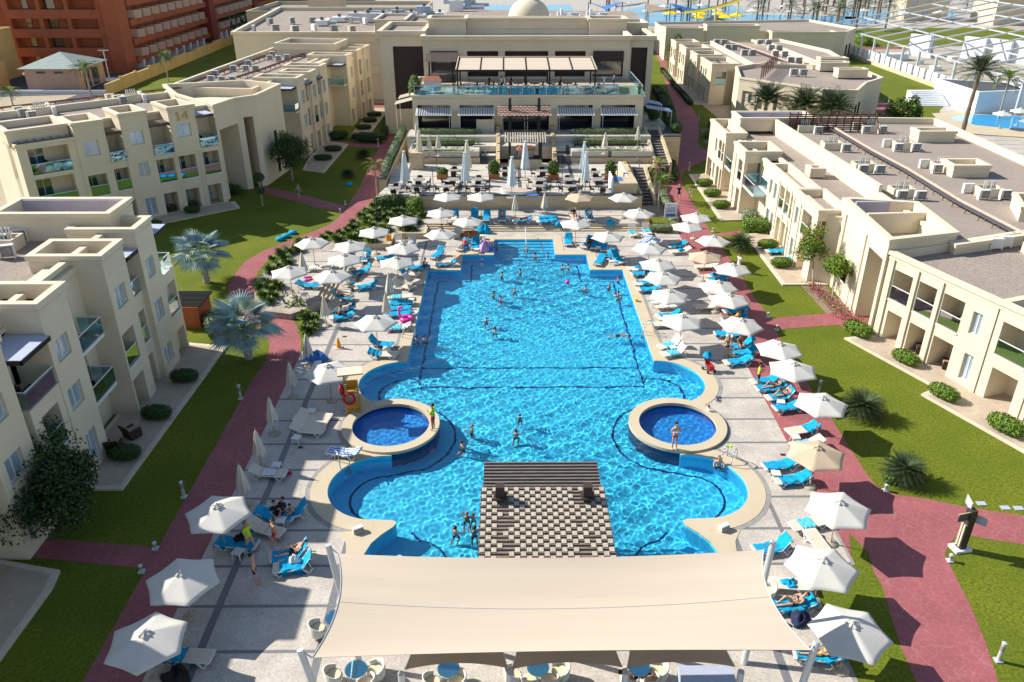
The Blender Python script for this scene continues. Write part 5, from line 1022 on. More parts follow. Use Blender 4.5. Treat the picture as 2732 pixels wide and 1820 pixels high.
# ------------------------------------------------------------------ loungers: window, x, y, head direction, backrest, towel, level, where
LG = [
 ('u',1380,410,92,2,'h',UD,'upright with light blue towel at the left end of the upper deck'),('u',1655,390,92,2,'f',UD,'upright with blue towel and purple bag on the upper deck'),('u',1820,415,88,2,'f',UD,'upright with blue towel right of a parasol foot on the upper deck'),('u',2035,420,90,2,'f',UD,'upright with blue towel and a seated guest on the upper deck'),
 ('h',830,975,8,1,'f',UD,'turned sideways with blue towel and a lying guest on the upper deck'),('h',1058,948,14,0,'f',UD,'flat with blue towel, the farther of a pair on the upper deck'),('h',1050,982,14,0,'f',UD,'flat with blue towel, the nearer of a pair on the upper deck'),
 ('B',680,1170,95,2,'',UD,'bare beige upright with a guest in black on the upper deck'),('B',905,1195,96,2,'f',UD,'upright with blue towel behind a guest in white on the upper deck'),
 ('B',610,1530,86,2,'f',0,'upright with blue towel right of the far pool steps'),('h',1425,1195,60,2,'f',0,'with blue towel, left of a close pair right of the pool steps'),('h',1492,1205,80,2,'f',0,'with blue towel, right of a close pair right of the pool steps'),('h',1575,1222,90,1,'f',0,'with blue towel seen end on beside a white side table right of the steps'),
 ('h',1535,1345,68,1,'f',0,'with blue towel at the corner of the right pool notch'),('h',1622,1300,60,1,'f',0,'with blue towel behind a parasol pole by the right pool notch'),('h',1700,1330,112,2,'f',0,'with blue towel and white bag by the right pool notch'),
 ('w',460,730,92,2,'h',0,'with draped blue towel, left of the pair facing the wide steps'),('w',655,700,92,2,'h',0,'with draped blue towel, right of the pair facing the wide steps'),
 ('w',630,850,48,1,'s',0,'with striped navy and white towel, the farther of the striped pair'),('w',710,890,35,1,'s',0,'with striped navy and white towel, the nearer of the striped pair'),
 ('w',1090,905,22,1,'f',0,'with blue towel, the farther of a pair beside the right path'),('w',1130,985,12,1,'p',0,'with crumpled blue towel, the nearer of a pair beside the right path'),
 ('w',545,1225,8,0,'p',0,'with crumpled blue towel at the pool edge under the second right parasol'),('w',600,1300,8,1,'f',0,'with blue towel at the pool edge under the second right parasol'),('w',640,1430,8,1,'f',0,'with blue towel and navy bag beside the pool on the right'),('w',690,1520,4,1,'f',0,'broadside with a wide blue towel beside the pool on the right'),
 ('w',1490,1200,4,1,'',0,'bare beige under the lopsided tan parasol'),('w',1590,1330,14,1,'p',0,'with crumpled blue towel, farther of a pair on the red path'),('w',1640,1385,14,1,'f',0,'with blue towel, nearer of a pair on the red path'),
 ('x',700,395,6,1,'w',0,'with small towel in the shade of a parasol beside the right pool wall'),('x',700,525,8,1,'f',0,'with blue towel and red bag beside the right pool wall'),('x',640,645,4,1,'',0,'bare half hidden under a parasol near the pool ladder'),
 ('x',1240,400,4,1,'',0,'bare in shade with yellow cloth between deck and path'),('x',1640,460,10,1,'f',0,'with blue towel on the red path under a parasol'),('x',1620,575,10,1,'f',0,'with blue towel and lying guest on the red path'),
 ('x',730,930,26,2,'h',0,'with small blue towel, farther of the sunny pair near the right lobe'),('x',790,1040,20,2,'h',0,'with pale blue towel, nearer of the sunny pair near the right lobe'),
 ('x',1530,785,-4,0,'f',0,'flat with blue towel left of the standing woman'),('x',1740,945,16,2,'f',0,'with blue towel and seated guest behind the standing woman'),('x',1740,1045,12,1,'f',0,'with blue towel right of the standing woman'),('x',1670,1165,12,1,'f',0,'with blue towel near the red pushchair'),
 ('y',490,700,10,1,'f',0,'with blue towel beside the man in the yellow shirt'),('y',560,800,8,1,'f',0,'with blue towel and guest with white cap, middle of the near right row'),('y',700,925,10,2,'f',0,'with blue towel and guest raising a knee, near right row'),('y',810,1065,12,1,'f',0,'with long blue towel, last of the close row of four on the path'),
 ('y',1000,1385,14,1,'h',0,'with blue towel thrown over its backrest on the red path'),('n',1840,1395,14,1,'h',0,'with bunched blue towel beside the dusty parasol foot'),
 ('s',1130,50,10,1,'f',0,'with blue towel, farther of a pair at the right deck corner'),('s',1215,150,8,1,'f',0,'with blue towel, nearer of a pair at the right deck corner'),('s',1330,455,16,0,'h',0,'flat with blue towel under the near right parasol'),('s',1400,600,100,0,'',0,'bare flat beige one standing crosswise on the near right deck'),
 ('s',1080,625,12,2,'f',0,'with pale blue towel behind the far right mast'),('s',1190,880,-6,0,'p',0,'flat with two crumpled blue towels beside the big sail'),('s',1215,1025,4,1,'f',0,'with blue towel and sunbathing woman right of the big sail'),('s',1400,1375,-8,1,'f',0,'with blue towel and woman in yellow at the near right mast'),
 ('i',1540,980,2,0,'f',.15,'flat with blue towel, farther of two on the right patio'),('i',1600,1060,2,0,'f',.15,'flat with blue towel, nearer of two on the right patio'),
 ('v',960,805,178,1,'w',.5,'with white towel on the left raised terrace'),('v',1700,660,85,2,'f',0,'with blue towel and seated child below the planting bed'),('v',1990,660,18,1,'f',0,'with blue towel left of the low wall'),('v',1660,850,22,2,'f',0,'with blue towel seen sideways left of the pool'),('v',900,1045,172,1,'f',.5,'with blue towel and pink ring on the left raised terrace'),('v',1490,1030,150,1,'p',0,'heaped with towels and toys left of the pool'),('v',1710,1060,18,1,'f',0,'with blue towel right of the heap of toys'),
 ('v',1370,1205,165,2,'f',0,'with blue towel and sleeping guest at the side steps'),('v',1390,1375,12,1,'f',0,'with blue towel and sunbathing guest left of the two closed parasols'),('v',1385,1480,14,1,'f',0,'with blue towel and seated man left of the two closed parasols'),
 ('u',590,760,96,2,'w',0,'left of the beige upright pair at the low wall'),('u',780,765,96,2,'w',0,'right of the beige upright pair at the low wall'),('u',1500,820,64,2,'f',0,'with blue towel and lying guest near the lilac bean bag'),('u',1665,800,88,2,'f',0,'with blue towel and yellow bag near the lilac bean bag'),('u',1410,640,80,2,'',0,'bare dark shaded one on the wide steps'),
 ('u',1140,930,62,2,'f',0,'with a big light blue towel left of the pool notch'),('u',1250,1060,8,1,'f',0,'with blue towel and lying guest at the left pool notch'),('u',870,1110,4,0,'f',0,'with blue towel and a seated man at the left pool notch'),('u',720,1195,165,2,'h',0,'with blue towel on its raised back beside the left pool edge'),('u',640,1370,155,2,'',0,'bare beige, left of a pair in the left poolside row'),('u',790,1300,158,2,'',0,'bare beige, right of a pair in the left poolside row'),
 ('z',1120,580,8,0,'h',0,'with small blue towel in the packed left poolside row'),('z',1120,665,2,0,'f',0,'with blue towel, first of three packed side by side at the left pool edge'),('z',1115,740,2,0,'f',0,'with blue towel, second of three packed side by side at the left pool edge'),('z',1100,820,4,0,'f',0,'with blue towel, third of three packed side by side at the left pool edge'),('z',1110,1005,4,1,'h',0,'with blue towel and lilac bag behind the pink flamingo ring'),
 ('z',860,1235,168,2,'f',0,'upright with blue towel at the left lobe of the pool'),('z',890,1380,176,1,'h',0,'with light blue towel at the left lobe of the pool'),
 ('l',875,1125,172,1,'',0,'bare beige, farthest of three in the shade by the lifeguard chair'),('l',830,1190,172,1,'',0,'bare beige, middle of three in the shade by the lifeguard chair'),('l',800,1260,172,1,'',0,'bare beige, nearest of three in the shade by the lifeguard chair'),('l',1165,1480,-14,1,'s',0,'with blue and white striped towel beside the left small round pool'),
 ('q',430,105,174,1,'w',0,'with white towel in the shade next to the red rescue buoy'),('q',480,400,172,1,'f',0,'with blue towel and two seated guests in the left shade'),('q',600,385,20,2,'f',0,'with blue towel and one seated guest in the left shade'),('q',410,495,158,1,'',0,'bare grey looking one in the shade behind the walking boy'),('q',215,595,172,0,'f',0,'with flat blue towel and black bags under the near left parasol'),('q',600,670,14,2,'f',0,'with blue towel and guest in black cap in the near left sun'),('q',625,750,12,2,'f',0,'with light blue towel and striped bag in the near left sun'),('p',1310,1380,176,0,'h',0,'with blue towel beside the nearest left parasol'),
]
for w, x, y, ang, bk, tw, zg, lab in LG:
    X, Y = G(w, x, y, zg + .3); a = R(ang)
    LOU[bk].put((X, Y, zg), a, short('sun lounger ' + lab), 'white sun loungers')
    if tw:
        opts = TOW[tw, bk]; o = opts[rr.randrange(len(opts))]; z = zg if tw != 'p' else zg + .31; col = {'s': 'striped', 'w': 'white', 'h': 'small blue', 'p': 'crumpled blue'}.get(tw, 'turquoise blue')
        o.put((X, Y, z), a, short(f'{col} towel on lounger ' + lab.replace('with blue towel and ', 'with ').replace('with blue towel, ', '').replace('with blue towel ', '').replace('upright ', '')), 'pool towels')
TB = [('x',600,575,'beside the lounger with the red bag near the right pool wall'),('x',765,970,'between the sunny loungers near the lobe'),('x',1545,815,'holding a black bag left of the standing woman'),('y',700,1000,'beside the guest raising a knee'),('y',905,1490,'at the dusty parasol foot on the red path'),('s',1100,110,'between the pair at the right deck corner'),('w',170,1130,'at the foot of a parasol by the right pool notch'),('w',570,745,'in front of the pair facing the wide steps'),('w',640,760,'right of the other table facing the wide steps'),('w',495,1250,'at the pool edge under the second right parasol'),('w',560,1450,'beside the navy bag on the right'),('x',500,350,'in the shade of a parasol beside the right pool wall'),('h',1520,1225,'right of the close pair by the pool steps'),('u',1760,670,'by the orange bean chair'),('u',1685,860,'by the lilac bean bag'),('u',1240,440,'on the upper deck under the left parasol'),('v',850,1170,'alone on the left raised terrace'),('z',1290,620,'at the left pool edge above the blue row'),('z',945,1300,'between two blue loungers at the left lobe'),('l',840,1075,'under the lifeguard parasol in the shade'),('l',695,1335,'at the feet of the three bare loungers'),('q',490,50,'behind the lounger with white towel'),('q',520,435,'covered with things between seated guests'),('q',220,655,'in front of the flat blue towel lounger'),('l',905,610,'beside the blue inflatables on the left'),('v',1180,790,'on the left raised terrace'),('h',700,955,'with blue cloth on the upper deck')]
for w, x, y, lab in TB:
    zg = UD if lab.find('upper deck') >= 0 else (.5 if 'raised' in lab else 0); X, Y = G(w, x, y, zg + .4); TAB.put((X, Y, zg), rr.uniform(-.3, .3), short('white plastic side table ' + lab), 'white side tables')

for o in PROTOS:
    if o['label'] == 'towel': bpy.data.objects.remove(o)
# ------------------------------------------------------------------ people: skinned bodies in a few poses
def skin_body(joints, bones, radii, name='person_mesh'):
    """joints: name -> (x, y, z); bones: pairs; radii: name -> r. Returns an evaluated, smooth mesh"""
    names = list(joints); me = bpy.data.meshes.new('tmp'); me.from_pydata([joints[n] for n in names], [(names.index(a), names.index(b_)) for a, b_ in bones], [])
    o = bpy.data.objects.new('tmp', me); sc.collection.objects.link(o); mo = o.modifiers.new('s', 'SKIN'); mo.use_smooth_shade = True; mo.branch_smoothing = .3
    sv = me.skin_vertices[0].data
    for i, n in enumerate(names):
        r = radii[n]; sv[i].radius = (r, r) if not hasattr(r, '__len__') else r; sv[i].use_root = n == 'pelvis'
    o.modifiers.new('ss', 'SUBSURF').levels = 1
    bpy.context.view_layer.update(); dg = bpy.context.evaluated_depsgraph_get(); out = bpy.data.meshes.new_from_object(o.evaluated_get(dg)); out.name = name
    bpy.data.objects.remove(o); bpy.data.meshes.remove(me); out.shade_smooth(); return out
RAD = dict(pelvis=(.15, .11), belly=(.135, .10), chest=(.165, .11), neckb=(.085, .07), neck=.052, jaw=.07, head=.092, crown=.06, nose=.018)
def pose(kind):
    J = dict(pelvis=(0, 0, .94), belly=(0, 0, 1.1), chest=(0, .0, 1.3), neckb=(0, 0, 1.43), neck=(0, .01, 1.50), jaw=(0, .02, 1.57), head=(0, .01, 1.66), crown=(0, 0, 1.73))
    arms = {'stand': ((.21, 0, 1.38), (.27, -.02, 1.12), (.27, .06, .88), (.27, .09, .80)), 'walk': ((.21, 0, 1.38), (.25, -.10, 1.14), (.24, .02, .92), (.24, .06, .85)), 'phone': ((.21, 0, 1.38), (.27, .02, 1.14), (.10, .22, 1.24), (.06, .27, 1.27)), 'wide': ((.21, 0, 1.38), (.44, .06, 1.34), (.50, .22, 1.42), (.46, .28, 1.46))}
    legs = {'stand': ((.09, 0, .90), (.11, .02, .50), (.12, 0, .09), (.13, .14, .03)), }
    K = kind
    R_ = dict(RAD)
    def limb(s, side, A, Lg):
        sh, el, wr, hd = A; x = s
        J[side+'sh'] = (x * sh[0], sh[1], sh[2]); J[side+'el'] = (x * el[0], el[1], el[2]); J[side+'wr'] = (x * wr[0], wr[1], wr[2]); J[side+'hd'] = (x * hd[0], hd[1], hd[2])
        d = (Vector(J[side+'hd']) - Vector(J[side+'wr'])).normalized(); up = Vector((0, 0, 1)) if abs(d.z) < .8 else Vector((0, 1, 0)); r = d.cross(up).normalized(); p = Vector(J[side+'hd'])
        for k in range(4): q = p + d * (.075 - .01 * abs(k - 1.3)) + r * (k - 1.5) * .024; J[side+f'f{k}'] = tuple(q); R_[side+f'f{k}'] = .009; B.append((side+'hd', side+f'f{k}'))
        q = p - d * .02 + r * .05 * s + Vector((0, 0, .01)); J[side+'th'] = tuple(q); R_[side+'th'] = .010; B.append((side+'hd', side+'th'))
        hp, kn, an, to = Lg; J[side+'hp'] = (x * hp[0], hp[1], hp[2]); J[side+'kn'] = (x * kn[0], kn[1], kn[2]); J[side+'an'] = (x * an[0], an[1], an[2]); J[side+'to'] = (x * to[0], to[1], to[2])
        R_.update({side+'sh': .062, side+'el': .042, side+'wr': .028, side+'hd': (.036, .02), side+'hp': .098, side+'kn': .062, side+'an': .042, side+'to': (.042, .025)})
        B.extend([('chest', side+'sh'), (side+'sh', side+'el'), (side+'el', side+'wr'), (side+'wr', side+'hd'), ('pelvis', side+'hp'), (side+'hp', side+'kn'), (side+'kn', side+'an'), (side+'an', side+'to')])
    B = [('pelvis', 'belly'), ('belly', 'chest'), ('chest', 'neckb'), ('neckb', 'neck'), ('neck', 'jaw'), ('jaw', 'head'), ('head', 'crown'), ('head', 'nose')]
    st = ((.09, 0, .90), (.11, .02, .50), (.12, 0, .09), (.13, .14, .03))
    if K == 'stand': limb(1, 'L', arms['stand'], st); limb(-1, 'R', arms['stand'], st)
    if K == 'phone': limb(1, 'L', arms['phone'], st); limb(-1, 'R', arms['phone'], st)
    if K == 'wide': limb(1, 'L', arms['wide'], st); limb(-1, 'R', arms['phone'], st)
    if K == 'walk':
        limb(1, 'L', ((.21, 0, 1.38), (.25, .10, 1.14), (.24, .28, 1.0), (.24, .34, .96)), ((.09, 0, .90), (.10, -.02, .48), (.10, -.30, .17), (.11, -.20, .04)))
        limb(-1, 'R', ((.21, 0, 1.38), (.25, -.14, 1.16), (.24, -.16, .92), (.24, -.14, .84)), ((.09, 0, .90), (.10, .20, .52), (.10, .22, .09), (.10, .36, .04)))
    if K in ('sit', 'sitfwd', 'recline', 'lie', 'knee'):      # +y is towards the feet; hips at seat level z = 0 (put on .40)
        lean = {'sit': 8, 'sitfwd': -22, 'recline': 40, 'knee': 48, 'lie': 80}[K]; a = R(lean); sp = lambda t, f=0.0: (0, -t * math.sin(a) + f * math.cos(a), .10 + t * math.cos(a) + f * math.sin(a))
        J.clear(); J.update(pelvis=(0, 0, .10), belly=sp(.16), chest=sp(.36), neckb=sp(.49), neck=sp(.56, .01), jaw=sp(.62, .04), head=sp(.71, .03), crown=sp(.78, .0))
        Js = J.copy(); shz = Js['chest']; off = sp(.44)
        def A3(el, wr, hd): return ((.20, off[1], off[2]), el, wr, hd)
        if K == 'sit': arm = A3((.25, .05, .30), (.16, .26, .24), (.13, .34, .22)); lg = ((.09, .04, .09), (.13, .44, .14), (.14, .52, -.30), (.14, .66, -.37))
        elif K == 'sitfwd': arm = A3((.24, .32, .24), (.10, .44, .36), (.07, .48, .42)); lg = ((.09, .04, .09), (.14, .46, .22), (.10, .60, -.14), (.10, .74, -.22))
        elif K == 'recline': arm = A3((.27, -.16, .22), (.14, .08, .22), (.10, .15, .23)); lg = ((.09, .05, .09), (.12, .50, .12), (.12, .92, .06), (.13, .96, .16))
        elif K == 'knee': arm = A3((.26, -.12, .28), (.10, .06, .36), (.06, .12, .40)); lg = ((.09, .05, .09), (.11, .40, .42), (.11, .66, .08), (.11, .80, .05))
        else: arm = A3((.28, -.30, .12), (.26, -.10, .10), (.25, -.02, .09)); lg = ((.09, .05, .08), (.11, .50, .08), (.11, .92, .06), (.12, .97, .14))
        limb(1, 'L', arm, lg); limb(-1, 'R', arm, lg if K != 'knee' else ((.09, .05, .09), (.12, .50, .12), (.12, .92, .06), (.13, .96, .16)))
    if K == 'swim':    # upper body upright, arms spread on the water, legs hanging
        limb(1, 'L', ((.20, 0, 1.36), (.30, .14, 1.22), (.30, .34, 1.26), (.30, .42, 1.28)), ((.09, 0, .90), (.14, .12, .52), (.16, -.16, .22), (.17, -.2, .1)))
        limb(-1, 'R', ((.20, 0, 1.36), (.32, .16, 1.24), (.26, .38, 1.26), (.24, .46, 1.28)), ((.09, 0, .90), (.14, -.02, .50), (.16, -.30, .26), (.17, -.36, .14)))
    if K == 'float':
        for n in list(J): x, y, z = J[n]; J[n] = (x, z - .94, .12 - y)
        limb(1, 'L', ((.2, .44, .12), (.45, .60, .10), (.42, .85, .1), (.42, .93, .1)), ((.09, -.04, .1), (.14, -.44, .06), (.18, -.86, .1), (.18, -.98, .1)))
        limb(-1, 'R', ((.2, .44, .12), (.42, .40, .10), (.55, .2, .1), (.58, .12, .1)), ((.09, -.04, .1), (.14, -.44, .1), (.14, -.86, .05), (.14, -.98, .05)))
    h, c_ = Vector(J['head']), Vector(J['crown']); u = (c_ - h).normalized(); f = Vector((0, 1, 0)); f = (f - u * f.dot(u)); f = f.normalized() if f.length > .1 else Vector((0, 0, 1)); J['nose'] = tuple(h + f * .10 - u * .01)
    J['_f'] = f; J['_u'] = u
    return J, B, R_
POSES = {}
def get_pose(K):
    if K in POSES: return POSES[K]
    J, B, R_ = pose(K); f, u = J.pop('_f'), J.pop('_u'); me = skin_body(J, B, R_); POSES[K] = (me, J, f, u); return POSES[K]
def seg_d(p, a, b_):
    a = Vector(a); b_ = Vector(b_); t = max(0, min(1, (p - a).dot(b_ - a) / max(1e-9, (b_ - a).length_squared))); return (p - a - (b_ - a) * t).length, t
def person(K, loc, rz, label, skin='skin', hair='hair_dark', top=None, bottom=None, s=1.0, long_top=False, hat=None, water=False, long_bottom=False, group=None, female=False):
    me, J, f, u = get_pose(K); m = me.copy(); m.materials.clear(); m.materials.append(MATS[skin]); t = bpy.data.objects.new('person', m); sc.collection.objects.link(t)
    t.location = loc; t.rotation_euler = (0, 0, rz); t.scale = (s,) * 3; setp(t, label, 'person', group)
    bones = {'torso': [('pelvis', 'belly'), ('belly', 'chest'), ('chest', 'neckb')], 'hips': [('pelvis', 'Lhp'), ('pelvis', 'Rhp'), ('pelvis', 'belly')], 'thigh': [('Lhp', 'Lkn'), ('Rhp', 'Rkn')], 'arm': [('Lsh', 'Lel'), ('Rsh', 'Rel')], 'sh': [('chest', 'Lsh'), ('chest', 'Rsh')], 'rest': [('neckb', 'neck'), ('neck', 'head'), ('Lel', 'Lwr'), ('Rel', 'Rwr'), ('Lkn', 'Lan'), ('Rkn', 'Ran')]}
    info = []
    for p in me.polygons:
        c = p.center; best = min(((seg_d(c, J[a], J[b_]) + (k, a)) for k, L_ in bones.items() for a, b_ in L_), key=lambda q: q[0]); info.append((best[2], best[1], best[3]))
    def garment(name, sel, matn, d):
        b = MB(); idx = {}
        for p, q in zip(me.polygons, info):
            if not sel(q): continue
            fs = []
            for vi in p.vertices:
                if vi not in idx: idx[vi] = len(b.v); v = me.vertices[vi]; b.v.append(tuple(v.co + v.normal * d))
                fs.append(idx[vi])
            b.f.append(tuple(fs)); b.m.append(0)
        if b.f: b.build(name, matn, t, True)
    if bottom: garment('shorts', lambda q: q[0] == 'hips' and not (q[2] == 'pelvis' and q[0] == 'hips' and q[1] > .75) or (q[0] == 'thigh' and q[1] < (.98 if long_bottom else (.12 if female else .55))) or (q[0] == 'torso' and q[2] == 'pelvis' and q[1] < .3), bottom, .012)
    if top: garment('shirt', lambda q: q[0] == 'torso' and (q[2] != 'pelvis' or q[1] > .2 or long_top) and (not female or long_top or q[2] == 'belly' and q[1] > .4 or q[2] == 'chest' and q[1] < .3) or (q[0] == 'sh' and not (female and not long_top)) or (q[0] == 'arm' and q[1] < .55 and not (female and not long_top)), top, .014)
    # hair cap and face
    h = Vector(J['head']); b = MB(); n = 14; r = u.cross(f).normalized()
    for i in range(7):
        q = i / 6 * math.pi * .62
        for k in range(n): a = 2 * math.pi * k / n; rad = .108 * (1.05 if female else 1); b.v.append(tuple(h + u * (.035 + rad * math.cos(q)) - f * .02 + (r * math.cos(a) + f * math.sin(a) * (1.02)) * rad * math.sin(q) * .92 - f * .03 * (i / 6)))
    for i in range(6):
        for k in range(n): b.f.append((i * n + k, i * n + (k + 1) % n, (i + 1) * n + (k + 1) % n, (i + 1) * n + k)); b.m.append(0)
    b.build('hair' if not hat else 'cap', hair if not hat else hat, t, True)
    if female and not hat: b = MB(); b.tube(h - f * .09, h - f * .11 - u * .2, .055, .03, 8); b.build('long_hair', hair, t, True)
    b = MB()
    for sx in (-1, 1): b.lathe([(.002, -.012), (.011, -.006), (.011, .006), (.002, .012)], 6, tuple(h + f * .086 + r * .034 * sx + u * .0))
    b.build('eyes', 'charcoal', t); b = MB(); p = h + f * .082 - u * .055; b.bar(p - r * .022, p + r * .022, .012); b.build('mouth', 'red', t)
    b = MB()
    for sx in (-1, 1): p = h + r * .094 * sx; b.tube(p - f * .008, p + f * .012, .024, .02, 8)
    b.build('ears', skin, t, True)
    if water: t.cycles.is_caustics_receiver = True
    return t
def deg_face(a): return R(a) - math.pi / 2        # world direction faced by +y of the figure
def PL(w, x, y, z=0): X, Y = G(w, x, y, z); return (X, Y, z)
P_ = person
P_('stand', PL('q',352,880), deg_face(20), 'barefoot man in navy shorts with white flowers standing in the near left sun', 'skin', bottom='navy')
P_('walk', PL('q',310,650), deg_face(-30), 'woman in bright yellow-green swimsuit stepping past the flat blue lounger', 'skin', 'hair_light', 'neon_green', 'neon_green', female=True, long_top=True)
P_('walk', PL('q',488,612), deg_face(-150), 'boy in red shorts walking in the left shade', 'skin', 'hair_dark', None, 'red', .9)
P_('wide', PL('l',2030,1262,.17), deg_face(160), 'lifeguard in yellow shirt and red shorts standing on the left round coping', 'skin_dark', 'hair_dark', 'neon_green', 'red')
P_('phone', PL('n',540,1450,.17), deg_face(-80), 'woman with bikini and red towel standing on the right round coping', 'skin', 'hair_dark', 'cloth_white', 'red', female=True)
P_('phone', PL('n',1350,845), deg_face(-20), 'man in yellow shirt and violet shorts standing by the blue loungers', 'skin_dark', 'hair_dark', 'neon_green', 'navy', long_top=True)
P_('stand', PL('x',1500,1120), deg_face(100), 'woman in small brown bikini standing with her back to the camera', 'skin', 'hair_light', 'wicker', 'wicker', female=True)
P_('walk', PL('w',1095,285), deg_face(-90), 'man in dark shirt and shorts carrying a straw bag on the right path', 'skin', 'skin', 'navy', 'navy', long_top=True)
P_('walk', PL('w',1258,300), deg_face(-90), 'woman in short cream dress walking at the lawn edge', 'skin_dark', 'hair_dark', 'cloth_cream', 'cloth_cream', long_top=True, long_bottom=True)
P_('stand', PL('w',1925,1290), deg_face(200), 'man in long white shirt standing on the right lawn edge', 'skin_dark', 'hair_dark', 'cloth_white', 'cloth_white', long_top=True, long_bottom=True)
P_('walk', PL('g',545,475), deg_face(-120), 'shirtless child in blue shorts running on the shaded left side path', 'skin', 'hair_light', None, 'cloth_blue', .95)
P_('stand', PL('w',655,1400), deg_face(-100), 'person dressed all in black under the third right parasol', 'skin', 'hair_dark', 'cloth_black', 'cloth_black', long_top=True, long_bottom=True)
P_('stand', PL('i',885,290), deg_face(180), 'person in dark clothes standing at the far right patio', 'skin', 'hair_dark', 'navy', 'navy', long_top=True, long_bottom=True)
for i, (w, x, y, a, s_, lab) in enumerate([('m',705,185,200,.8,'child swimmer at the left end of the pool steps'),('m',950,195,80,1,'swimmer standing at the handrail of the pool steps'),('m',1028,255,60,1,'swimmer splashing below the pool steps'),('m',1135,245,0,.8,'small child swimmer right below the pool steps'),('m',1255,350,20,.95,'left swimmer of the pair near the right notch'),('m',1305,345,10,.95,'right swimmer of the pair near the right notch'),('m',905,390,-20,1,'swimmer alone in the middle of the far pool'),('m',750,415,150,1,'dark haired swimmer left in the far pool'),('m',858,550,90,.95,'swimmer facing away in the upper middle of the pool'),('m',680,575,170,1,'left swimmer of two left of the centre'),('m',738,615,-10,1,'swimmer with pink arms left of the centre'),('m',1725,450,180,1,'swimmer closest to the far right pool edge'),('m',1650,515,120,1,'swimmer standing near the right floor line'),('m',1450,530,-120,1,'swimmer with dark hair right of the centre'),('m',1722,610,100,1.05,'man with child on his arm at the right pool side'),('m',1748,600,100,.6,'child carried at the right pool side'),('m',620,795,110,1,'left swimmer of two in the left middle'),('m',692,880,90,1,'swimmer in blue in the left middle'),('m',35,950,40,1,'left swimmer of two in the shaded left edge'),('m',102,950,60,1,'right swimmer of two in the shaded left edge'),('N',1259,1142,170,1,'swimmer stretching right of the left round pool'),('N',1387,1112,90,.8,'small swimmer above the pergola, farther'),('N',1377,1155,80,1,'swimmer with raised arms above the pergola'),('N',1233,1186,30,1,'swimmer near the left floor curve'),('r',235,480,90,1,'left swimmer of the farther pair beside the pergola'),('r',278,485,100,.75,'child of the farther pair beside the pergola'),('r',160,575,60,1,'left swimmer of the nearer pair beside the pergola'),('r',283,575,100,1,'right swimmer of the nearer pair beside the pergola'),('s',697,50,-100,1,'man leaning back on the right pool edge by the ladder'),('n',872,1110,30,.75,'child in striped shirt at the edge of the right round pool')]):
    X, Y = G(w, x, y, -.05); s_ *= .92; dz = -1.40 if i not in (14, 28, 29) else -1.05
    if i == 29: dz = -.75
    P_('swim', (X, Y, WL + dz * s_), deg_face(a), lab, 'skin' if i % 3 else 'skin_dark', 'hair_dark' if i % 4 else 'hair_light', 'cloth_white' if i in (17, 29) else ('pink' if i == 10 else None), 'navy', s_, water=True, group='swimmers in the pool')
X, Y = G('m', 1730, 930, -.25); P_('float', (X, Y, WL - .32), deg_face(5), 'person swimming stretched out just under the water on the right', 'skin', 'hair_dark', None, 'navy', water=True)
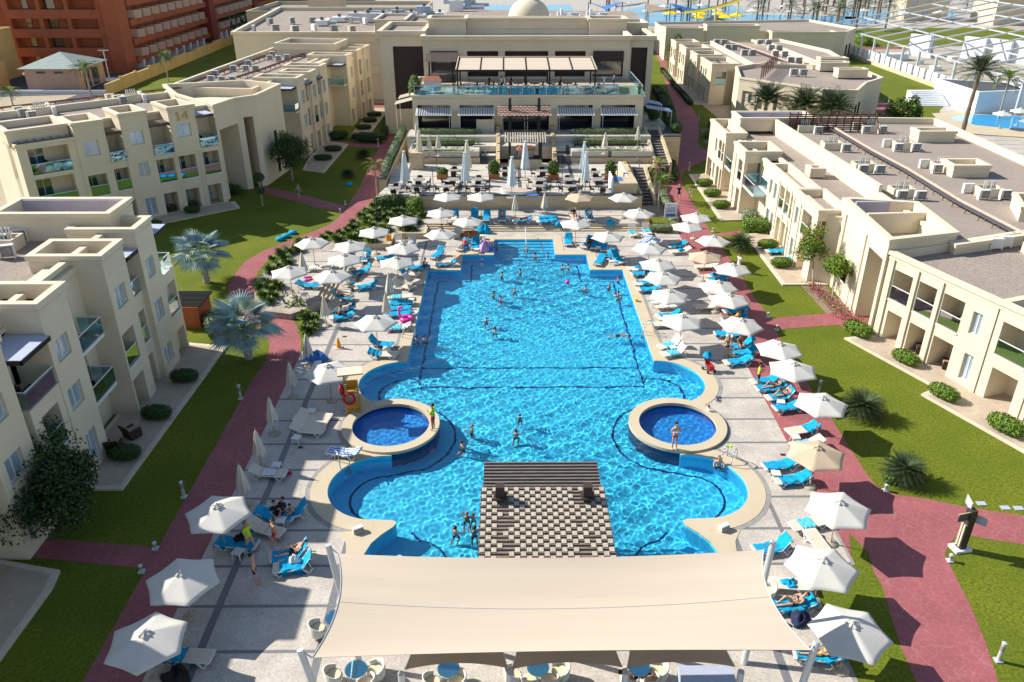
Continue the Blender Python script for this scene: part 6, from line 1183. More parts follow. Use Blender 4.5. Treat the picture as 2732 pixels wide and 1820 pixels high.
# seated and lying guests: (window, x, y of lounger centre, head direction, pose, shift along the lounger, label, colours)
for w, x, y, ang, K, z, lab, sk, hr, tp, bt, ht in [
 ('u',2035,420,90,'recline',UD,'guest in dark shorts reclining on the upper deck','skin','hair_dark',None,'navy',None),('h',830,975,8,'lie',UD,'guest lying on the blue towel on the upper deck','skin','hair_dark','cloth_black','cloth_black',None),
 ('B',680,1170,95,'recline',UD,'guest dressed in black on the upper deck','skin','hair_dark','cloth_black','cloth_black',None),('B',905,1195,96,'sit',UD,'guest in white top and black trousers on the upper deck','skin','hair_dark','cloth_white','cloth_black',None),
 ('h',1440,1200,60,'knee',0,'tanned guest reclining right of the pool steps','skin_dark','hair_dark','cloth_black','cloth_black',None),
 ('x',1620,575,10,'recline',0,'guest half hidden by the third right path parasol','skin_dark','hair_dark','orange','orange',None),('x',1700,950,100,'sit',0,'woman seated beside a parasol pole near the standing woman','skin_dark','hair_light','wicker','wicker',None),
 ('y',600,800,8,'knee',0,'woman with white cap reading on a blue lounger','skin','hair_dark','cloth_black','cloth_black','cloth_white'),('y',740,920,10,'knee',0,'woman with white cap raising one knee','skin','hair_dark','cloth_black','cloth_black','cloth_white'),
 ('s',1215,1025,4,'knee',0,'sunbathing woman with brown hair right of the big sail','skin','hair_dark','cloth_black','cloth_black',None),('s',1400,1375,-8,'knee',0,'woman in yellow swimsuit lounging at the near right mast','skin','hair_light','yellow','yellow','yellow'),
 ('v',1700,660,85,'recline',0,'child in white on a blue lounger under the bed','skin','hair_light','cloth_white','cloth_white',None),('v',1370,1205,165,'recline',0,'sleeping guest on the blue lounger at the side steps','skin','hair_light',None,'navy',None),('v',1390,1375,12,'lie',0,'sunbathing guest left of the two closed parasols','skin','hair_dark','cloth_cream','cloth_cream',None),('v',1330,1475,200,'sitfwd',0,'tanned man bent forward on a blue lounger','skin_dark','hair_dark',None,'navy',None),
 ('u',1500,820,64,'recline',0,'guest lying near the lilac bean bag','skin','hair_light','red','red',None),('u',1250,1060,8,'lie',0,'guest lying at the left pool notch','skin','hair_dark','cloth_white','cloth_white',None),('u',935,1105,180,'sitfwd',0,'tanned man sitting at the left pool notch','skin_dark','hair_dark',None,'navy',None),('u',1185,640,60,'sit',0,'dark haired guest behind a parasol on the wide steps','skin','hair_dark','cloth_black','navy',None),
 ('q',490,410,120,'sit',0,'left guest of two sharing a lounger in shade','skin','hair_dark','cloth_black','navy',None),('q',530,385,60,'sit',0,'right guest of two sharing a lounger in shade','skin_dark','hair_dark','navy','navy',None),('q',610,390,30,'sitfwd',0,'seated boy on the blue lounger in the left shade','skin','hair_dark',None,'cloth_blue',None),('q',615,665,14,'knee',0,'man in black cap using his phone in the near left sun','skin','hair_dark',None,'cloth_black','cloth_black')]:
    a = R(ang); X, Y = G(w, x, y, z + .3); sh = .05; P_(K, (X + sh * math.cos(a), Y + sh * math.sin(a), z + .30), a + math.pi / 2, lab, sk, hr, tp, bt, .95 if 'child' not in lab and 'boy' not in lab else .75, hat=ht, female='woman' in lab)
# ------------------------------------------------------------------ plants
pr = random.Random(77)
def rnd_unit(r=pr):
    while True:
        v = Vector((r.uniform(-1, 1), r.uniform(-1, 1), r.uniform(-1, 1)))
        if .05 < v.length < 1: return v.normalized()
def leaf(b, p, nrm, s, m, r=pr, asp=.55):
    t = nrm.cross(rnd_unit(r)); t = t.normalized() if t.length > 1e-3 else Vector((1, 0, 0)); u = nrm.cross(t)
    b.add([p - t * s, p - u * s * asp, p + t * s, p + u * s * asp], [(0, 1, 2, 3)], m)
def leafy_box(b, lx, ly, h, n, size, mats, p=3.0, z0=0.05, r=pr, core='leaf_dark'):
    """superellipsoid hedge: leaves over a dark inner body"""
    for i in range(n):
        v = rnd_unit(r); k = (abs(v.x) ** p + abs(v.y) ** p + abs(v.z) ** p) ** (-1 / p); q = v * k * r.uniform(.86, 1.04)
        if q.z < -.9: continue
        pt = Vector((q.x * lx / 2, q.y * ly / 2, z0 + h / 2 + q.z * h / 2)); leaf(b, pt, (v + rnd_unit(r) * .7).normalized(), size * r.uniform(.7, 1.3), mats[int(r.random() ** 1.3 * len(mats)) % len(mats)], r)
    c = MB(); pts = []
    for j in range(7):
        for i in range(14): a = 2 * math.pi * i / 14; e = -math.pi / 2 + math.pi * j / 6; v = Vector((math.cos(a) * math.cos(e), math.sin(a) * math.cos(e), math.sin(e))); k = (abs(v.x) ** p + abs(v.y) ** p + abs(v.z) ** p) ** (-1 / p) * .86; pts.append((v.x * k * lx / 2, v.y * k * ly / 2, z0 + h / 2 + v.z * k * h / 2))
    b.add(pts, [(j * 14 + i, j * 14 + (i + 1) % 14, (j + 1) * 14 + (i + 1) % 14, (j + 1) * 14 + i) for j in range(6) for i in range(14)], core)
def bush_proto(lx, ly, h, n, size, mats, core='leaf_dark', p=3.0): b = MB(); leafy_box(b, lx, ly, h, n, size, mats, p, core=core); o = b.build('clipped_bush'); setp(o, 'bush', 'bush'); return Proto(o)
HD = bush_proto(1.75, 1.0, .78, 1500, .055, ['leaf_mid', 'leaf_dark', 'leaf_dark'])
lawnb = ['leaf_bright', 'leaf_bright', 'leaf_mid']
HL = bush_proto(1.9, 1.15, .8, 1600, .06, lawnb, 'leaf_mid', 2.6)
for i, (w, x, y) in enumerate([('i',835,345),('i',910,445),('i',1000,560),('i',1450,950),('i',1585,1130)]): X, Y = G(w, x, y, .2); HL.put((X, Y, .12), 0, f'{ORD[i+1]} clipped bright green bush from the far end on the right patios', 'clipped bushes beside the apartment patios')
for i, (w, x, y, s_) in enumerate([('o',570,330,1.15),('o',1030,600,1),('o',1400,940,1),('o',2010,1270,1.15)]): X, Y = G(w, x, y, .2); HL.put((X, Y, .1), R(-60), ['first pink topped', 'second', 'third', 'fourth yellow flowered'][i] + ' clipped bush along the near right patio slab', 'clipped bushes beside the apartment patios', s_)
for i, (w, x, y) in enumerate([('k',1220,1350),('k',1530,960),('k',1800,600)]): X, Y = G(w, x, y, .2); HD.put((X, Y, .12), R(0), f'{["nearest", "middle", "farthest"][i]} dark clipped bush on the shaded left patio slab', 'dark clipped bushes on the left patios', 1.0)
for i, (w, x, y) in enumerate([('f',1610,520),('f',1290,640),('b',905,1260),('b',820,1335),('b',1250,972),('b',1210,1020),('b',1160,1078)]): X, Y = G(w, x, y, .2); HD.put((X, Y, .1), R(5), f'{ORD[i+1]} dark clipped bush counted along the building 14 and rear left patios', 'dark clipped bushes on the left patios', .9 if i < 2 else (1.3, .9, .9))
def hedge(label, pts, wd, h, mats, z=0.0, size=.07, dens=150, core='leaf_dark', cat='hedge', name='hedge'):
    b = MB()
    for (x0, y0), (x1, y1) in zip(pts, pts[1:]):
        L_ = math.hypot(x1 - x0, y1 - y0); k = len(b.v); leafy_box(b, L_ + wd * .6, wd, h, int(dens * (L_ + wd) * (h + wd)), size, mats, 5, core=core); b.xf(Matrix.Translation(((x0 + x1) / 2, (y0 + y1) / 2, z)) @ Matrix.Rotation(math.atan2(y1 - y0, x1 - x0), 4, 'Z'), k)
    return setp(b.build(name), label, cat)
SIL = ['leaf_silver', 'leaf_silver', 'leaf_olive']
for x0, x1, yy, z, i, side in TIERS: hedge(f'silvery clipped hedge on the {["lowest", "middle", "highest"][i]} {side} restaurant planter', [(x0 + .3, yy + .4), (x1 - .3, yy + .4)], .85, .85, SIL, z - .08, .07, 120, 'leaf_olive')
hedge('long blue-green hedge in the trough beside the left path', [(-13.3, 84.5), (-13.5, 92), (-13.6, 100), (-13.7, 107)], .85, .7, ['leaf_silver', 'leaf_mid', 'leaf_silver'], 2.35, .08, 110, 'leaf_mid')
hedge('silver hedge strip between the small palm and right path', GG('w', 0, (860, 200), (900, 310), (960, 430), (1010, 560), (1045, 690)), .9, .7, SIL, 0, .07, 120, 'leaf_olive')
hedge('short silver hedge at the right end of the wide steps', [(14.1, 73.6), (15.9, 73.4)], 1.0, .75, SIL, 0, .07, 160, 'leaf_olive')
hedge('tall clipped green hedge below the left end of the restaurant terrace', [(-13.3, 79.2), (-9.9, 78.9)], 1.1, 1.8, ['leaf_mid', 'leaf_bright', 'leaf_mid', 'leaf_dark'], .2, .09, 110)
hedge('rounded bright green hedge end beside the retaining wall', [(-9.6, 77.9), (-8.9, 77.4)], 1.3, 1.9, lawnb, .3, .09, 140, 'leaf_mid')
hedge('silver grey round bush beside the far right patio', [(24.0, 76.0), (24.5, 76.0)], 1.7, 1.3, SIL, 0, .08, 150, 'leaf_olive'); hedge('large bright green bush in front of the right building gap', [(23.4, 73.6), (25.0, 73.2)], 1.7, 1.35, lawnb, 0, .08, 150, 'leaf_mid')
hedge('dark hedge across the end of the left side path', GG('b', 0, (890, 1170), (1010, 1165)) , 1.2, 1.2, ['leaf_dark', 'leaf_mid'], 0, .09, 90); hedge('long dark hedge in front of the rear left lawn', GG('b', 0, (1080, 1185), (1330, 1195)), 1.4, 1.3, ['leaf_dark', 'leaf_mid'], 0, .09, 90)
hedge('dark hedge strip running beside the far left walk', GG('b', 0, (1330, 1150), (1400, 960), (1440, 880)), 1.2, 1.3, ['leaf_dark', 'leaf_mid'], 0, .1, 80); hedge('dark bush mass under the portal', [(-31.8, 87.0), (-29.8, 86.3)], 1.3, .9, ['leaf_dark', 'leaf_mid'], 0, .08, 120)
hedge('dark hedge at the corner of the near left building', [(-20.6, 50.6), (-22.0, 53.4)], 1.2, 1.1, ['leaf_dark', 'leaf_mid'], 0, .08, 110)
hedge('clipped hedge edging the far right red path', GG('d', 0, (240, 690), (330, 810), (430, 920), (525, 1025)), .9, .7, ['leaf_mid', 'leaf_dark'], 0, .1, 90)
hedge('dark shrub mass beside the restaurant and far right path', GG('d', 0, (180, 900), (230, 960), (300, 1100), (330, 1240)), 1.6, 1.2, ['leaf_dark', 'leaf_mid'], 0, .1, 70); hedge('shrub mass climbing beside the long dark stair', [(19.4, 90.5), (19.9, 96), (20.6, 99)], 1.3, 1.2, ['leaf_mid', 'leaf_dark'], 0, .1, 80)
hedge('green climbing hedge at the left corner of the roof terrace', [(-11.6, 101.5), (-11.9, 106), (-12.0, 109)], 1.0, 1.7, ['leaf_mid', 'leaf_bright'], 7.6, .1, 80)
for k, (x, y, s_) in enumerate([(17.9, 105.5, 1), (18.1, 110.0, 1.1), (19.3, 101.6, 1.0), (19.5, 98.2, 1.0)]):
    t = thing('ball_tree', f'{ORD[k+1]} small clipped ball tree counted from the far end by the side awnings' if False else ['farthest but one', 'farthest', 'nearer', 'nearest'][k] + ' clipped ball tree beside the restaurant side awnings', 'tree', (x + 1.2, y, 2.0), 0, 'clipped ball trees beside the restaurant'); b = MB(); leafy_box(b, 1.5 * s_, 1.5 * s_, 1.3, 700, .08, ['leaf_mid', 'leaf_dark'], 2.2, 2.0); b.build('crown', None, t); b = MB(); b.tube((0, 0, 0), (0, 0, 2.3), .07); b.build('trunk', 'bark', t)
# bed plants: leafy rosettes
def rosette(n, ln, wd, mats, up=.6, r=pr, droop=.5):
    b = MB()
    for i in range(n):
        a = r.uniform(0, 2 * math.pi); e = r.uniform(.15, 1.25); l = ln * r.uniform(.7, 1.15); m = mats[r.randrange(len(mats))]; d = Vector((math.cos(a) * math.cos(e), math.sin(a) * math.cos(e), math.sin(e))); s_ = Vector((-math.sin(a), math.cos(a), 0)) * wd
        o = Vector((r.uniform(-.12, .12), r.uniform(-.12, .12), .05)); p1 = o + d * l * .55; p2 = o + d * l - Vector((0, 0, l * droop * .35)); b.add([o - s_ * .3, o + s_ * .3, p1 + s_, p1 - s_, p2], [(0, 1, 2, 3), (3, 2, 4)], m)
    return b
BP = []
for i, ms in enumerate((['leaf_bright', 'leaf_mid', 'leaf_olive'], ['leaf_mid', 'leaf_olive', 'leaf_bright'], ['leaf_mid', 'leaf_dark', 'leaf_bright'])): o = rosette(170, .62, .045, ms).build('bed_shrub'); setp(o, 'leafy green shrub filling the planting bed beside the left path', 'shrub', 'leafy shrubs of the left planting bed'); BP.append(Proto(o))
BED1 = GG('g', .45, (1215, 520), (1310, 480), (1700, 480), (1720, 620), (1760, 640), (1740, 740), (1650, 810), (1500, 790), (1440, 740), (1380, 840), (1240, 920), (1180, 900), (1020, 890), (850, 960), (740, 930), (620, 960), (560, 990), (440, 1020), (480, 1090), (530, 1110), (300, 1180), (270, 1250), (380, 1330), (390, 1400), (330, 1560), (240, 1520), (130, 1400), (120, 1280), (190, 1170), (350, 1000), (520, 930), (740, 850), (1010, 780), (1120, 700))
BED2 = GG('l', 0, (350, -10), (700, -70), (900, -10), (930, 60), (880, 260), (800, 370), (720, 240), (600, 100), (470, 10))
cnt = 0
for bed, z, dens in ((BED1, .48, 1.25), (BED2, .02, 1.6)):
    xs = [p[0] for p in bed]; ys = [p[1] for p in bed]; area = (max(xs) - min(xs)) * (max(ys) - min(ys)); N_ = int(area * dens)
    for k in range(N_):
        X, Y = pr.uniform(min(xs), max(xs)), pr.uniform(min(ys), max(ys))
        if not inside(bed, np.array([X]), np.array([Y]))[0]: continue
        BP[pr.randrange(3)].put((X, Y, z), pr.uniform(0, 6.28), None, None, pr.uniform(.85, 1.45)); cnt += 1
# trees
def tree(label, loc, h, cr, ch, th, n, size, mats, trunk='bark', blobs=16, seed=1, lean=(0, 0), name='tree', cat='tree', flowers=None, stems=1, rz=0):
    r = random.Random(seed); t = thing(name, label, cat, (loc[0], loc[1], loc[2] if len(loc) > 2 else 0), rz); b = MB(); tr = MB(); top = Vector((lean[0], lean[1], h - ch * .55)); base = Vector((0, 0, 0))
    for s_ in range(stems):
        o = Vector((.25 * math.cos(2.4 * s_), .25 * math.sin(2.4 * s_), 0)) * (stems > 1); mid = o + (top - o) * .5 + Vector((r.uniform(-.1, .1), r.uniform(-.1, .1), 0)); tr.tube(o, mid, th, th * .75, 8); tr.tube(mid, top, th * .75, th * .5, 8)
    cs = []
    for k in range(blobs):
        v = rnd_unit(r); q = r.random() ** .45; c = Vector((lean[0] + v.x * cr * q * .8, lean[1] + v.y * cr * q * .8, h - ch / 2 + v.z * ch / 2 * q * .8)); cs.append((c, cr * r.uniform(.25, .45))); tr.tube(top - Vector((0, 0, ch * .1)), c, th * .35, th * .08, 5)
    per = n // blobs
    for c, rad in cs:
        dark = r.random()
        for i in range(per):
            v = rnd_unit(r); p = c + v * rad * r.uniform(.45, 1.15) * Vector((1, 1, .75)).length / 1.6; m = mats[min(len(mats) - 1, int((r.random() * .6 + dark * .4) * len(mats)))]
            if flowers and r.random() < .07 and v.z > .2: m = flowers
            leaf(b, p, (v + rnd_unit(r)).normalized(), size * r.uniform(.6, 1.3), m, r)
    tr.build('trunk', trunk, t, True); b.build('crown', None, t); return t
tree('dark leafy tree in front of the near left building corner', (-22.3, 31.0), 4.3, 3.3, 3.1, .16, 20000, .10, ['leaf_dark', 'leaf_dark', 'leaf_mid'], 'bark_pale', 26, 3)
tree('round dense tree with pale trunk at the portal corner of the left lawn', (-25.0, 91.4), 5.6, 2.5, 4.0, .14, 9000, .10, ['leaf_dark', 'leaf_mid', 'leaf_dark'], 'bark_pale', 30, 5)
t = thing('topiary_tree', 'small two ball topiary tree with white stem on the left lawn', 'tree', (-25.9, 81.9, 0)); b = MB(); leafy_box(b, 1.15, 1.15, .95, 900, .06, ['leaf_dark', 'leaf_mid'], 2.1, 2.65); leafy_box(b, .85, .8, .7, 500, .06, ['leaf_mid', 'leaf_dark'], 2.1, 1.3); b.build('crown', None, t); b = MB(); b.tube((0, 0, 0), (0, 0, 2.8), .07, .05); b.build('trunk', 'bark_pale', t)
tree('flame tree with red blossoms against the right link wall', (24.9, 59.3), 5.3, 1.7, 3.0, .09, 4200, .085, ['leaf_mid', 'leaf_bright', 'leaf_olive'], 'bark_pale', 18, 7, (-.5, .4), flowers='flower_red')
tree('slim bright green tree nearer the passage of the right building', (25.4, 56.6), 4.3, 1.35, 2.4, .08, 2600, .08, ['leaf_bright', 'leaf_bright', 'leaf_mid'], 'bark_pale', 14, 8)
tree('bushy dark tree at the corner of the palm side apartment wing', (57.5, 117), 5.6, 2.8, 5.0, .16, 5200, .16, ['leaf_dark', 'leaf_mid', 'leaf_bright'], 'bark', 24, 9)
tree('airy green tree at the gable of the farthest right building', (37.5, 185.5), 6.0, 2.2, 5.0, .14, 3500, .16, ['leaf_mid', 'leaf_bright', 'leaf_dark'], 'bark', 18, 10)
tree('upright leafy tree between the right buildings beside the far lawn', (29.5, 104.5), 4.8, 1.4, 4.2, .10, 2600, .15, ['leaf_mid', 'leaf_dark', 'leaf_bright'], 'bark', 14, 12)
tree('yellowish flowering bush at the right picture edge', (27.9, 30.6), 2.2, 1.2, 1.9, .06, 1800, .08, ['leaf_bright', 'leaf_mid'], 'bark', 12, 13, flowers='yellow', name='flowering_bush', cat='bush')
b = MB()
for k in range(1500):
    tt = pr.random(); X = 25.2 + .95 * tt + pr.gauss(0, .35); Y = 60.0 - 8.2 * tt + pr.gauss(0, .3); leaf(b, Vector((X - .35, Y, pr.uniform(.05, .6))), rnd_unit(), .07, ['leaf_mid', 'flower_pink', 'leaf_olive', 'flower_pink', 'leaf_bright'][pr.randrange(5)])
setp(b.build('bougainvillea'), 'pink bougainvillea bed at the foot of the right link wall', 'flower bed')
b = MB(); b.sheet([(24.2, 60.1), (26.2, 60.4), (26.2, 51.6), (25.2, 51.2), (24.4, 53.5)], .011); b.sheet(GG('o', 0, (200, -80), (330, 60), (520, 130), (560, 60)), .0115); struct(b.build('flower_soil', 'soil'))
b = MB(); b.sheet(GG('d', 0, (615, 1255), (730, 1250), (735, 1290), (640, 1300)), .012); b.sheet(GG('d', 0, (640, 1360), (745, 1350), (745, 1390), (660, 1395)), .012); struct(b.build('flower_soil', 'soil'))
for i, (w, x, y) in enumerate([('d',700,1340),('d',735,1240)]): X, Y = G(w, x, y, 0); HL.put((X, Y, 0), 1, ['nearer', 'farther'][i] + ' loose green bush beside the corner of the right front building', 'clipped bushes beside the apartment patios', 1.2)
# palms
def frond(b, az, elev, ln, wd, seg, droop, mats, nleaf=20, base=Vector((0, 0, 0)), r=pr, vee=.5, thick=.03):
    d = Vector((math.cos(az), math.sin(az), 0)); s_ = Vector((-math.sin(az), math.cos(az), 0)); pts = []; p = Vector(base); e = elev
    for k in range(seg + 1): pts.append(p.copy()); p = p + (d * math.cos(e) + Vector((0, 0, math.sin(e)))) * ln / seg; e -= droop / seg
    m = mats[r.randrange(len(mats))]
    for k in range(seg): w = thick * (1 - k / seg * .8); a, c = pts[k], pts[k + 1]; b.add([a - s_ * w, a + s_ * w, c + s_ * w * .8, c - s_ * w * .8], [(0, 1, 2, 3)], m)
    for k in range(nleaf):
        t = .12 + .88 * (k + r.random() * .6) / nleaf; q = min(seg - 1e-3, t * seg); i = int(q); a = pts[i].lerp(pts[i + 1], q - i); tg = (pts[i + 1] - pts[i]).normalized(); l = wd * math.sin(math.pi * min(.97, .12 + t * .82)) ** .6 * r.uniform(.85, 1.1)
        for sd_ in (-1, 1):
            up = s_.cross(tg) * sd_ * 0; nrm = tg.cross(s_); nrm = nrm if nrm.z > 0 else -nrm; v = (s_ * sd_ * .8 + tg * .75 + nrm * vee * r.uniform(.2, 1) - Vector((0, 0, .12))).normalized(); wv = tg * l * .055
            b.add([a - wv, a + wv, a + v * l + wv * .2, a + v * l - wv * .2 - Vector((0, 0, l * .08))], [(0, 1, 2, 3)], m)
def make_palm(h, nf, ln, wd, mats, th=.2, elev=(.2, 1.35), droop=1.3, seed=0, bark='bark', name='palm_tree', nleaf=20, lean=(0, 0), vee=.5, seg=7, dry=0):
    r = random.Random(seed); t = thing(name, 'palm', 'palm tree'); b = MB(); n = 9; prev = Vector((0, 0, 0))
    for k in range(n):
        q = (k + 1) / n; p = Vector((lean[0] * q * q, lean[1] * q * q, h * q)); rad = th * (1 - .25 * q) * (1.08 if k % 2 else .96); b.tube(prev, p, rad * (1.25 if k == 0 else 1.02), rad, 9); prev = p
    b.tube(prev, prev + Vector((0, 0, .4)), th * 1.25, th * .5, 9); b.build('trunk', bark, t)
    b = MB(); top = prev + Vector((0, 0, .2))
    for k in range(nf): q = (k + .5) / nf; frond(b, k * 2.399 + r.uniform(-.2, .2), elev[1] - (elev[1] - elev[0]) * q ** 1.1 + r.uniform(-.1, .1), ln * r.uniform(.85, 1.1), wd, seg, droop * r.uniform(.8, 1.2), mats if k >= dry else ['frond_dry'], nleaf, top, r, vee)
    b.build('crown', None, t); return t
DP = Proto(make_palm(3.4, 52, 3.2, .62, ['frond', 'frond', 'cycad'], .28, (.15, 1.5), .95, 4, nleaf=24))
for i, (x, y) in enumerate([(37.3, 117.0), (41.4, 113.2), (44.6, 111.0)]): DP.put((x, y, 0), i * 1.3, f'{["left", "middle", "right"][i]} one of three date palms in front of the blind wall', 'three date palms behind the right front building', 1.12)
TD = make_palm(8.2, 56, 3.4, .62, ['frond', 'cycad', 'frond'], .32, (-.2, 1.5), .9, 6, nleaf=24, bark='bark', lean=(.3, 0)); TD.location = (65.6, 115.2, 0); setp(TD, 'tall date palm with orange brown trunk beside the small right pool', 'palm tree')
SP = Proto(make_palm(3.2, 18, 1.7, .42, ['leaf_bright', 'leaf_olive', 'frond'], .09, (-.3, 1.3), 1.7, 8, 'bark_pale', nleaf=20)); 
X, Y = G('w', 805, 480, 0); SP.put((X, Y, 0), 0, 'small yellow-green palm on the lawn beside the white notice board', None, 1.0)
SPD = Proto(make_palm(3.7, 17, 1.5, .42, ['leaf_bright', 'frond_dry', 'frond_dry'], .09, (-.7, 1.2), 1.5, 9, 'bark_pale', nleaf=18))
X, Y = G('u', 300, 170, .2); SPD.put((X, Y, 0), 0, 'thin palm with dry brown fronds at the left end of the restaurant terrace'); SPD.put((15.9, 83.6, 0), 1, 'thin palm with dry brown fronds beside the lower dark stair')
SP.put((76.8, 126, 0), 2, 'curved green palm standing by the small right pool', None, 1.7)
SP.put((-73.8, 146.3, 0), 0, 'wide green palm behind building 14 next to the tiled roof kiosk', None, (1.9, 1.9, 1.35)); SP.put((-65.4, 160.5, 0), 1.2, 'smaller green palm on the strip behind the yellow boundary wall', None, 1.35)
SP.put((-79.5, 132, 0), 2.2, 'low green palm at the left picture edge behind building 14', None, (1.5, 1.5, .9)); SP.put((-86, 131, 0), 3.2, 'second low green palm at the left picture edge', None, (1.5, 1.5, .8)); SP.put((58.5, 84.5, 0), .3, 'small green palm at the right picture edge behind the roof', None, (1.1, 1.1, 1.2))
# silver fan palms
def fan_palm(label, loc, h, nf, R0, seed, rz=0):
    r = random.Random(seed); t = thing('fan_palm', label, 'palm tree', loc, rz); b = MB(); prev = Vector((0, 0, 0))
    for k in range(6): p = Vector((0, 0, h * (k + 1) / 6)); b.tube(prev, p, .30 - .02 * k, .27 - .02 * k, 10); prev = p
    for k in range(26): a = k * 2.4; z = .2 + h * k / 26; b.bar((.2 * math.cos(a), .2 * math.sin(a), z), (.36 * math.cos(a), .36 * math.sin(a), z + .28), .09, .04)
    b.build('trunk', 'bark_pale', t); b = MB(); st = MB(); top = Vector((0, 0, h))
    for k in range(nf):
        az = k * 2.399 + r.uniform(-.15, .15); el = 1.25 - 1.5 * (k / nf) ** 1.0; ln = R0 * r.uniform(.75, 1.0); d = Vector((math.cos(az) * math.cos(el), math.sin(az) * math.cos(el), math.sin(el))); c = top + d * ln; st.tube(top, c, .035, .022, 5)
        s_ = Vector((-math.sin(az), math.cos(az), 0)); u = d.cross(s_); u = u if u.z > 0 else -u; fr = R0 * .8 * r.uniform(.85, 1.1); nseg = 26; half_ = 2.2; mt = 'leaf_blue' if r.random() < .85 else 'leaf_silver'
        f1 = (d * .75 + u * -.35).normalized(); 
        for j in range(nseg):
            a0 = -half_ + 2 * half_ * j / nseg; a1 = -half_ + 2 * half_ * (j + 1) / nseg; am = (a0 + a1) / 2; v = lambda a, rr_, lift: c + (f1 * math.cos(a) + s_ * math.sin(a)) * rr_ + u * lift
            w_j = fr * (1 - .12 * abs(am) / half_); fold = .035 * fr; dr = -.16 * fr * r.uniform(.5, 1.5); a2 = am + (a1 - a0) * .18; a3 = am - (a1 - a0) * .18
            b.add([c, v(a0, w_j * .5, -fold), v(am, w_j * .5, fold), v(a1, w_j * .5, -fold), v(a2, w_j * r.uniform(.95, 1.1), dr), v(a3, w_j * r.uniform(.95, 1.1), dr)], [(0, 1, 2), (0, 2, 3), (1, 5, 2), (2, 4, 3)], mt)
    st.build('stalks', 'leaf_silver', t); b.build('crown', None, t); return t
X, Y = G('f', 1730, 1110, 0); fan_palm('big silvery fan palm on the shaded left lawn, farther from camera', (X, Y, 0), 2.3, 20, 1.6, 21)
X, Y = G('l', 235, 570, 0); fan_palm('big blue-green fan palm at the bend of the left path, nearer to camera', (X, Y, 0), 2.3, 21, 1.6, 22, 1.1)
# cycads
def cycad(nf=110, ln=1.35): 
    t = thing('cycad', 'cycad', 'cycad'); b = MB(); b.lathe([(.22, 0), (.25, .2), (.2, .42), (.05, .5)], 10); b.build('trunk', 'bark', t); b = MB(); r = random.Random(31)
    for k in range(nf): frond(b, k * 2.399, 1.35 - 1.35 * (k / nf), ln * r.uniform(.85, 1.1), .24, 6, 1.1, ['cycad', 'cycad', 'frond'], 26, Vector((0, 0, .45)), r, .5, .012)
    b.build('crown', None, t); return Proto(t)
CYC = cycad()
for w, x, y, s_, lab in [('o',600,1130,1.1,'large dark cycad on the sunny right lawn, upper of two'),('t',722,160,1.0,'large dark cycad on the sunny right lawn by the path junction'),('i',1190,975,1.05,'cycad next to the right patio steps and side path'),('b',1160,1325,.85,'dark cycad on the shaded lawn behind the round tree'),('b',1030,1485,.7,'small dark cycad near the left path with a spotlight')]:
    X, Y = G(w, x, y, 0); CYC.put((X, Y, 0), pr.uniform(0, 6), lab, 'cycads on the lawns', s_)
hedge('small bush growing at the foot of the lower right cycad', [(20.2, 34.1), (20.5, 34.0)], .8, .5, ['leaf_mid', 'leaf_bright'], 0, .07, 200)
# ------------------------------------------------------------------ roof equipment
def make_ac():
    t = thing('air_conditioner', 'ac', 'air conditioner'); b = MB(); b.box(-.45, .45, -.17, .17, .12, .82); b.build('casing', 'ac_white', t)
    b = MB(); b.box(-.25, .38, -.185, -.171, .17, .77); b.build('grille', 'ac_grille', t); b = MB(); b.lathe([(.26, 0), (.26, .012), (.05, .02)], 20); b.xf(Matrix.Translation((.07, -.186, .47)) @ Matrix.Rotation(R(90), 4, 'X')); b.build('fan', 'stone_grey', t)
    b = MB(); b.box(-.43, -.35, -.2, .2, 0, .12); b.box(.35, .43, -.2, .2, 0, .12); b.build('foot', 'ac_white', t); return Proto(t)
AC = make_ac(); GA = 'air conditioners on the flat roofs'
def ac(X, Y, z, lab, rz=0, s_=1.0): AC.put((X, Y, z), rz, lab, GA, s_)
def curb(X, Y, z, lab, w=1.9, d=1.3, h=.75, rz=0):
    t = thing('roof_curb', lab, 'roof curb', (X, Y, z), rz, 'masonry curbs with pipes on the roofs'); b = MB()
    for a in ((-w/2, w/2, -d/2, -d/2 + .14), (-w/2, w/2, d/2 - .14, d/2), (-w/2, -w/2 + .14, -d/2 + .14, d/2 - .14), (w/2 - .14, w/2, -d/2 + .14, d/2 - .14)): b.box(*a, 0, h)
    b.build('wall', 'stucco', t); b = MB()
    for k in range(5): b.tube((-.5 + .22 * k, .05 * (k % 2), 0), (-.5 + .22 * k, .05 * (k % 2), h + .55), .06)
    b.build('pipes', 'metal_white', t)
rows = [(89.0, 'farthest'), (80.9, 'second'), (72.7, 'third'), (64.6, 'nearest')]
for Y, nm in rows:
    curb(40.8, Y + .9, 6.0, f'{nm} pipe curb from the back in the right roof column'); ac(39.8, Y - .2, 6.0, f'left unit at the {nm} curb of the right roof column'); ac(41.6, Y - .2, 6.0, f'right unit at the {nm} curb of the right roof column'); ac(39.5, Y + 1.7, 6.0, f'rear unit at the {nm} curb of the right roof column', math.pi)
    curb(33.4, Y + .9, 6.0, f'{nm} pipe curb from the back in the left roof column'); ac(34.4, Y - .4, 6.0, f'front unit at the {nm} curb of the left roof column'); 
    if Y < 75: ac(32.9, Y - .3, 6.0, f'second unit at the {nm} curb of the left roof column')
ac(34.6, 53.0, 5.9, 'unit with pipes near the right picture edge', math.pi); ac(35.5, 53.4, 5.9, 'rear unit near the right picture edge', math.pi); curb(37.2, 52.0, 5.85, 'pipe curb at the right picture edge')
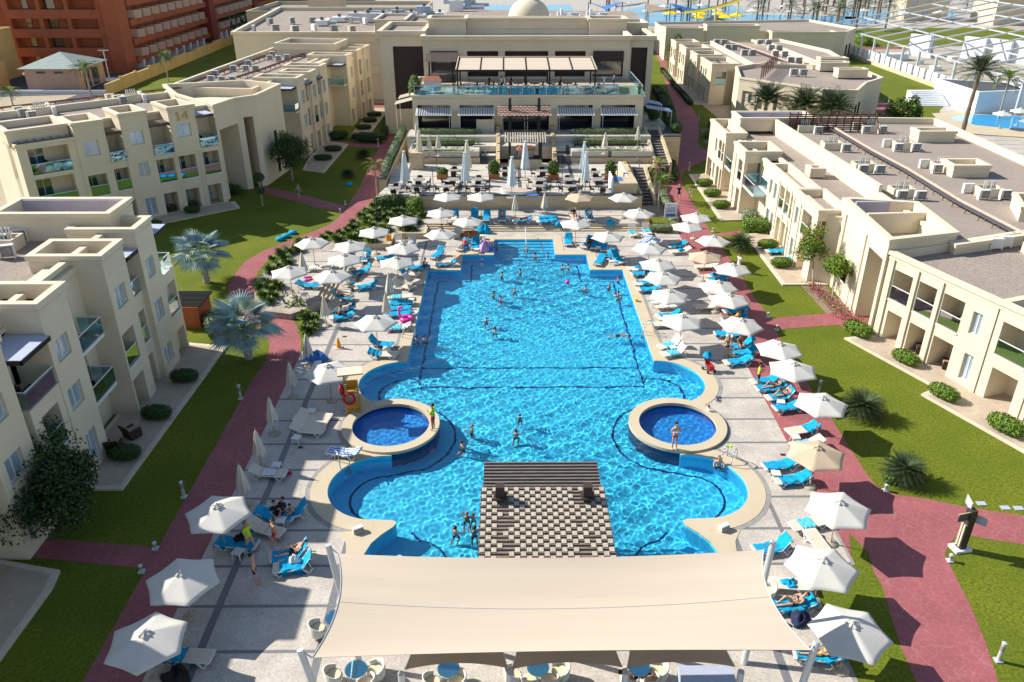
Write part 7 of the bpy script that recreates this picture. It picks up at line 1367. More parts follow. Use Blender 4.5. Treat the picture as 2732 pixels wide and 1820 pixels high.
for i, (w, x, y, z) in enumerate([('a',160,960,9.25),('a',200,980,9.25),('a',275,1000,9.25),('a',410,930,9.25),('a',460,960,9.25),('a',925,850,9.25),('a',985,860,9.25),('a',1035,872,9.25),('a',1180,830,9.25),('a',1210,852,9.25)]): X, Y = G(w, x, y, z); ac(X, Y, z, f'{ORD[i+1]} unit from the left on the roof of building 14', R(35) + (math.pi / 2 if i % 5 > 2 else 0))
X, Y = G('a', 345, 950, 9.3); curb(X, Y, 9.25, 'left pipe curb on the roof of building 14', rz=R(40)); X, Y = G('a', 1110, 845, 9.3); curb(X, Y, 9.25, 'right pipe curb on the roof of building 14', rz=R(40))
for i, (w, x, y) in enumerate([('a',1770,690),('a',1860,695),('a',1950,695),('a',1800,645),('b',75,600),('b',180,600),('b',260,600),('b',200,555),('b',380,510),('b',450,515),('b',520,505),('b',400,480),('b',600,440),('b',660,440),('b',510,445),('b',570,405)]): X, Y = G(w, x, y, 9.1); ac(X, Y, 9.1, f'{ORD[i+1]} unit from the near end on the roof of the long left range')
for i, (w, x, y) in enumerate([('d',770,430),('d',840,432),('d',880,480),('d',940,482),('d',1040,535),('d',1120,535),('d',1190,435),('d',1275,435),('d',1300,485),('d',1375,488),('d',1340,545),('d',1430,550),('d',1490,608),('d',1565,612),('d',1520,728),('d',1610,732)]): X, Y = G(w, x, y, 6.1); ac(X, Y, 5.9, f'{ORD[i+1]} unit on the far right roofs beyond the date palms', 0, 1.35)
for i, (w, x, y) in enumerate([('f',40,735),('f',170,745),('f',60,880),('f',20,790)]): X, Y = G(w, x, y, 9.4); ac(X, Y, 9.2, f'{["rear left", "rear right", "front", "leftmost"][i]} unit on the near left roof at the picture edge', R(20))
X, Y = G('f', 60, 800, 9.4); curb(X, Y, 9.2, 'pipe curb on the near left roof at the picture edge', 1.5)
def pipe_run(label, pts, z, col='rust', step=1.6):
    t = thing('pipe_rack', label, 'pipe rack'); b = MB()
    for dx in (-.28, -.14, 0, .14): b.path([(x + dx, y, z + .35 + abs(dx) * .3) for x, y in pts], .045)
    b.build('pipes', 'rust' if col == 'rust' else 'stair_dark', t); b = MB()
    for (x0, y0), (x1, y1) in zip(pts, pts[1:]):
        n_ = max(1, int(math.hypot(x1 - x0, y1 - y0) / step))
        for k in range(n_): x, y = x0 + (x1 - x0) * k / n_, y0 + (y1 - y0) * k / n_; b.bar((x - .4, y, z), (x - .3, y, z + .4), .05); b.bar((x + .3, y, z), (x + .25, y, z + .4), .05); b.bar((x - .4, y, z + .3), (x + .3, y, z + .3), .05)
    b.build('bracket', 'rust', t)
    if col != 'rust': b = MB(); b.path([(x + .35, y, z + .45) for x, y in pts], .13); b.build('duct', 'pipe_pink', t)
pipe_run('long rack of dark pipes with pink duct crossing the right front roof', [(36.2, 91.5), (36.3, 79.3), (36.7, 72.4), (36.6, 62.4), (37.3, 53.7)], 6.0, 'pink'); pipe_run('rusty pipe rack along the long left roof', [(-35.5, 99), (-32.6, 112), (-30.3, 128)], 9.1); pipe_run('rusty pipe rack along the rear edge of building 14', [(-55, 82.5), (-46, 90.0), (-38, 96.5)], 9.3); pipe_run('rusty pipe rack on the near left roof', [(-33.5, 43), (-29.2, 44.5)], 9.25); pipe_run('rusty pipe rack on the far right roofs', [(44, 168), (46, 152), (47, 140)], 6.0, 'pink')
pipe_run('rear rusty pipe rack on the long left roof', [(-38.5, 102), (-36.6, 118), (-33.5, 136)], 9.1)
t = thing('timber_screen', 'dark slatted screen fence on the right front roof', 'screen', (0, 0, 0)); b = MB()
for k in range(9): b.box(31.5, 41.2, 88.95 if False else 90.0, 90.04, 6.15 + .2 * k, 6.28 + .2 * k)
b.build('slats', 'screen_brown', t); b = MB()
for k in range(12): x = 31.5 + 9.7 * k / 11; b.box(x - .06, x + .06, 89.9, 90.0, 6, 8.1)
for x in (34.6, 37.2, 41.1): b.bar((x, 88.2, 6.0), (x, 89.9, 7.9), .1)
b.build('post', 'rust', t)
t = thing('timber_screen', 'tilted brown slatted screen on the roof edge behind the date palms', 'screen', (0, 0, 0)); b = MB(); A_, C_ = G('d', 1205, 745, 6.5), G('d', 1360, 600, 6.5)
for k in range(7): b.bar((*A_, 6.4 + .24 * k), (*C_, 6.4 + .24 * k), .05, .08)
b.build('slats', 'screen_brown', t); b = MB()
for k in range(8): q = k / 7; x, y = A_[0] + (C_[0] - A_[0]) * q, A_[1] + (C_[1] - A_[1]) * q; b.box(x - .06, x + .06, y - .06, y + .06, 5.8, 8.1)
b.build('post', 'rust', t)
# plant on the restaurant's back roof: ducts, units, sheds
hr = random.Random(9)
for i in range(15):
    t = thing('ventilation_unit', f'{ORD[i+1]} blue-grey ventilation unit from the left among the ducts on the hall roof', 'ventilation unit', (-34 + i * 1.9, 158 + (i * 7) % 22, 10.3 if i < 12 else 12.6), 0, 'ventilation units on the hall roof'); w, d, h = hr.uniform(1.2, 3.2), hr.uniform(1, 2.6), hr.uniform(.8, 1.9); b = MB(); b.box(-w/2, w/2, -d/2, d/2, .15, h); b.box(-w/2 - .2, w/2 + .2, -d/2 - .1, d/2 + .1, h, h + .08); b.build('casing', hr.choice(['hvac_blue', 'metal_white', 'white_wall']), t); b = MB(); b.tube((w/2, 0, .6), (w/2 + hr.uniform(1.5, 4), 0, .6), .35, m='metal_white'); b.tube((0, 0, h), (0, 0, h + .6), .3, m='stair_dark'); b.build('duct', None, t)
for i in range(9):
    t = thing('ventilation_unit', f'{ORD[i+1]} white ventilation unit from the left right of the dome', 'ventilation unit', (8 + i * 1.2, 130 + (i * 5) % 20, 12.6), 0, 'ventilation units on the hall roof'); w = hr.uniform(.9, 1.8); b = MB(); b.box(-w/2, w/2, -.6, .6, .1, 1.1); b.build('casing', 'metal_white', t); b = MB(); b.tube((-w/2, 0, .7), (-w/2 - 1.4, 0, .7), .25); b.tube((-w/2 - 1.4, 0, .7), (-w/2 - 1.4, 0, 1.7), .25); b.build('duct', 'white_wall', t)
for i in range(14): ac(-44 + (i % 7) * 3.6 + hr.uniform(-.6, .6), 147 + (i // 7) * 14 + hr.uniform(-2, 2), 10.3, f'{ORD[i+1]} unit scattered over the hall roof left of the restaurant', hr.uniform(0, 3), 1.5)
# ------------------------------------------------------------------ terrace furniture and small props
def simple(name, label, cat, b, loc, rz=0, group=None, smooth=False, mat_=None): o = b.build(name, mat_, None, smooth); o.location = loc; o.rotation_euler = (0, 0, rz); return setp(o, label, cat, group)
def make_chair(m):
    t = thing('dining_chair', 'chair', 'chair'); b = MB(); b.box(-.24, .24, -.23, .23, .40, .46); b.build('seat', m, t); b = MB(); n = 7
    for k in range(n): a = R(20 + 140 * k / (n - 1)); b.bar((.25 * math.cos(a), .22 * math.sin(a), .46), (.30 * math.cos(a), .30 * math.sin(a), .86 if 0 < k < n - 1 else .68), .12, .03)
    b.build('backrest', m, t)
    for x in (-.21, .21):
        for y in (-.2, .2): g = MB(); g.tube((x, y, 0), (x * .95, y, .42), .018, n=5); g.build('leg', m, t)
    return Proto(t)
CH = make_chair('wicker')
def make_dtable(round_):
    t = thing('dining_table', 'table', 'table'); b = MB()
    if round_: b.lathe([(.68, .70), (.68, .74)], 20)
    else: b.box(-.6, .6, -.42, .42, .70, .74)
    b.build('table_top', 'stone_grey', t); b = MB(); b.tube((0, 0, 0), (0, 0, .7), .06); b.box(-.3, .3, -.05, .05, 0, .04); b.box(-.05, .05, -.3, .3, 0, .04); b.build('leg', 'stair_dark', t); return Proto(t)
DT, DR = make_dtable(False), make_dtable(True)
TT = [(-5.8,86.3,0),(-.2,86.0,0),(3.9,86.0,0),(9.6,85.4,0),(-9.3,82.7,1),(-5.7,82.7,1),(-3.0,82.7,1),(3.5,82.6,1),(6.5,82.6,1),(9.6,82.6,1),(-11.5,79.6,0),(-9.2,80.3,0),(-6.2,80.2,0),(-3.0,80.2,0),(3.3,80.2,0),(6.6,80.2,0),(9.8,80.0,0)]
ti = 0
for Y_, nm in ((86, 'far'), (82.6, 'middle'), (80, 'near')):
    row = [q for q in TT if abs(q[1] - Y_) < .8]
    for i, (x, y, rd) in enumerate(row):
        y += .25; (DR if rd else DT).put((x, y, TF), 0, f'{ORD[i+1]} {"round" if rd else "rectangular"} table from the left in the {nm} row of the restaurant terrace', 'tables on the restaurant terrace')
        for k, a in enumerate((-90, 90, 0, 180)):
            if k > 1 and x < -11: continue
            dd = .85 if k < 2 else 1.0; CH.put((x + dd * math.cos(R(a)), y + dd * math.sin(R(a)), TF), R(a - 90), f'brown wicker chair {["in front of", "behind", "right of", "left of"][k]} the {ORD[i+1]} {nm} row terrace table', 'brown wicker chairs on the terrace')
for i, (x, y, z) in enumerate([(-9.6,93.6,2.5),(-6.0,93.6,2.5),(-8.0,96.2,3.15),(9.2,93.6,2.5),(12.2,93.6,2.5),(14.9,93.6,2.5),(9.5,96.2,3.15),(12.8,96.2,3.15)]):
    DT.put((x, y + .6, z), 0, f'{ORD[i+1]} dark table from the left on the planter tiers', 'tables on the planter tiers'); 
    for s_ in (-1, 1): CH.put((x + s_ * .95, y + .6, z), R(-90 * s_), f'wicker chair {"left" if s_ < 0 else "right"} of the {ORD[i+1]} table on the tiers', 'wicker chairs on the tiers')
tr_ = random.Random(4)
for i in range(15):
    x, y = -4.8 + (i % 8) * 2.1, (103.2 if i < 8 else 105.6) + tr_.uniform(-.3, .3); z = 8.0
    DT.put((x, y, z - .05 + .0), 0, f'{ORD[i % 8 + 1]} roof terrace table from the left, {"front" if i < 8 else "rear"} row', 'tables on the roof terrace')
    for s_ in (-1, 1): CH.put((x + s_ * .85, y, z), R(-90 * s_), f'wicker chair {"left" if s_ < 0 else "right"} of the {ORD[i % 8 + 1]} {"front" if i < 8 else "rear"} roof terrace table', 'wicker chairs on the roof terrace')
for i, (x, y, c1) in enumerate([(-.6,104.6,'cloth_white'),(.6,104.8,'navy'),(6.8,103.9,'cloth_black'),(13.9,107,'cloth_white'),(-2.2,105,'navy')]): P_('stand', (x, y, 7.96), tr_.uniform(0, 6), f'{ORD[i+1]} small figure standing on the roof terrace, {c1.replace("cloth_", "")} shirt', 'skin_dark', 'hair_dark', c1, 'cloth_black', long_top=True, long_bottom=True, group='people on the roof terrace')
for i, x in enumerate((-.2 - .0, 11.9)): b = MB(); b.lathe([(.28, 0), (.28, .8), (.1, .85), (.1, 2.0), (.42, 2.1), (.05, 2.25)], 12); simple('patio_heater', ['left', 'right'][i] + ' steel patio heater at the roof terrace edge', 'heater', b, (x, 100.9, 7.97), mat_='metal')
for i, (w, x, y) in enumerate([('A',940,680),('A',1665,680),('B',400,690),('B',1200,690)]):
    X, Y = G(w, x, y, TF); t = thing('potted_shrub', f'{ORD[i+1]} leafy shrub from the left in a square terracotta planter', 'potted plant', (X, Y + .5, TF), 0, 'potted shrubs on the terrace'); b = MB(); b.box(-.6, .6, -.32, .32, 0, .55); b.build('planter_box', 'terracotta', t); b = MB(); leafy_box(b, 1.3 if i else 1.2, .9, 1.6 if i else .7, 520, .11, ['leaf_mid', 'leaf_bright', 'leaf_dark'], 2, .45, core='leaf_mid'); b.build('foliage', None, t)
b = MB(); pts = []
for k in range(40): a = 2 * math.pi * k / 40; pts.append((1.9 * math.cos(a), .75 * math.sin(a) + .22 * math.cos(2 * a)))
b.prism(pts, 0, .45, 'white_wall'); b.prism([(x * .93, y * .9) for x, y in pts], .3, .455, 'pipe_pink'); simple('kidney_planter', 'kidney shaped white rimmed bed in the middle of the terrace', 'planter', b, (1.2, 79.0 + 1.2, TF))
for i, (w, x, y, hh) in enumerate([('A',870,600,2.6),('A',1600,890,2.6),('A',1585,600,2.2),('B',490,600,2.4),('B',1275,860,2.6),('B',515,880,2.4),('B',1580,760,2.6),('A',820,890,2.6),('B',880,400,2.0),('B',1415,400,2.0),('A',1160,400,2.0)]):
    X, Y = G(w, x, y, TF); z = TF
    if Y > 92: Y = 93.2; z = 2.5
    b = MB(); b.tube((0, 0, 0), (0, 0, hh), .035, m='stair_dark'); b.tube((0, 0, hh), (-.25, 0, hh + .3), .03, m='stair_dark'); b.lathe([(.1, 0), (.06, .1)], 8, (-.27, 0, hh + .27), 'metal'); simple('lamp_post', f'{ORD[i+1]} slender dark lamp post counted over the restaurant terrace', 'lamp post', b, (X, Y, z), 0, 'slender lamp posts')
# white tub chairs and glass tables near the camera
def make_tub():
    t = thing('tub_chair', 'tub chair', 'chair'); b = MB(); n = 18
    for i in range(n):
        a0, a1 = R(-20 + 220 * i / n), R(-20 + 220 * (i + 1) / n); hh = lambda a: .62 + .16 * max(0, math.sin(a))
        b.add([(.36 * math.cos(a0), .36 * math.sin(a0), .2), (.36 * math.cos(a1), .36 * math.sin(a1), .2), (.40 * math.cos(a1), .40 * math.sin(a1), hh(a1)), (.40 * math.cos(a0), .40 * math.sin(a0), hh(a0)), (.31 * math.cos(a0), .31 * math.sin(a0), .2), (.31 * math.cos(a1), .31 * math.sin(a1), .2), (.34 * math.cos(a1), .34 * math.sin(a1), hh(a1)), (.34 * math.cos(a0), .34 * math.sin(a0), hh(a0))], [(0, 1, 2, 3), (7, 6, 5, 4), (3, 2, 6, 7)])
    b.build('backrest', 'wicker_white', t, True); b = MB(); b.lathe([(.32, .2), (.34, .38), (.34, .40)], 20); b.build('seat', 'wicker_white', t); b = MB(); b.lathe([(.28, .4), (.29, .44), (.27, .46)], 20); b.build('cushion', 'cloth_cream', t)
    for k in range(4): a = R(45 + 90 * k); g = MB(); g.tube((.28 * math.cos(a), .28 * math.sin(a), 0), (.26 * math.cos(a), .26 * math.sin(a), .25), .025); g.build('leg', 'wicker_white', t)
    return Proto(t)
TUB = make_tub(); t = thing('glass_table', 'table', 'table'); b = MB(); b.lathe([(.44, .70), (.44, .72)], 24); b.build('table_top', 'glass_rail', t); b = MB(); b.lathe([(.41, .66), (.42, .69)], 20); b.build('table_shelf', 'white_wall', t); b = MB()
for k in range(4): a = R(90 * k); b.tube((.38 * math.cos(a), .38 * math.sin(a), 0), (.3 * math.cos(a), .3 * math.sin(a), .68), .02)
b.build('leg_frame', 'wicker_white', t); GT = Proto(t)
for i, (x, y) in enumerate([G(*q, .7) for q in (('q',905,1120),('q',1045,1480),('q',1690,1475),('r',700,1475),('r',1360,1475))]): GT.put((x, y, .02), 0, f'{ORD[i+1]} round glass table from the left under the sails', 'glass tables under the sails')
for i, (w, x, y, a) in enumerate([('q',780,1185,110),('q',890,1510,110),('q',1180,1480,-70),('q',1110,1565,-110),('q',1580,1560,110),('q',1745,1550,-70),('r',540,1510,120),('r',845,1490,-60),('r',650,1545,180),('r',770,1545,180),('r',1300,1535,120),('r',1425,1545,-160),('r',1490,1490,-80),('s',1040,925,-60)]): TUB.put((*G(w, x, y, .5), .02), R(a), f'{ORD[i+1]} white wicker tub chair from the left at the near edge', 'white wicker tub chairs')
P_('recline', (*G('r',1300,1535,.5), .42), deg_face(30), 'guest with brown hair sitting in a tub chair, left of two', 'skin', 'hair_dark', None, 'cloth_black'); P_('recline', (*G('r',1425,1545,.5), .42), deg_face(100), 'guest with reddish hair in a tub chair, right of two', 'skin', 'hair_light', None, 'cloth_black')
b = MB(); b.box(-.9, 1.15, -1.2, .5, .0, .9); simple('service_table', 'long grey table under the right small sail', 'table', b, (*G('s',600,1530,.9), .02), mat_='awning_blue')
# lifeguard chair
t = thing('lifeguard_chair', 'yellow wooden lifeguard high chair with sun roof by the left round pool', 'lifeguard chair', (-9.35, 41.25, 0), R(12)); b = MB()
for x in (-.42, .42): b.bar((x, -.42, 0), (x * .8, -.22, 2.0), .09); b.bar((x, .42, 0), (x * .8, .22, 2.0), .09)
for z in (.35, .7, 1.05, 1.4): b.bar((-.4, -.40 + z * .1, z), (.4, -.40 + z * .1, z), .12, .03)
b.build('frame', 'teak_yellow', t); b = MB(); b.box(-.4, .4, -.3, .3, 1.5, 1.56); b.box(-.4, .4, .26, .32, 1.56, 2.0); b.build('seat', 'teak_yellow', t); b = MB(); b.bar((-.36, .3, 1.3), (-.42, .1, 2.75), .09); b.build('roof_post', 'teak_yellow', t); b = MB(); b.box(-.75, .75, -.55, .4, 2.75, 2.81, 'teak_yellow'); b.box(-.74, .74, -.54, .39, 2.81, 2.83, 'sling'); b.build('roof', None, t); b = MB(); b.box(-.4, .4, -.36, -.33, .1, .9); b.build('front_board', 'teak_yellow', t)
def torus(b, R0, r0, n=24, k=8, m=None): vs = [((R0 + r0 * math.cos(2*math.pi*j/k)) * math.cos(2*math.pi*i/n), (R0 + r0 * math.cos(2*math.pi*j/k)) * math.sin(2*math.pi*i/n), r0 * math.sin(2*math.pi*j/k)) for i in range(n) for j in range(k)]; b.add(vs, [(i*k+j, ((i+1) % n)*k+j, ((i+1) % n)*k+(j+1) % k, i*k+(j+1) % k) for i in range(n) for j in range(k)], m); return b
b = torus(MB(), .33, .085); b.xf(Matrix.Rotation(R(78), 4, 'X')); simple('life_ring', 'red life ring hanging on the front of the lifeguard chair', 'life ring', b, (-9.45, 40.78, 1.12), mat_='red', smooth=True); b = torus(MB(), .30, .075); b.xf(Matrix.Rotation(R(80), 4, 'Y')); simple('life_ring', 'second life ring hanging on the left side of the lifeguard chair', 'life ring', b, (-9.95, 41.2, 1.5), mat_='red', smooth=True)
X, Y = G('l', 1110, 470); b = MB(); b.box(-.25, .25, -.25, .25, 0, .05, 'white_plastic'); b.lathe([(.19, .05), (.05, .78), (.03, .8)], 14, m='orange'); simple('traffic_cone', 'orange traffic cone on a white base on the left deck', 'cone', b, (X, Y, .02))
X, Y = G('z', 1230, 925); b = torus(MB(), .36, .17, 24, 10); b.tube((-.45, 0, .1), (-.58, 0, .75), .09, .07, 10); b.tube((-.58, 0, .75), (-.42, 0, .98), .08, .08, 10); b.tube((-.42, 0, .98), (-.22, 0, .84), .08, .04, 10); simple('flamingo_ring', 'hot pink inflatable flamingo swim ring at the left pool edge', 'inflatable', b, (X, Y, .2), mat_='pink', smooth=True)
X, Y = G('z', 1320, 835); simple('swim_ring', 'white inflatable swim ring on the coping beside the flamingo', 'inflatable', torus(MB(), .3, .1), (X, Y, .15), mat_='towel_white', smooth=True); X, Y = G('v', 910, 1000, .7); simple('swim_ring', 'pink and white swim ring lying on a blue lounger', 'inflatable', torus(MB(), .3, .1), (X, Y, .95), mat_='pink', smooth=True)
def bag(name, lab, w, x, y, z, m, r_=.55, h=.6, seed=1, cat='bean bag'): X, Y = G(w, x, y, z); o = heap_mesh(seed, r_, h, m).build(name, None, None, True); o.location = (X, Y, z); setp(o, lab, cat)
bag('bean_bag', 'lilac bean bag beside the far left corner of the pool steps', 'u', 1810, 880, 0, 'lilac', .55, .75, 3); bag('bean_bag', 'dark blue half of the bean bag by the pool steps', 'u', 1865, 885, 0, 'cloth_blue', .35, .5, 4); bag('bean_bag', 'round blue bean bag with sleeping pad on the wide steps', 'u', 1790, 620, .1, 'towel_blue', .5, .6, 5); bag('bean_bag', 'orange and blue bean lounger under the upper parasol', 'u', 1590, 670, 0, 'terracotta', .75, .35, 6); bag('bean_bag', 'crumpled blue towel heap on the right of the wide steps', 'B', 1190, 1300, .5, 'towel_blue', .35, .35, 7); bag('bean_bag', 'blue cushion on the wide steps under the middle parasol', 'B', 475, 1310, .5, 'towel_blue', .35, .3, 8)
bag('inflatable', 'deep blue inflatable heap under the far left closed parasol', 'l', 890, 575, 0, 'cloth_blue', .6, .45, 9, 'inflatable'); bag('backpack', 'black backpack on the nearest left deck', 'p', 1240, 1545, 0, 'cloth_black', .4, .5, 10, 'backpack'); bag('bag', 'black net bag on the flat blue near left lounger', 'q', 245, 565, .35, 'cloth_black', .25, .2, 11, 'bag'); bag('bag', 'striped grey bag on the near left blue lounger', 'q', 620, 725, .35, 'towel_white', .2, .3, 12, 'bag'); bag('bag', 'striped beach bag wrapped in a blue towel right of the sail', 's', 1262, 1150, .0, 'navy', .35, .45, 13, 'bag')
for i, (w, x, y) in enumerate([('g',355,880),('g',412,852),('g',478,817),('g',1027,345)]): X, Y = G(w, x, y, 0); b = MB(); b.lathe([(.35, 0), (.42, .12), (.38, .26), (.05, .32)], 14); simple('garden_pouf', ['left', 'middle', 'right', 'single far'][i] + ' round turquoise stone-like ground light on the shaded left lawn', 'ground light', b, (X, Y, 0), mat_='towel_blue', smooth=True)
for w, x, y, z, lab in (('u', 460, 810, .0, 'yellow litter bin beside the left low wall'), ('B', 1705, 1290, UD, 'yellow litter bin at the right end of the upper deck')): X, Y = G(w, x, y, z); b = MB(); b.lathe([(.26, 0), (.28, .85), (.24, .86), (.24, .92), (.3, .93), (.28, 1.05), (.05, 1.1)], 14); simple('litter_bin', lab, 'bin', b, (X, Y, z), mat_='orange')
t = thing('pushchair', 'red pushchair with blue towel hood parked on the right deck', 'pushchair', (*G('x', 1255, 1310), 0), R(20)); b = MB(); b.bar((-.22, -.3, .2), (-.22, .45, 1.0), .035); b.bar((.22, -.3, .2), (.22, .45, 1.0), .035); b.bar((-.22, .3, .15), (-.22, -.3, .6), .035); b.bar((.22, .3, .15), (.22, -.3, .6), .035); b.bar((-.22, .45, 1.0), (.22, .45, 1.0), .04); b.build('frame', 'stair_dark', t); b = MB(); b.box(-.2, .2, -.25, .2, .4, .5); b.add([(-.2, .15, .45), (.2, .15, .45), (.2, .4, 1.0), (-.2, .4, 1.0)], [(0, 1, 2, 3), (3, 2, 1, 0)]); b.box(-.2, .2, -.35, -.28, .2, .5); b.build('seat', 'red', t); b = heap_mesh(21, .24, .3); b.xf(Matrix.Translation((0, .25, .95))); b.build('hood', None, t, True)
for x in (-.26, .26):
    for y in (-.3, .3): b = MB(); b.tube((x - .03, y, .12), (x + .03, y, .12), .12, n=12); b.build('wheel', 'charcoal', t)
t = thing('notice_board', 'white notice board with blue text lines standing by the right path', 'sign', (*G('w', 975, 640), 0), R(5)); b = MB(); b.box(-.62, .62, -.04, .04, .85, 2.3); b.build('panel', 'white_wall', t); b = MB(); b.box(-.46, .46, -.055, -.041, .95, 1.25)
for r_ in range(4):
    for k in range(6): b.box(-.42 + .145 * k, -.42 + .145 * k + .11, -.055, -.041, 1.45 + .12 * r_, 1.5 + .12 * r_)
b.box(-.42, -.1, -.055, -.041, 2.1, 2.16); b.build('lettering', 'cloth_blue', t); b = MB(); b.box(-.64, -.58, -.05, .05, 0, 2.35); b.box(.58, .64, -.05, .05, 0, 2.35); b.build('post', 'metal_white', t)
X, Y = G('t', 1120, 640); t = thing('signpost', 'brown wooden signpost with small pale direction boards at the path junction', 'sign', (X, Y, 0), R(10)); b = MB(); b.box(-.42, .42, -.3, .3, 0, .14, 'white_wall'); b.build('base', None, t); b = MB(); b.box(-.17, .17, -.17, .17, .14, 2.35); b.build('post', 'terracotta' if False else 'dark_wood', t); b = MB()
for k in range(14): b.box(-.24, -.17, -.12, -.03, .3 + .09 * k, .37 + .09 * k); b.box(-.24, -.17, .04, .13, .3 + .09 * k, .37 + .09 * k)
b.build('rope_binding', 'sling', t)
for k, (dx, dy, z, a, c_) in enumerate([(-.42, -.1, 2.05, 5, 'stair_dark'), (.05, .35, 2.45, 70, 'awning_blue'), (.42, -.1, 1.75, -55, 'awning_blue')]): b = MB(); b.box(-.34, .34, -.025, .025, -.2, .2, c_); b.box(-.36, .36, -.02, .02, .2, .24, 'coping'); b.xf(Matrix.Translation((dx, dy, z)) @ Matrix.Rotation(R(a), 4, 'Z')); b.build('board', None, t)
BO = [('p',1285,280,.95,'dark left lawn edge below the front building'),('p',1085,640,.35,'upper corner of the left side path'),('p',990,800,.35,'lower corner of the left side path'),('l',155,965,.95,'lawn edge left of the closed parasols'),('n',1945,920,.95,'right lawn beside the three blue loungers'),('n',1455,170,.35,'upper corner of the right side path'),('n',1540,295,.35,'lower corner of the right side path'),('t',1385,1420,.95,'nearest right lawn'),('t',600,235,.35,'point of the right lawn under the cycad'),('t',1050,725,.35,'curved lawn corner beside the signpost'),('i',920,800,.35,'corner of the far right side path'),('w',1585,725,.3,'far lawn corner beside the parasols') ,('i',685,200,.95,'far right lawn tip'),('d',598,1170,.95,'far right lawn beside the curved path'),('g',990,535,.35,'fork of the left paths'),('g',940,610,.35,'lawn tip at the left fork'),('b',1283,1225,.95,'far end of the left lawn'),('e',868,1010,.95,'purple path behind the right building')]
for i, (w, x, y, hh, lab) in enumerate(BO): X, Y = G(w, x, y); b = MB(); b.box(-.14, .14, -.14, .14, 0, .07, 'metal_white'); b.lathe([(.08, .07), (.08, hh), (.1, hh), (.1, hh + .05), (.04, hh + .08)], 12, m='metal_white'); b.lathe([(.083, hh * .62), (.083, hh * .9)], 12, m='stone_grey', cap=False); simple('bollard_light', ('low ' if hh < .5 else 'tall ') + 'grey bollard light at the ' + lab, 'bollard light', b, (X, Y, 0), 0, 'bollard lights along the paths')
def ladder(lab, loc, rz):
    t = thing('pool_ladder', lab, 'ladder', loc, rz); b = MB()
    for x in (-.27, .27): pts = [(x, -.75, .0), (x, -.7, .55), (x, -.45, .85), (x, -.15, .85), (x, .1, .5), (x, .12, -1.0)]; b.path(pts, .028, 8)
    b.build('rails', 'metal', t, True); b = MB()
    for z in (-.2, -.5, -.8): b.box(-.27, .27, .05, .16, z, z + .03)
    b.build('steps', 'metal', t)
ladder('steel ladder at the right pool edge beside the two beige loungers', (9.93, 51.6, .05), R(90)); ladder('steel ladder at the near right lobe', (12.0, 35.6, .05), R(145)); ladder('steel ladder at the near left lobe in the shade', (-8.9, 35.55, .05), R(-150)); ladder('steel ladder at the left pool edge near the cone', (-6.75, 51.2, .05), R(-90))
b = MB(); b.path([(0, 4.3, .0), (0, 4.3, .95), (0, 1.0, .55), (0, .6, -.3), (0, .4, -.9)], .03, 8); simple('handrail', 'white handrail running down the middle of the pool entry steps', 'handrail', b, (1.75, 67.8, .05), mat_='white_paint')
X, Y = G('q', 510, 130); b = MB(); b.tube((-.6, 0, .1), (.6, .25, .1), .08, .08, 8); simple('rescue_tube', 'bright red rescue tube on the deck beside a lounger', 'rescue tube', b, (X, Y, 0), R(-10), mat_='red')
for w, x, y, lab in [('q',1060,525,'left'),('s',733,510,'right')]: X, Y = G(w, x, y); b = MB(); b.box(-.25, .25, -.12, .12, 0, .3, 'white_plastic'); b.box(-.25, .25, -.125, -.12, .05, .25, 'stone_grey'); simple('deck_speaker', f'small white box standing on the {lab} near coping point', 'box', b, (X, Y, .05), .5)
X, Y = G('x', 245, 340); b = MB(); b.lathe([(.14, 0), (.16, .22), (.02, .25)], 10); simple('toy_bucket', 'small yellow toy bucket on the right coping', 'toy', b, (X, Y, .05), mat_='yellow')
X, Y = G('m', 1298, 478, 0); b = MB(); b.lathe([(.02, -.2), (.15, -.13), (.2, 0), (.15, .13), (.02, .2)], 14); simple('beach_ball', 'pink ball floating in the far pool', 'ball', b, (X, Y, WL + .1), mat_='pink', smooth=True)
b = MB(); b.box(-.55, .55, -.3, .3, .0, .03); simple('blue_towel_banner', 'blue towel hanging over the terrace wall edge', 'towel', b, (2.6, 79.15, TF + .14), mat_='cloth_blue')
for i, (w, x, y, z) in enumerate([('n',960,970,0),('n',992,1002,0),('q',700,820,0),('s',1140,1145,0),('s',1168,1155,0),('z',985,1075,0),('n',1050,1440,0)]): X, Y = G(w, x, y); b = MB(); b.prism([(.0, 0), (.1, .02), (.11, .26), (.05, .3), (0, .26)], 0, .035); b.prism([(.16, .05), (.26, .03), (.28, .29), (.21, .34), (.16, .3)], 0, .035); simple('flip_flops', f'{ORD[i+1]} pair of flip flops left lying on the deck', 'flip flops', b, (X, Y, .02), i, 'flip flops on the deck', mat_=['navy', 'stair_dark', 'cloth_blue', 'white_plastic', 'charcoal', 'pink', 'neon_green'][i])
for i, (w, x, y) in enumerate([('l',1165,360),('l',735,1440),('x',1262,1283),('w',1262,1283),('n',1600,1510),('h',1830,1005)]): X, Y = G(w, x, y); b = MB(); b.box(-.14, .14, -.1, .1, 0, .012); simple('drain_cover', f'{ORD[i+1]} dark square drain cover in the deck', 'drain', b, (X, Y, .02 if i < 5 else UD), 0, 'drain covers', mat_='charcoal')
for i, (w, x, y) in enumerate([('t',1270,325),('t',1437,355),('t',1530,358)]): X, Y = G(w, x, y); b = MB(); b.box(-.22, .22, -.15, .15, 0, .04); simple('ground_plate', ['left', 'middle', 'right'][i] + ' pale blue ground plate set in the right lawn', 'ground light', b, (X, Y, .005), mat_='awning_blue')
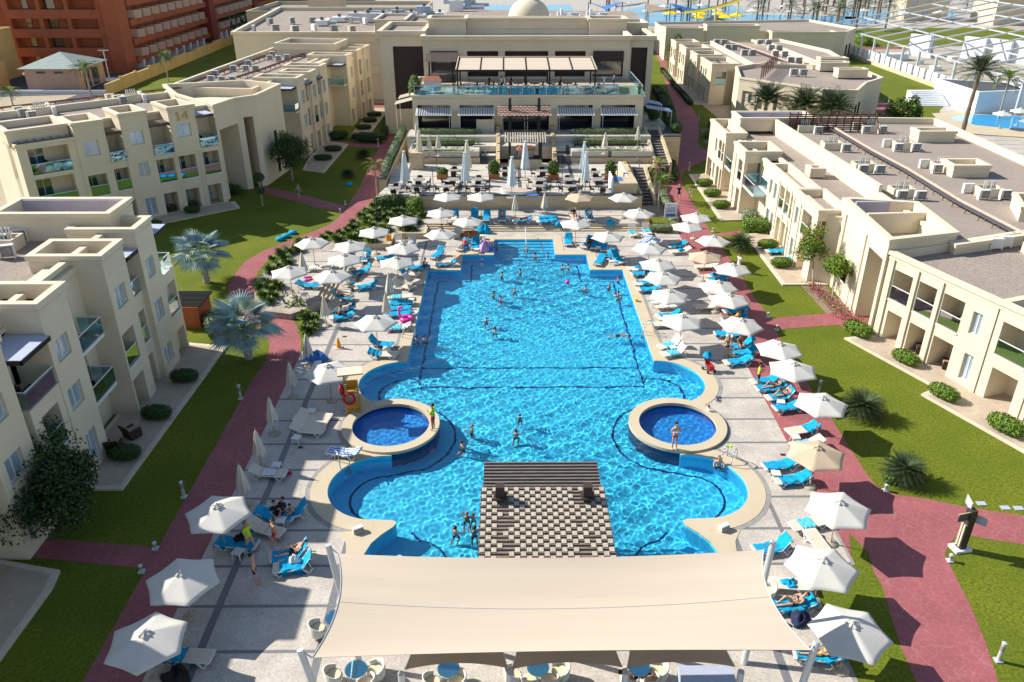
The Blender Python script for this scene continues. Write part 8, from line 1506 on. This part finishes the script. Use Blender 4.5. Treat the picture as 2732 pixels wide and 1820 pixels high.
# dark wicker armchairs with cushions on patios and balconies
t = thing('wicker_armchair', 'armchair', 'armchair'); b = MB(); b.box(-.38, .38, -.36, .36, .05, .38); b.box(-.38, -.28, -.36, .36, .38, .6); b.box(.28, .38, -.36, .36, .38, .6); b.add([(-.38, .28, .38), (.38, .28, .38), (.36, .48, .95), (-.36, .48, .95), (-.38, .38, .38), (.38, .38, .38), (.36, .56, .95), (-.36, .56, .95)], [(3,2,1,0),(4,5,6,7),(0,1,5,4),(1,2,6,5),(2,3,7,6),(3,0,4,7)]); b.build('frame', 'wicker', t); b = MB(); b.box(-.27, .27, -.34, .27, .38, .5); b.add([(-.27, .2, .5), (.27, .2, .5), (.25, .38, .92), (-.25, .38, .92), (-.27, .28, .5), (.27, .28, .5), (.25, .46, .92), (-.25, .46, .92)], [(3,2,1,0),(4,5,6,7),(0,1,5,4),(1,2,6,5),(2,3,7,6),(3,0,4,7)]); b.build('cushion', 'cushion', t); WA = Proto(t)
def gpos(u, v): return g.p(u, v)
for x, y, z, rz, lab in [(-21.5,38.3,.15,60,'beside the shaded left bush under the balconies'),(-21.9,36.9,.15,100,'in the shade at the foot of the near left block'),(-23.1,38.6,3.05,90,'on the lower projecting left balcony'),(-23.1,38.2,6.15,90,'on the upper projecting left balcony'),(-23.2,32.8,6.1,90,'on the nearest top left balcony'),(-23.3,42,3.15,90,'on the second floor left balcony'),(-23.3,44.4,.2,90,'in the dark left patio'),(*gpos(3.6,-.9),.15,-110,'second bay of the near right patios'),(*gpos(5.9,-.9),.15,-110,'third bay of the near right patios'),(*gpos(13.3,-.9),.15,-110,'last bay of the near right patios'),(*gpos(5.8,-.7),3.2,-100,'on the third upper balcony at right'),(*gpos(13.2,-.7),3.2,-100,'on the last upper balcony at right'),(*gpos(3.6,-.7),3.2,-100,'on the second upper balcony at right'),(24.0,75.0,.12,-70,'with blue towel behind the green bush at right'),(24.7,73.9+.9,.12,-40,'second one with blue towel behind the green bush'),(*Fr(O14, d14).p(-5.8,-.8),.15,40,'in the left patio of building 14'),(*Fr(O14, d14).p(-3.6,-.8),.15,40,'in the middle patio of building 14'),(*Fr(O14, d14).p(-.9,-1.0),6.25,40,'on the top right balcony of building 14'),(*Fr(O14, d14).p(-15.5,-.9),6.2,40,'on the big top left balcony of building 14')]: WA.put((x, y, z), R(rz + 90) if x < 0 else R(rz), 'dark wicker armchair ' + lab, 'wicker armchairs')
# slatted hut beside the near left building
t = thing('garden_pavilion', 'small dark slatted pergola with red brick wall behind the near left building', 'pavilion', (-23.6, 54.4, 0)); t.scale = (.72, .72, .75); b = MB(); b.box(-1.7, 1.5, -2.3, -2.1, 0, 2.2); b.box(1.3, 1.5, -2.1, 1.2, 0, 2.2); b.build('wall', 'brick_red', t); b = MB()
for k in range(12): b.box(-2.2 + .02 * k, 1.9, -2.4 + .32 * k, -2.28 + .32 * k, 2.3, 2.45)
b.build('roof_slats', 'charcoal', t); b = MB(); b.box(-1.8, 1.2, -1.9, 1.3, 2.2, 2.26); b.build('roof', 'roof_gravel', t)
# ------------------------------------------------------------------ beyond: road, red hotel, kiosk, water park, palms
b = MB(); b.sheet([(-76.5, 120), (-71.5, 120), (-71.5, 320), (-76.5, 320)], .006); b.sheet([(-120, 140), (-76.5, 147), (-76.5, 172), (-120, 168)], .007); struct(b.build('road', 'asphalt'))
b = MB(); b.sheet([(-70.5, 120), (-45, 100), (-45, 330), (-70.5, 330)], .004); b.sheet([(57, 116), (64, 104), (76, 133), (82, 150), (80, 182), (84, 206), (150, 212), (150, 262), (60, 248), (30, 245), (22, 150), (57, 150)], .004); b.sheet([(24, 122), (28, 96), (56, 96), (58, 122)], .0045); struct(b.build('lawn', 'lawn'))
b = MB(); b.sheet(GG('e', 0, (720, 950), (860, 1010), (1130, 1180), (900, 1180), (640, 1000)), .012); b.sheet([(76, 205), (160, 214), (160, 218), (74, 209)], .01); b.sheet([(74, 255), (250, 262), (250, 268), (74, 261)], .01); struct(b.build('path', 'red_path'))
b = MB(); b.sheet([(60, 96), (100, 104), (110, 140), (84, 140), (74, 141), (73.5, 136), (70.5, 132), (63, 116)], .011); b.sheet([(98, 213), (118, 213), (140, 160), (120, 160)], .011); struct(b.build('paving', 'deck'))
B = Bld('hotel_building', 'large brick-red hotel with rows of curved cream balconies at upper left', 'building')
B.w.box(-100.5, -80.6, 172.6, 176, 0, .01, 'wall_tan')
for k in range(4):
    z = 1.2 + 3.6 * k
    B.wall((-100.5, 172), (-80.5, 172), z - 1.2, z + 2.4, [(1.2, 6.8, z, z + 1.9, 'blank', 1.6), (7.6, 12.4, z, z + 1.9, 'blank', 1.6), (13.2, 18.6, z, z + 1.9, 'blank', 2.5)])
    for x0, x1, m in ((-97.0, -96.0, 'pane_black'), (-92.6, -90.6, 'pane_black'), (-89.0, -88.0, 'brick_dark')): B.w.box(x0, x1, 173.4, 173.55, z, z + 1.8 if m != 'brick_dark' else z + 1.2, m)
for f_ in B.w.f: pass
B.w.mats = [('brick_red' if m_ == 'stucco' else m_) for m_ in B.w.mats]; B.st = 'brick_red'
for k in range(4):
    pass
B.mass([(-80.4, 171), (-77.4, 171), (-77.4, 175.5), (-80.4, 175.5)], 26, ops={}, line=False); B.mass([(-79.5, 176), (-79.5, 420), (-96, 420), (-96, 176)][::1], 17.5, ops={}, line=False)
B.mass([(-100.6, 173.9), (-80.4, 173.9), (-80.4, 190), (-100.6, 190)], 17.8, ops={}, line=False)
for k in range(5):
    z = 3.2 + 3.7 * k - .8; b = MB(); b.box(-79.6, -77.2, 176, 420, z - 1.2, z); b.build('balcony_band', 'brick_red', B.root)
for yy in (222, 262, 300): b = MB(); b.box(-79.5, -76.4, yy, yy + 4, 0, 22); b.build('pillar', 'brick_dark', B.root)
for k in range(5):
    for j in range(19):
        y = 178.0 + 4.7 * j
        if any(abs(y + 1.2 - q) < 3 for q in (224, 264, 302)): continue
        z = 2.4 + 3.7 * k - .0; b = MB(); n_ = 5
        if k == 0: b.box(-79.5, -77.0, y, y + 1.0, 0, 1.6); b.box(-79.45, -79.3, y + 1.2, y + 4.2, 0, 1.4)
        else:
            for q in range(n_): a0, a1 = math.pi * q / n_, math.pi * (q + 1) / n_; xf_ = lambda a: -78.8 + 2.3 * math.sin(a) ** .7; yf_ = lambda a: y + 2.1 - 1.9 * math.cos(a); b.add([(xf_(a0), yf_(a0), z - 3.7), (xf_(a1), yf_(a1), z - 3.7), (xf_(a1), yf_(a1), z - 2.1), (xf_(a0), yf_(a0), z - 2.1)], [(0, 1, 2, 3)])
        b.build('balcony', 'wall_pink' if k else 'white_wall', B.root)
B.mass([(-112, 178), (-100.6, 178), (-100.6, 196), (-112, 196)], 26, ops={}, line=False); B.done()
B = Bld('villa_building', 'yellow house with white roof edge at the left picture edge', 'building', stucco='wall_yellow'); B.mass([(-112, 156), (-97.5, 156), (-97.5, 168), (-112, 168)], 9.2, ops={0: [(11.0, 12.6, 5.4, 7.4, 'win')]}, line=False); B.mass([(-105, 150), (-93.5, 150), (-93.5, 156.2), (-105, 156.2)], 4.4, ops={0: [(5, 9.5, 0, 3.2, 'dark')]}, line=False); B.done()
t = thing('kiosk', 'pink kiosk building with pale tiled hip roof at upper left', 'kiosk', (-81.8, 156, 0)); b = MB(); b.box(-5.4, 4.2, -5.2, 5.0, 0, 3.9); b.build('wall', 'wall_pink', t); b = MB(); b.add([(-6.1, -6, 3.9), (5, -6, 3.9), (5, 5.8, 3.9), (-6.1, 5.8, 3.9), (-.8, 0, 6.1)], [(0, 1, 4), (1, 2, 4), (2, 3, 4), (3, 0, 4), (3, 2, 1, 0)]); b.build('roof', 'roof_teal', t)
for y0, y1 in ((-3.2, -1.0), (0, 2.4)): b = MB(); b.box(4.2, 4.28, y0, y1, .2, 3.2); b.build('door', 'pane_dark', t)
for x in (-3.2, .0): b = MB(); b.box(x, x + 1.6, -5.26, -5.2, 3.0, 3.35); b.build('vent', 'stair_dark', t)
b = MB(); b.box(-93, -70.8, 148.3, 148.7, 0, .5); setp(b.build('low_wall', 'white_wall'), 'low white wall in front of the tiled kiosk', 'wall')
for i in range(13): b = MB(); y = 146 + 6.6 * i; b.box(-.2, .2, 0, 6.2, 0, 1.9 + .25 * (i % 2)); b.box(-.25, .25, 6.2, 6.6, 0, 2.3); o = b.build('boundary_wall', 'wall_yellow'); o.location = (-70.8, y, 0); setp(o, f'{ORD[i+1]} stepped panel of the yellow boundary wall from the near end', 'wall', 'yellow boundary wall panels')
hedge('tall dark hedge running along the foot of the red hotel', [(-80, 238), (-80, 262), (-80, 285), (-79, 320)], 7, 5, ['leaf_dark', 'leaf_mid'], 0, .5, 3)
b = MB(); b.tube((0, 0, 0), (0, 0, 6), .1); b.box(-1, 1, -.1, .1, 6, 6.12); simple('street_lamp', 'white street lamp by the road beyond building 14', 'street lamp', b, (-75.5, 158, 0), mat_='metal_white')
B = Bld('apartment_building', 'cream flat roofed building behind the left hall at top centre', 'building', stucco='stucco_far'); B.mass([(-62, 205), (-20, 205), (-20, 235), (-62, 235)], 9, ops={}, line=False); B.mass([(-45, 196), (-38, 196), (-38, 205.2), (-45, 205.2)], 13, ops={}, line=False); B.done()
B = Bld('service_building', 'long low cream block behind the dome at top centre', 'building', stucco='stucco_far'); B.mass([(-10, 200), (30, 200), (30, 215), (-10, 215)], 7.5, ops={}, line=False); B.done()
# water park
m, nt, b = new_mat('water_far'); b.inputs['Base Color'].default_value = (.01, .33, .66, 1); b.inputs['Roughness'].default_value = .12
n = node(nt, 'ShaderNodeTexNoise', Scale=1.2, Detail=3.0); bp = node(nt, 'ShaderNodeBump', Strength=.4, Distance=.2); nt.links.new(n.outputs[0], bp.inputs['Height']); nt.links.new(bp.outputs[0], b.inputs['Normal'])
bpy.data.objects['reflecting_basin'].data.materials[0] = MATS['water_far']
b = MB(); b.sheet([(68.7, 125.1), (70.5, 127), (74, 128.6), (79, 128), (88, 124), (96, 118), (90, 112), (82, 115.5), (78, 118), (74, 118.5), (70.6, 120.8)], .03); b.sheet([(30, 262), (70, 258), (120, 268), (118, 290), (84, 300), (90, 330), (60, 345), (35, 300)], .03); b.sheet([(112, 282), (150, 285), (160, 305), (125, 318)], .03); b.sheet([(-10, 300), (25, 300), (25, 340), (-10, 340)], .03); struct(b.build('park_pool', 'water_far'))
b = MB(); b.sheet([(66, 122), (68, 129.5), (78, 132), (92, 130), (104, 118), (98, 104), (80, 104), (66, 116)], .02, 'coping'); b.sheet([(-20, 252), (260, 258), (260, 400), (-60, 400)], .012, 'deck'); struct(b.build('park_paving'))
PT_ = random.Random(12)
for i, (x, y) in enumerate([(72.8,118.6),(76.5,120.6),(80.2,121.5),(77.6,114.0),(83.5,117),(81,112),(86,113.5),(88.5,120),(74,113.6),(90,116)]): PAR.put((x, y, 0), i, f'{ORD[i+1]} white parasol beside the small pool at upper right', 'parasols of the small right pool')
YP = Proto((lambda t: t)(make_parasol('yellow').root))
for i, (w, x, y) in enumerate([('d',330,125),('d',620,130),('d',600,165),('d',800,130),('d',865,160),('d',970,145)]): X, Y = G(w, x, y, 3.8); YP.put((X, Y, 0), i, f'{ORD[i+1]} bright yellow parasol from the left in the water park', 'yellow parasols in the water park', 1.75)
for i in range(24): PAR.put((46 + (i % 12) * 8 + PT_.uniform(-3, 3), 274 + (i // 12) * 24 + PT_.uniform(-6, 6), 0), i, None if False else 'distant white parasol in the water park', 'distant white parasols in the water park', 1.5)
X, Y = G('d', 760, 165, 3.5); b = MB(); b.lathe([(3.6, 2.2), (.1, 4.2)], 16, cap=False); b.tube((0, 0, 0), (0, 0, 4), .12); simple('round_tent', 'large white round tent among yellow parasols', 'tent', b, (X, Y, 0), mat_='canvas')
for i in range(5): b = MB(); b.lathe([(.5, 0), (.45, 2.6), (.1, 3.4)], 8); simple('closed_parasol', f'{ORD[i+1]} closed yellow parasol of the cluster in the water park', 'parasol', b, (62.2 + i * .9, 240, 0), 0, 'closed yellow parasols in the water park', mat_='yellow')
b = MB()
for k in range(14): q0_, q1_ = k / 14, (k + 1) / 14; f2 = lambda q: Vector((44.5 + 18 * q, 215 + 8 * q, 7.5 + 3.2 * q * q)); a0, a1 = f2(q0_), f2(q1_); b.add([a0 + Vector((0, -.9, .6)), a1 + Vector((0, -.9, .6)), a1 + Vector((0, -.4, 0)), a0 + Vector((0, -.4, 0)), a0 + Vector((0, .4, 0)), a1 + Vector((0, .4, 0)), a1 + Vector((0, .9, .6)), a0 + Vector((0, .9, .6))], [(0, 1, 2, 3), (3, 2, 5, 4), (4, 5, 6, 7), (3, 2, 1, 0), (4, 5, 2, 3), (7, 6, 5, 4)])
for q in (.2, .5, .85): p = f2(q); b.tube((p.x, p.y, 0), p, .2)
setp(b.build('water_slide', 'slide_yellow'), 'pale yellow water slide chute right of the restaurant hall', 'water slide')
for i, (x, y, c_, a) in enumerate([(46, 250, 'canvas_tan', 0), (54, 252, 'cloth_blue', .4), (30, 262, 'cloth_blue', 1.0), (38, 268, 'canvas', .2)]): b = MB(); b.add([(-5, -3, 5), (5, -3.5, 6.5), (4.5, 3.5, 5), (-5, 3, 7), (-5, -3, 5.05), (5, -3.5, 6.55), (4.5, 3.5, 5.05), (-5, 3, 7.05)], [(0, 1, 2), (0, 2, 3), (6, 5, 4), (7, 6, 4)]); b.tube((-5, -3, 0), (-5, -3, 5), .15); b.tube((5, -3.5, 0), (5, -3.5, 6.5), .15); b.tube((-5, 3, 0), (-5, 3, 7), .15); simple('park_sail', ['orange tan', 'blue', 'far left blue', 'far white'][i] + ' shade sail in the water park', 'shade sail', b, (x, y, 0), a, mat_=c_)
# tall palms of the park
FP = [Proto(make_palm(h_, 22, 4.4, 1.0, ['frond', 'cycad', 'leaf_mid'], .3, (-.5, 1.4), 1.3, 40 + i, nleaf=10, seg=5, bark='bark')) for i, h_ in enumerate((4.2, 7.5, 10.5))]
spots = [('d',1160,200,0),('d',1480,225,0),('d',1740,235,0),('d',1700,230,0),('d',1940,240,0),('d',2120,290,2),('e',370,250,0),('e',550,290,1),('e',830,310,1),('e',740,235,1),('e',650,180,0),('d',370,130,2),('d',600,110,2),('d',290,120,2),('d',480,200,1),('d',690,110,1),('d',830,90,2),('d',780,60,2),('d',1270,120,1),('d',1400,90,1),('e',1130,180,2),('e',1050,165,2),('e',960,140,2),('e',1200,110,1),('e',850,200,2),('e',1380,120,0),('e',1620,110,0),('e',1900,190,1),('e',1800,140,0),('e',780,140,2),('e',520,120,1),('e',230,110,1),('e',430,60,1),('e',640,60,1),('e',900,80,2),('e',330,60,2),('d',2000,80,1),('d',1850,60,1)]
for i, (w, x, y, k) in enumerate(spots): X, Y = G(w, x, y); FP[k].put((X, Y, 0), i * 1.1, 'tall palm standing in the water park gardens', 'palms of the water park gardens', PT_.uniform(.85, 1.15))
for i in range(48): X, Y = PT_.uniform(30, 230), PT_.uniform(262, 375); FP[1 + i % 2].put((X, Y, 0), i, 'tall palm standing in the water park gardens', 'palms of the water park gardens', PT_.uniform(.8, 1.1))
# clipped hedge block, white fence walls and the steel framed pavilion
hedge('bright clipped hedge block on the far right lawn', GG('e', 0, (530, 390), (650, 450)), 3.0, 2.4, lawnb, 0, .2, 18, 'leaf_mid')
t = thing('steel_pavilion', 'huge open white steel frame pavilion roof at upper right', 'pavilion', (0, 0, 0)); b = MB(); x0_, x1_, xr = 80.5, 152, 116
for k in range(13):
    y = 128 + 7.0 * k; b.bar((x0_, y, 5.2), (xr, y + 6, 11.0), .32, .3); b.bar((xr, y + 6, 11.0), (x1_, y + 12, 5.2), .32, .3)
for q in range(9): u = q / 8; x = x0_ + (x1_ - x0_) * u; z = 5.2 + 5.8 * (1 - abs(2 * u - 1)); b.bar((x, 128 + 12 * u, z), (x, 212 + 12 * u, z), .22, .22)
b.build('roof_frame', 'metal_white', t)
for k in range(13): g2 = MB(); y = 128 + 7.0 * k; g2.box(x0_ - .2, x0_ + .2, y - .2, y + .2, 0, 5.2); g2.build('column', 'metal_white', t)
b = MB()
for k in range(60):
    x, y = PT_.uniform(84, 148), PT_.uniform(132, 200); w, d, h_ = PT_.uniform(1.2, 6), PT_.uniform(1.2, 4), PT_.uniform(.6, 2.6)
    if k > 17: w, d, h_ = w * .3, d * .4, .8
    b = MB(); b.box(-w/2, w/2, -d/2, d/2, 0, h_, 'white_wall' if k % 3 else 'awning_blue'); b.box(-w/2 - .1, w/2 + .1, -d/2 - .1, d/2 + .1, h_, h_ + .1, 'white_paint'); o = b.build('bar_counter'); o.location = (x, y, .02); o.rotation_euler = (0, 0, .15 * (k % 3)); setp(o, 'white counter or sofa block under the steel frame pavilion', 'furniture block', 'white blocks under the steel pavilion')
b = MB(); b.sheet([(83, 128), (150, 136), (150, 208), (82, 204)], .025); struct(b.build('pavilion_floor', 'base_stone'))
for i, (x, y) in enumerate([(96, 195), (106, 190), (109.5, 186), (113, 182), (116.5, 178)]): b = MB(); b.box(-.5, .5, -2.6, 2.6, 0, 4.6, 'towel_white'); b.box(.5, 1.6, -2.5, 2.5, 0, 4.2, 'awning_blue'); simple('stage_fin', f'{ORD[i+1]} mint white stage fin from the left inside the pavilion', 'stage fin', b, (x, y, .03), .5, 'stage fins in the pavilion')
for i in range(20): b = MB(); b.box(-.16, .16, -.9, .9, 0, 1.8); simple('fence_panel', 'white upright fence panel along the pavilion front', 'fence panel', b, (80.2 + .1 * (i % 2), 144 + i * 2.6, .6), 0, 'white fence panels', mat_='white_wall')
b = MB(); b.box(79.6, 80.0, 143, 197, 0, .7); setp(b.build('plinth_wall', 'coping'), 'low sandy plinth below the white fence panels', 'wall')
B = Bld('beach_bar_building', 'white flat building with dark roof behind the tall date palm', 'building', stucco='white_wall'); B.mass([(74.6, 129.2), (83.5, 131.0), (84, 137.6), (74, 142.0)][::1], 3.4, ops={}, line=False, par=.1, roof='stair_dark'); B.mass([(88, 128), (100, 128), (100, 136), (88, 136)], 4.0, ops={}, line=False, roof='stair_dark'); B.done()
b = MB()
for k in range(9): b.box(68.5, 73.6 - .0, 135 + .5 * k, 140.2, 0 if k == 0 else .2 * k, .2 * (k + 1))
setp(b.build('white_stair', 'white_wall'), 'white outdoor stair beside the white beach bar', 'stairs')
for i, (x, y, w, d, h_) in enumerate([(150, 262, 30, 14, 13), (178, 250, 26, 12, 15), (196, 230, 16, 16, 17), (128, 275, 14, 10, 9), (215, 262, 40, 16, 12)]):
    B = Bld('apartment_building', f'{ORD[i+1]} cream apartment block from the left behind the steel pavilion' if i != 3 else 'low cream house at the rear edge of the park lawn', 'building', stucco='stucco_far'); B.mass([(x, y), (x + w, y), (x + w, y + d), (x, y + d)], h_, ops={0: [(2 + 4 * q, 3.6 + 4 * q, z, z + 1.9, 'win') for q in range(int((w - 3) / 4)) for z in (1.2, 4.6, 8.0) if z + 3 < h_]}, line=False); B.done()
